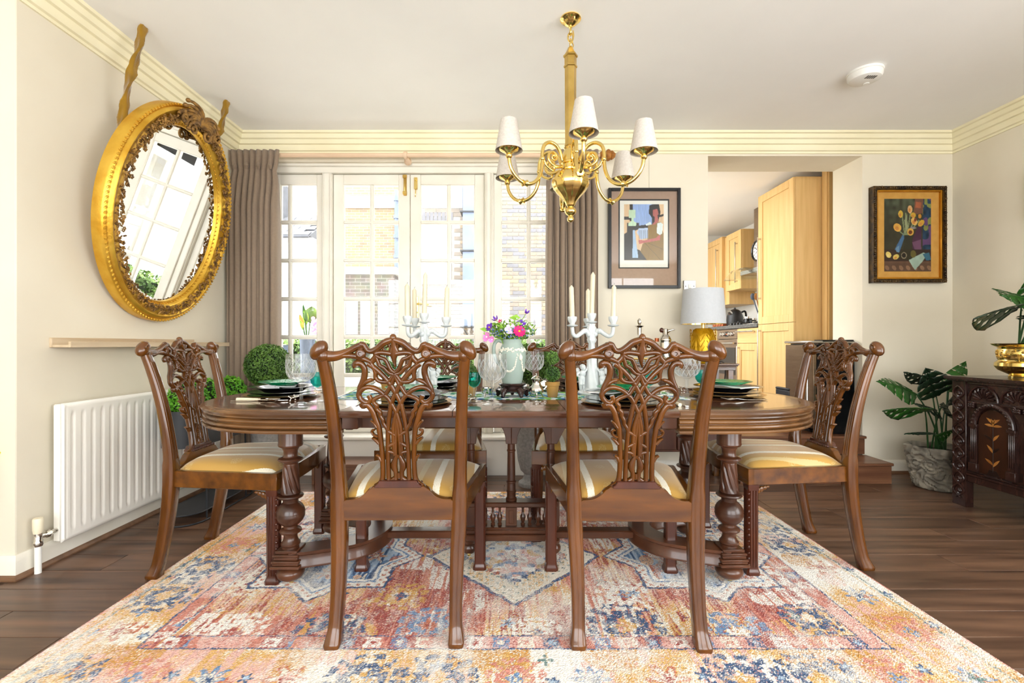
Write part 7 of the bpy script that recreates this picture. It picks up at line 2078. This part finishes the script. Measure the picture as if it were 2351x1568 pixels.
# low white wall and hedge
m = MB(); m.box(-6, KX0-.12, 5.15, 5.45, GZ, .66)
struct(m.build('wall_terrace', 'render_white', flat=True), 'low white wall at the edge of the terrace', 'wall')
rn = random.Random(77); hd = empty('clipped_hedge'); tag(hd, 'leafy green hedge behind the low terrace wall', 'hedge')
q = MB(); q.box(-5, KX0-.14, 5.2, 5.42, .661, 1.0); q.build('core', 'box_core', hd)
q = MB()
for i in range(5200):
    x = rn.uniform(-4.2, 1.0); f = rn.random()
    if f < .7: p = Vector((x, 5.18+rn.uniform(-.04,.03), rn.uniform(.69,1.03)))
    else: p = Vector((x, rn.uniform(5.18,5.44), 1.02+rn.uniform(-.03,.04)))
    nn = Vector((rn.uniform(-1,1),rn.uniform(-1.4,.2),rn.uniform(-.4,1))).normalized(); u = nn.orthogonal().normalized(); u = Matrix.Rotation(rn.uniform(0,6.3),3,nn)@u; v = nn.cross(u)
    l = .026*rn.uniform(.7,1.4); q.add([p-u*l, p+v*l*.55, p+u*l, p-v*l*.55], [(0,1,2,3)])
stuff(q.build('foliage', 'hedge_leaf', hd, flat=True))
# tall blue-grey pots with tropical leaves
def tall_pot(x, y, h, r_, lab):
    r = empty('tall_planter', (x,y,GZ)); tag(r, lab, 'planter')
    q = MB(); q.lathe([(0,0),(r_*.8,0),(r_,h*.97),(r_*1.06,h),(r_*.9,h),(r_*.85,h*.94),(0,h*.94)], n=28); q.build('pot', 'pot_blue', r, angle=35)
    return Vector((x,y,GZ+h*.94))
b0 = tall_pot(ax(706,4.75), 4.75, .80, .072, 'tall blue-grey planter on the terrace seen through the left sidelight')
tall_pot(ax(641,4.9), 4.9, .74, .10, 'wide blue-grey planter on the terrace beside the left curtain')
pln = empty('tropical_plant', b0); tag(pln, 'variegated tropical plant in the tall planter on the terrace', 'plant')
for k, (px, py, w_, mt) in enumerate(((716,703,.075,'hedge_leaf'),(700,710,.03,'leaf_fresh'),(688,722,.022,'petal_orange'),(696,698,.016,'leaf_monstera'),(690,735,.02,'leaf_fresh'))):
    tip = at(px,py,4.75)-b0; q = MB(); d = tip.normalized(); sd_ = Vector((1,0,0)); L_ = tip.length
    mid = tip*.55
    pts = [(t, w_*math.sin(min(1,t)*math.pi)**.7) for t in np.linspace(0,1,9)]
    vs_ = []
    for t, w in pts: c = mid+(tip-mid)*t; vs_ += [c-sd_*w, c+Vector((0,.01,0)), c+sd_*w]
    fs = []
    for i in range(8): fs += [(3*i,3*i+1,3*i+4,3*i+3),(3*i+1,3*i+2,3*i+5,3*i+4)]
    q.add(vs_, fs); o = q.build('leaf', mt, pln, angle=80); s_ = o.modifiers.new('t','SOLIDIFY'); s_.thickness = .003
    q = MB(); q.tube([(0,0,0), mid], .006, 5); q.build('stalk', 'leaf_stem', pln)
q = MB()
for i in range(26): c = at(722+R(-7,7),745+R(-14,20),4.72)-b0; q.ball(c, (R(.014,.024),.012,R(.012,.02)), 7, 5)
q.build('blossom', 'petal_pink', pln)

def brickmat(name, c1, c2, mort, sx_=.225, sz_=.075):
    m = bpy.data.materials.new(name); m.use_nodes = True; nt = m.node_tree; nd = nt.nodes; lk = nt.links; b = nd['Principled BSDF']
    tc = nd.new('ShaderNodeTexCoord'); sp = nd.new('ShaderNodeSeparateXYZ'); cb = nd.new('ShaderNodeCombineXYZ')
    lk.new(tc.outputs['Object'], sp.inputs[0]); ad = nd.new('ShaderNodeMath'); lk.new(sp.outputs[0], ad.inputs[0]); lk.new(sp.outputs[1], ad.inputs[1])
    lk.new(ad.outputs[0], cb.inputs[0]); lk.new(sp.outputs[2], cb.inputs[1])
    br = nd.new('ShaderNodeTexBrick'); br.inputs['Scale'].default_value = 1; br.inputs['Brick Width'].default_value = sx_; br.inputs['Row Height'].default_value = sz_
    br.inputs['Mortar Size'].default_value = .006; br.inputs['Color1'].default_value = c1; br.inputs['Color2'].default_value = c2; br.inputs['Mortar'].default_value = mort
    lk.new(cb.outputs[0], br.inputs['Vector']); nz = nd.new('ShaderNodeTexNoise'); nz.inputs['Scale'].default_value = 5; lk.new(tc.outputs['Object'], nz.inputs['Vector'])
    mx = nd.new('ShaderNodeMix'); mx.data_type = 'RGBA'; mx.blend_type = 'MULTIPLY'; mx.inputs[0].default_value = .4
    lk.new(br.outputs[0], mx.inputs[6]); lk.new(nz.outputs[1], mx.inputs[7]); lk.new(mx.outputs[2], b.inputs['Base Color']); b.inputs['Roughness'].default_value = .9
    MATS[name] = m
brickmat('brick_far', L(150,130,98), L(128,112,90), L(156,150,140))
brickmat('brick_grey', L(122,116,108), L(104,100,94), L(150,146,140))
# brick house on the right, real bricks where the windows show it
BY = 9.0
bh = empty('brick_house'); tag(bh, 'yellow stock brick house facing the garden doors', 'house')
q = MB(); q.box(-1.70, 1.13, BY, BY+2, GZ, 6.0); q.build('wall', 'mortar', bh, flat=True)
win = (ax(968,BY), ax(1031,BY), az(640,BY), az(520,BY))
bl_, bhh = .216, .066
meshes = []
for mt in ('brick_a','brick_b','brick_c','brick_d'):
    q = MB(); q.box(0, bl_, -.012, 0, 0, bhh); o = q.build('brick', mt, bh, bevel=.004); o.location = (0,BY,0); meshes.append(o)
cells = []
nrow = int((5.0-.6)/.075)
for j in range(nrow):
    z = .6 + j*.075
    for i in range(-1, 13):
        x = -1.70 + i*.226 + (.113 if j % 2 else 0)
        if x < -1.70 or x+bl_ > 1.13: continue
        if x+bl_ > win[0]-.05 and x < win[1]+.06 and z+bhh > win[2]-.05 and z < win[3]+.12: continue
        if z > az(478,BY)-.05 and x < ax(1062,BY) : continue
        vis = (ax(1050,BY) < x < ax(1262,BY)) and 1.0 < z < 4.1
        cells.append((0 if vis else 1, abs(z-2.3), x, z))
cells.sort(); rn = random.Random(3); rest_ = MB()
for k, (v_, _, x, z) in enumerate(cells):
    mi = rn.choice((0,0,1,1,2,2,3))
    if k < 300:
        if k < 4: o = meshes[k]; o.location = (x,BY,z)
        else:
            o = bpy.data.objects.new('brick', meshes[mi].data); COL.objects.link(o); o.parent = bh; o.location = (x,BY,z)
    else: rest_.box(x, x+bl_, BY-.012, BY, z, z+bhh)
stuff(rest_.build('bricks', 'brick_b', bh, flat=True))
q = MB(); q.box(win[0]-.04,win[1]+.04,BY-.03,BY,win[2]-.05,win[3]+.04); w_ = q.build('window', 'render_white', bh, bevel=.004)
q = MB(); q.box(win[0]+.03,win[1]-.03,BY-.034,BY-.029,win[2]+.45,win[3]-.04); q.build('pane', 'tile_white', w_)
q = MB(); q.box(win[0]+.03,win[1]-.03,BY-.034,BY-.029,win[2]+.03,win[2]+.38); q.build('pane', 'tile_white', w_)
q = MB(); q.box(win[0]-.1,win[1]+.12,BY-.09,BY,win[2]-.11,win[2]-.05); q.build('sill', 'render_white', w_)
q = MB()
for k in range(9):
    x = win[0]-.06+k*.075; q.box(x,x+.062,BY-.014,BY,win[3]+.06,win[3]+.27)
q.build('lintel_bricks', 'brick_c', bh)
q = MB(); q.box(-1.70,ax(1062,BY),BY-.03,BY,az(478,BY),6.0); q.build('stucco_band', 'render_white', bh)
q = MB(); q.box(-1.70,-.9,BY-.05,BY,az(771,BY),az(764,BY)); q.build('string_course', 'render_white', bh)
dc = empty('ventilation_duct'); tag(dc, 'tall pale blue metal duct on the brick house', 'duct')
dz = [az(y,BY-.15) for y in (778,750,693,655,572,560,478,400,330)]
for a, b in ((az(578,BY-.15),az(491,BY-.15)),(az(490,BY-.15),az(400,BY-.15)),(az(690,BY-.15),az(580,BY-.15)),(az(750,BY-.15),az(692,BY-.15)),(az(399,BY-.15),5.6)):
    q = MB(); q.box(ax(1064,BY-.15),ax(1094,BY-.15),BY-.3,BY-.02,a+.006,b-.006); q.build('section', 'duct_blue', dc, bevel=.006)
q = MB()
for z in (az(491,BY-.15),az(579,BY-.15),az(751,BY-.15)):
    q.box(ax(1058,BY-.2),ax(1096,BY-.2),BY-.34,BY-.012,z-.012,z+.012)
    q.tube([(ax(1062,BY-.2),BY-.3,z),(ax(1084,BY-.2),BY-.02,z-.3)], .012, 6)
q.build('bracket', 'black_metal', dc)
# far brick house and its flat-roofed extension
FY = 13.0
fh = empty('far_brick_house'); tag(fh, 'pale brick house at the back seen through the left garden door', 'house')
q = MB(); q.box(ax(778,FY),ax(952,FY),FY,FY+3,GZ,az(478,FY)); q.build('wall', 'brick_far', fh, flat=True)
q = MB(); q.box(ax(778,FY),ax(952,FY),FY-.08,FY+3,az(478,FY),az(452,FY)); q.build('parapet', 'render_white', fh)
q = MB(); q.box(ax(778,FY),ax(952,FY),FY+.1,FY+3,az(452,FY),az(420,FY)); q.build('attic_wall', 'brick_far', fh)
q = MB(); q.tube([(ax(912,FY),FY-.08,GZ),(ax(912,FY),FY-.08,az(440,FY))], .06, 10)
for y in (460,500,545,590): q.tube([(ax(912,FY),FY-.08,az(y+4,FY)),(ax(912,FY),FY-.08,az(y-4,FY))], .085, 10)
q.build('drainpipe', 'duct_blue', fh)
EY = 10.0
ex = empty('brick_extension'); tag(ex, 'low flat-roofed grey brick extension behind the hedge', 'outbuilding')
xa, xb = ax(776,EY), ax(905,EY)
q = MB(); q.box(xa,xb,EY,EY+2.2,GZ,az(630,EY)); q.build('wall', 'brick_grey', ex, flat=True)
q = MB(); q.box(xa,xb+.06,EY-.06,EY+2.26,az(630,EY),az(614,EY)); q.build('coping', 'render_white', ex)
for (p0,p1) in ((795,822),(828,853),(868,893)):
    q = MB(); q.box(ax(p0,EY),ax(p1,EY),EY-.03,EY,az(768,EY),az(690,EY)); w_ = q.build('window', 'render_white', ex, bevel=.004)
    for (a,b) in ((694,726),(733,764)): q = MB(); q.box(ax(p0+2,EY),ax(p1-2,EY),EY-.035,EY-.029,az(b,EY),az(a,EY)); q.build('pane', 'tile_white', w_)
# white rendered house with slate roof on the left
WY = 8.4
wh = empty('white_house'); tag(wh, 'white rendered house with grey slate roof beyond the left sidelight', 'house')
xa, xb = -6.5, -3.5
q = MB(); q.box(xa,xb,WY,WY+1.2,GZ,az(545,WY)); q.build('wall', 'render_white', wh, flat=True)
zr0, zr1 = az(545,WY), az(492,WY)+.25
roof = MB(); roof.prism([(WY-.12,zr0),(WY+1.2,zr0),(WY+.98,zr1)], lambda u,v,d: Vector((d,u,v)), xa, xb); roof.build('roof', 'slate', wh, flat=True)
sl = MB(); sl.box(0,.30,-.012,0,0,.17); so = sl.build('slate', 'slate', wh); so.location = (xb-.32,WY-.1,zr0)
ang = math.atan2(zr1-zr0,1.12); rn = random.Random(6)
first = True
for j in range(7):
    for i in range(8):
        x = xb-.32-i*.31-(.15 if j % 2 else 0); f = j*.15
        o = so if first else so.copy()
        if not first: COL.objects.link(o); o.parent = wh
        first = False
        o.rotation_euler = (-(H2-ang)+.03,0,0); o.location = (x, WY-.12+f*math.cos(ang), zr0+f*math.sin(ang)+.012)
q = MB(); q.tube([(xa,WY-.16,zr0-.02),(xb,WY-.16,zr0-.02)], .025, 8); q.build('gutter', 'slate', wh)
tw = MB(); tw.prism([(WY+.3,3.1),(WY+1.15,3.1),(WY+.8,4.6)], lambda u,v,d: Vector((d,u,v)), xa, ax(655,WY+.8)); tw.build('upper_roof', 'slate', wh, flat=True)
# white terrace of houses farther right, reflected in the mirror
vh = empty('white_terrace_house'); tag(vh, 'white house with tall sash windows reflected in the oval mirror', 'house')
VYY = 11.0
q = MB(); q.box(1.6,9.5,VYY,VYY+2,GZ,5.2); q.build('wall', 'render_white', vh, flat=True)
q = MB(); q.box(1.6,9.5,VYY+.2,VYY+2,5.2,6.6); q.build('upper_storey', 'brick_far', vh, flat=True)
for i in range(6):
    for z in (.9, 3.0):
        x = 2.0+i*1.25
        q = MB(); q.box(x-.06,x+.86,VYY-.05,VYY,z-.06,z+1.56); w_ = q.build('window', 'render_white', vh)
        for a in (0,1):
            for b in (0,1):
                q = MB(); q.box(x+.04+.4*a,x+.36+.4*a,VYY-.054,VYY-.049,z+.05+.75*b,z+.68+.75*b); q.build('pane', 'pane_far', w_)
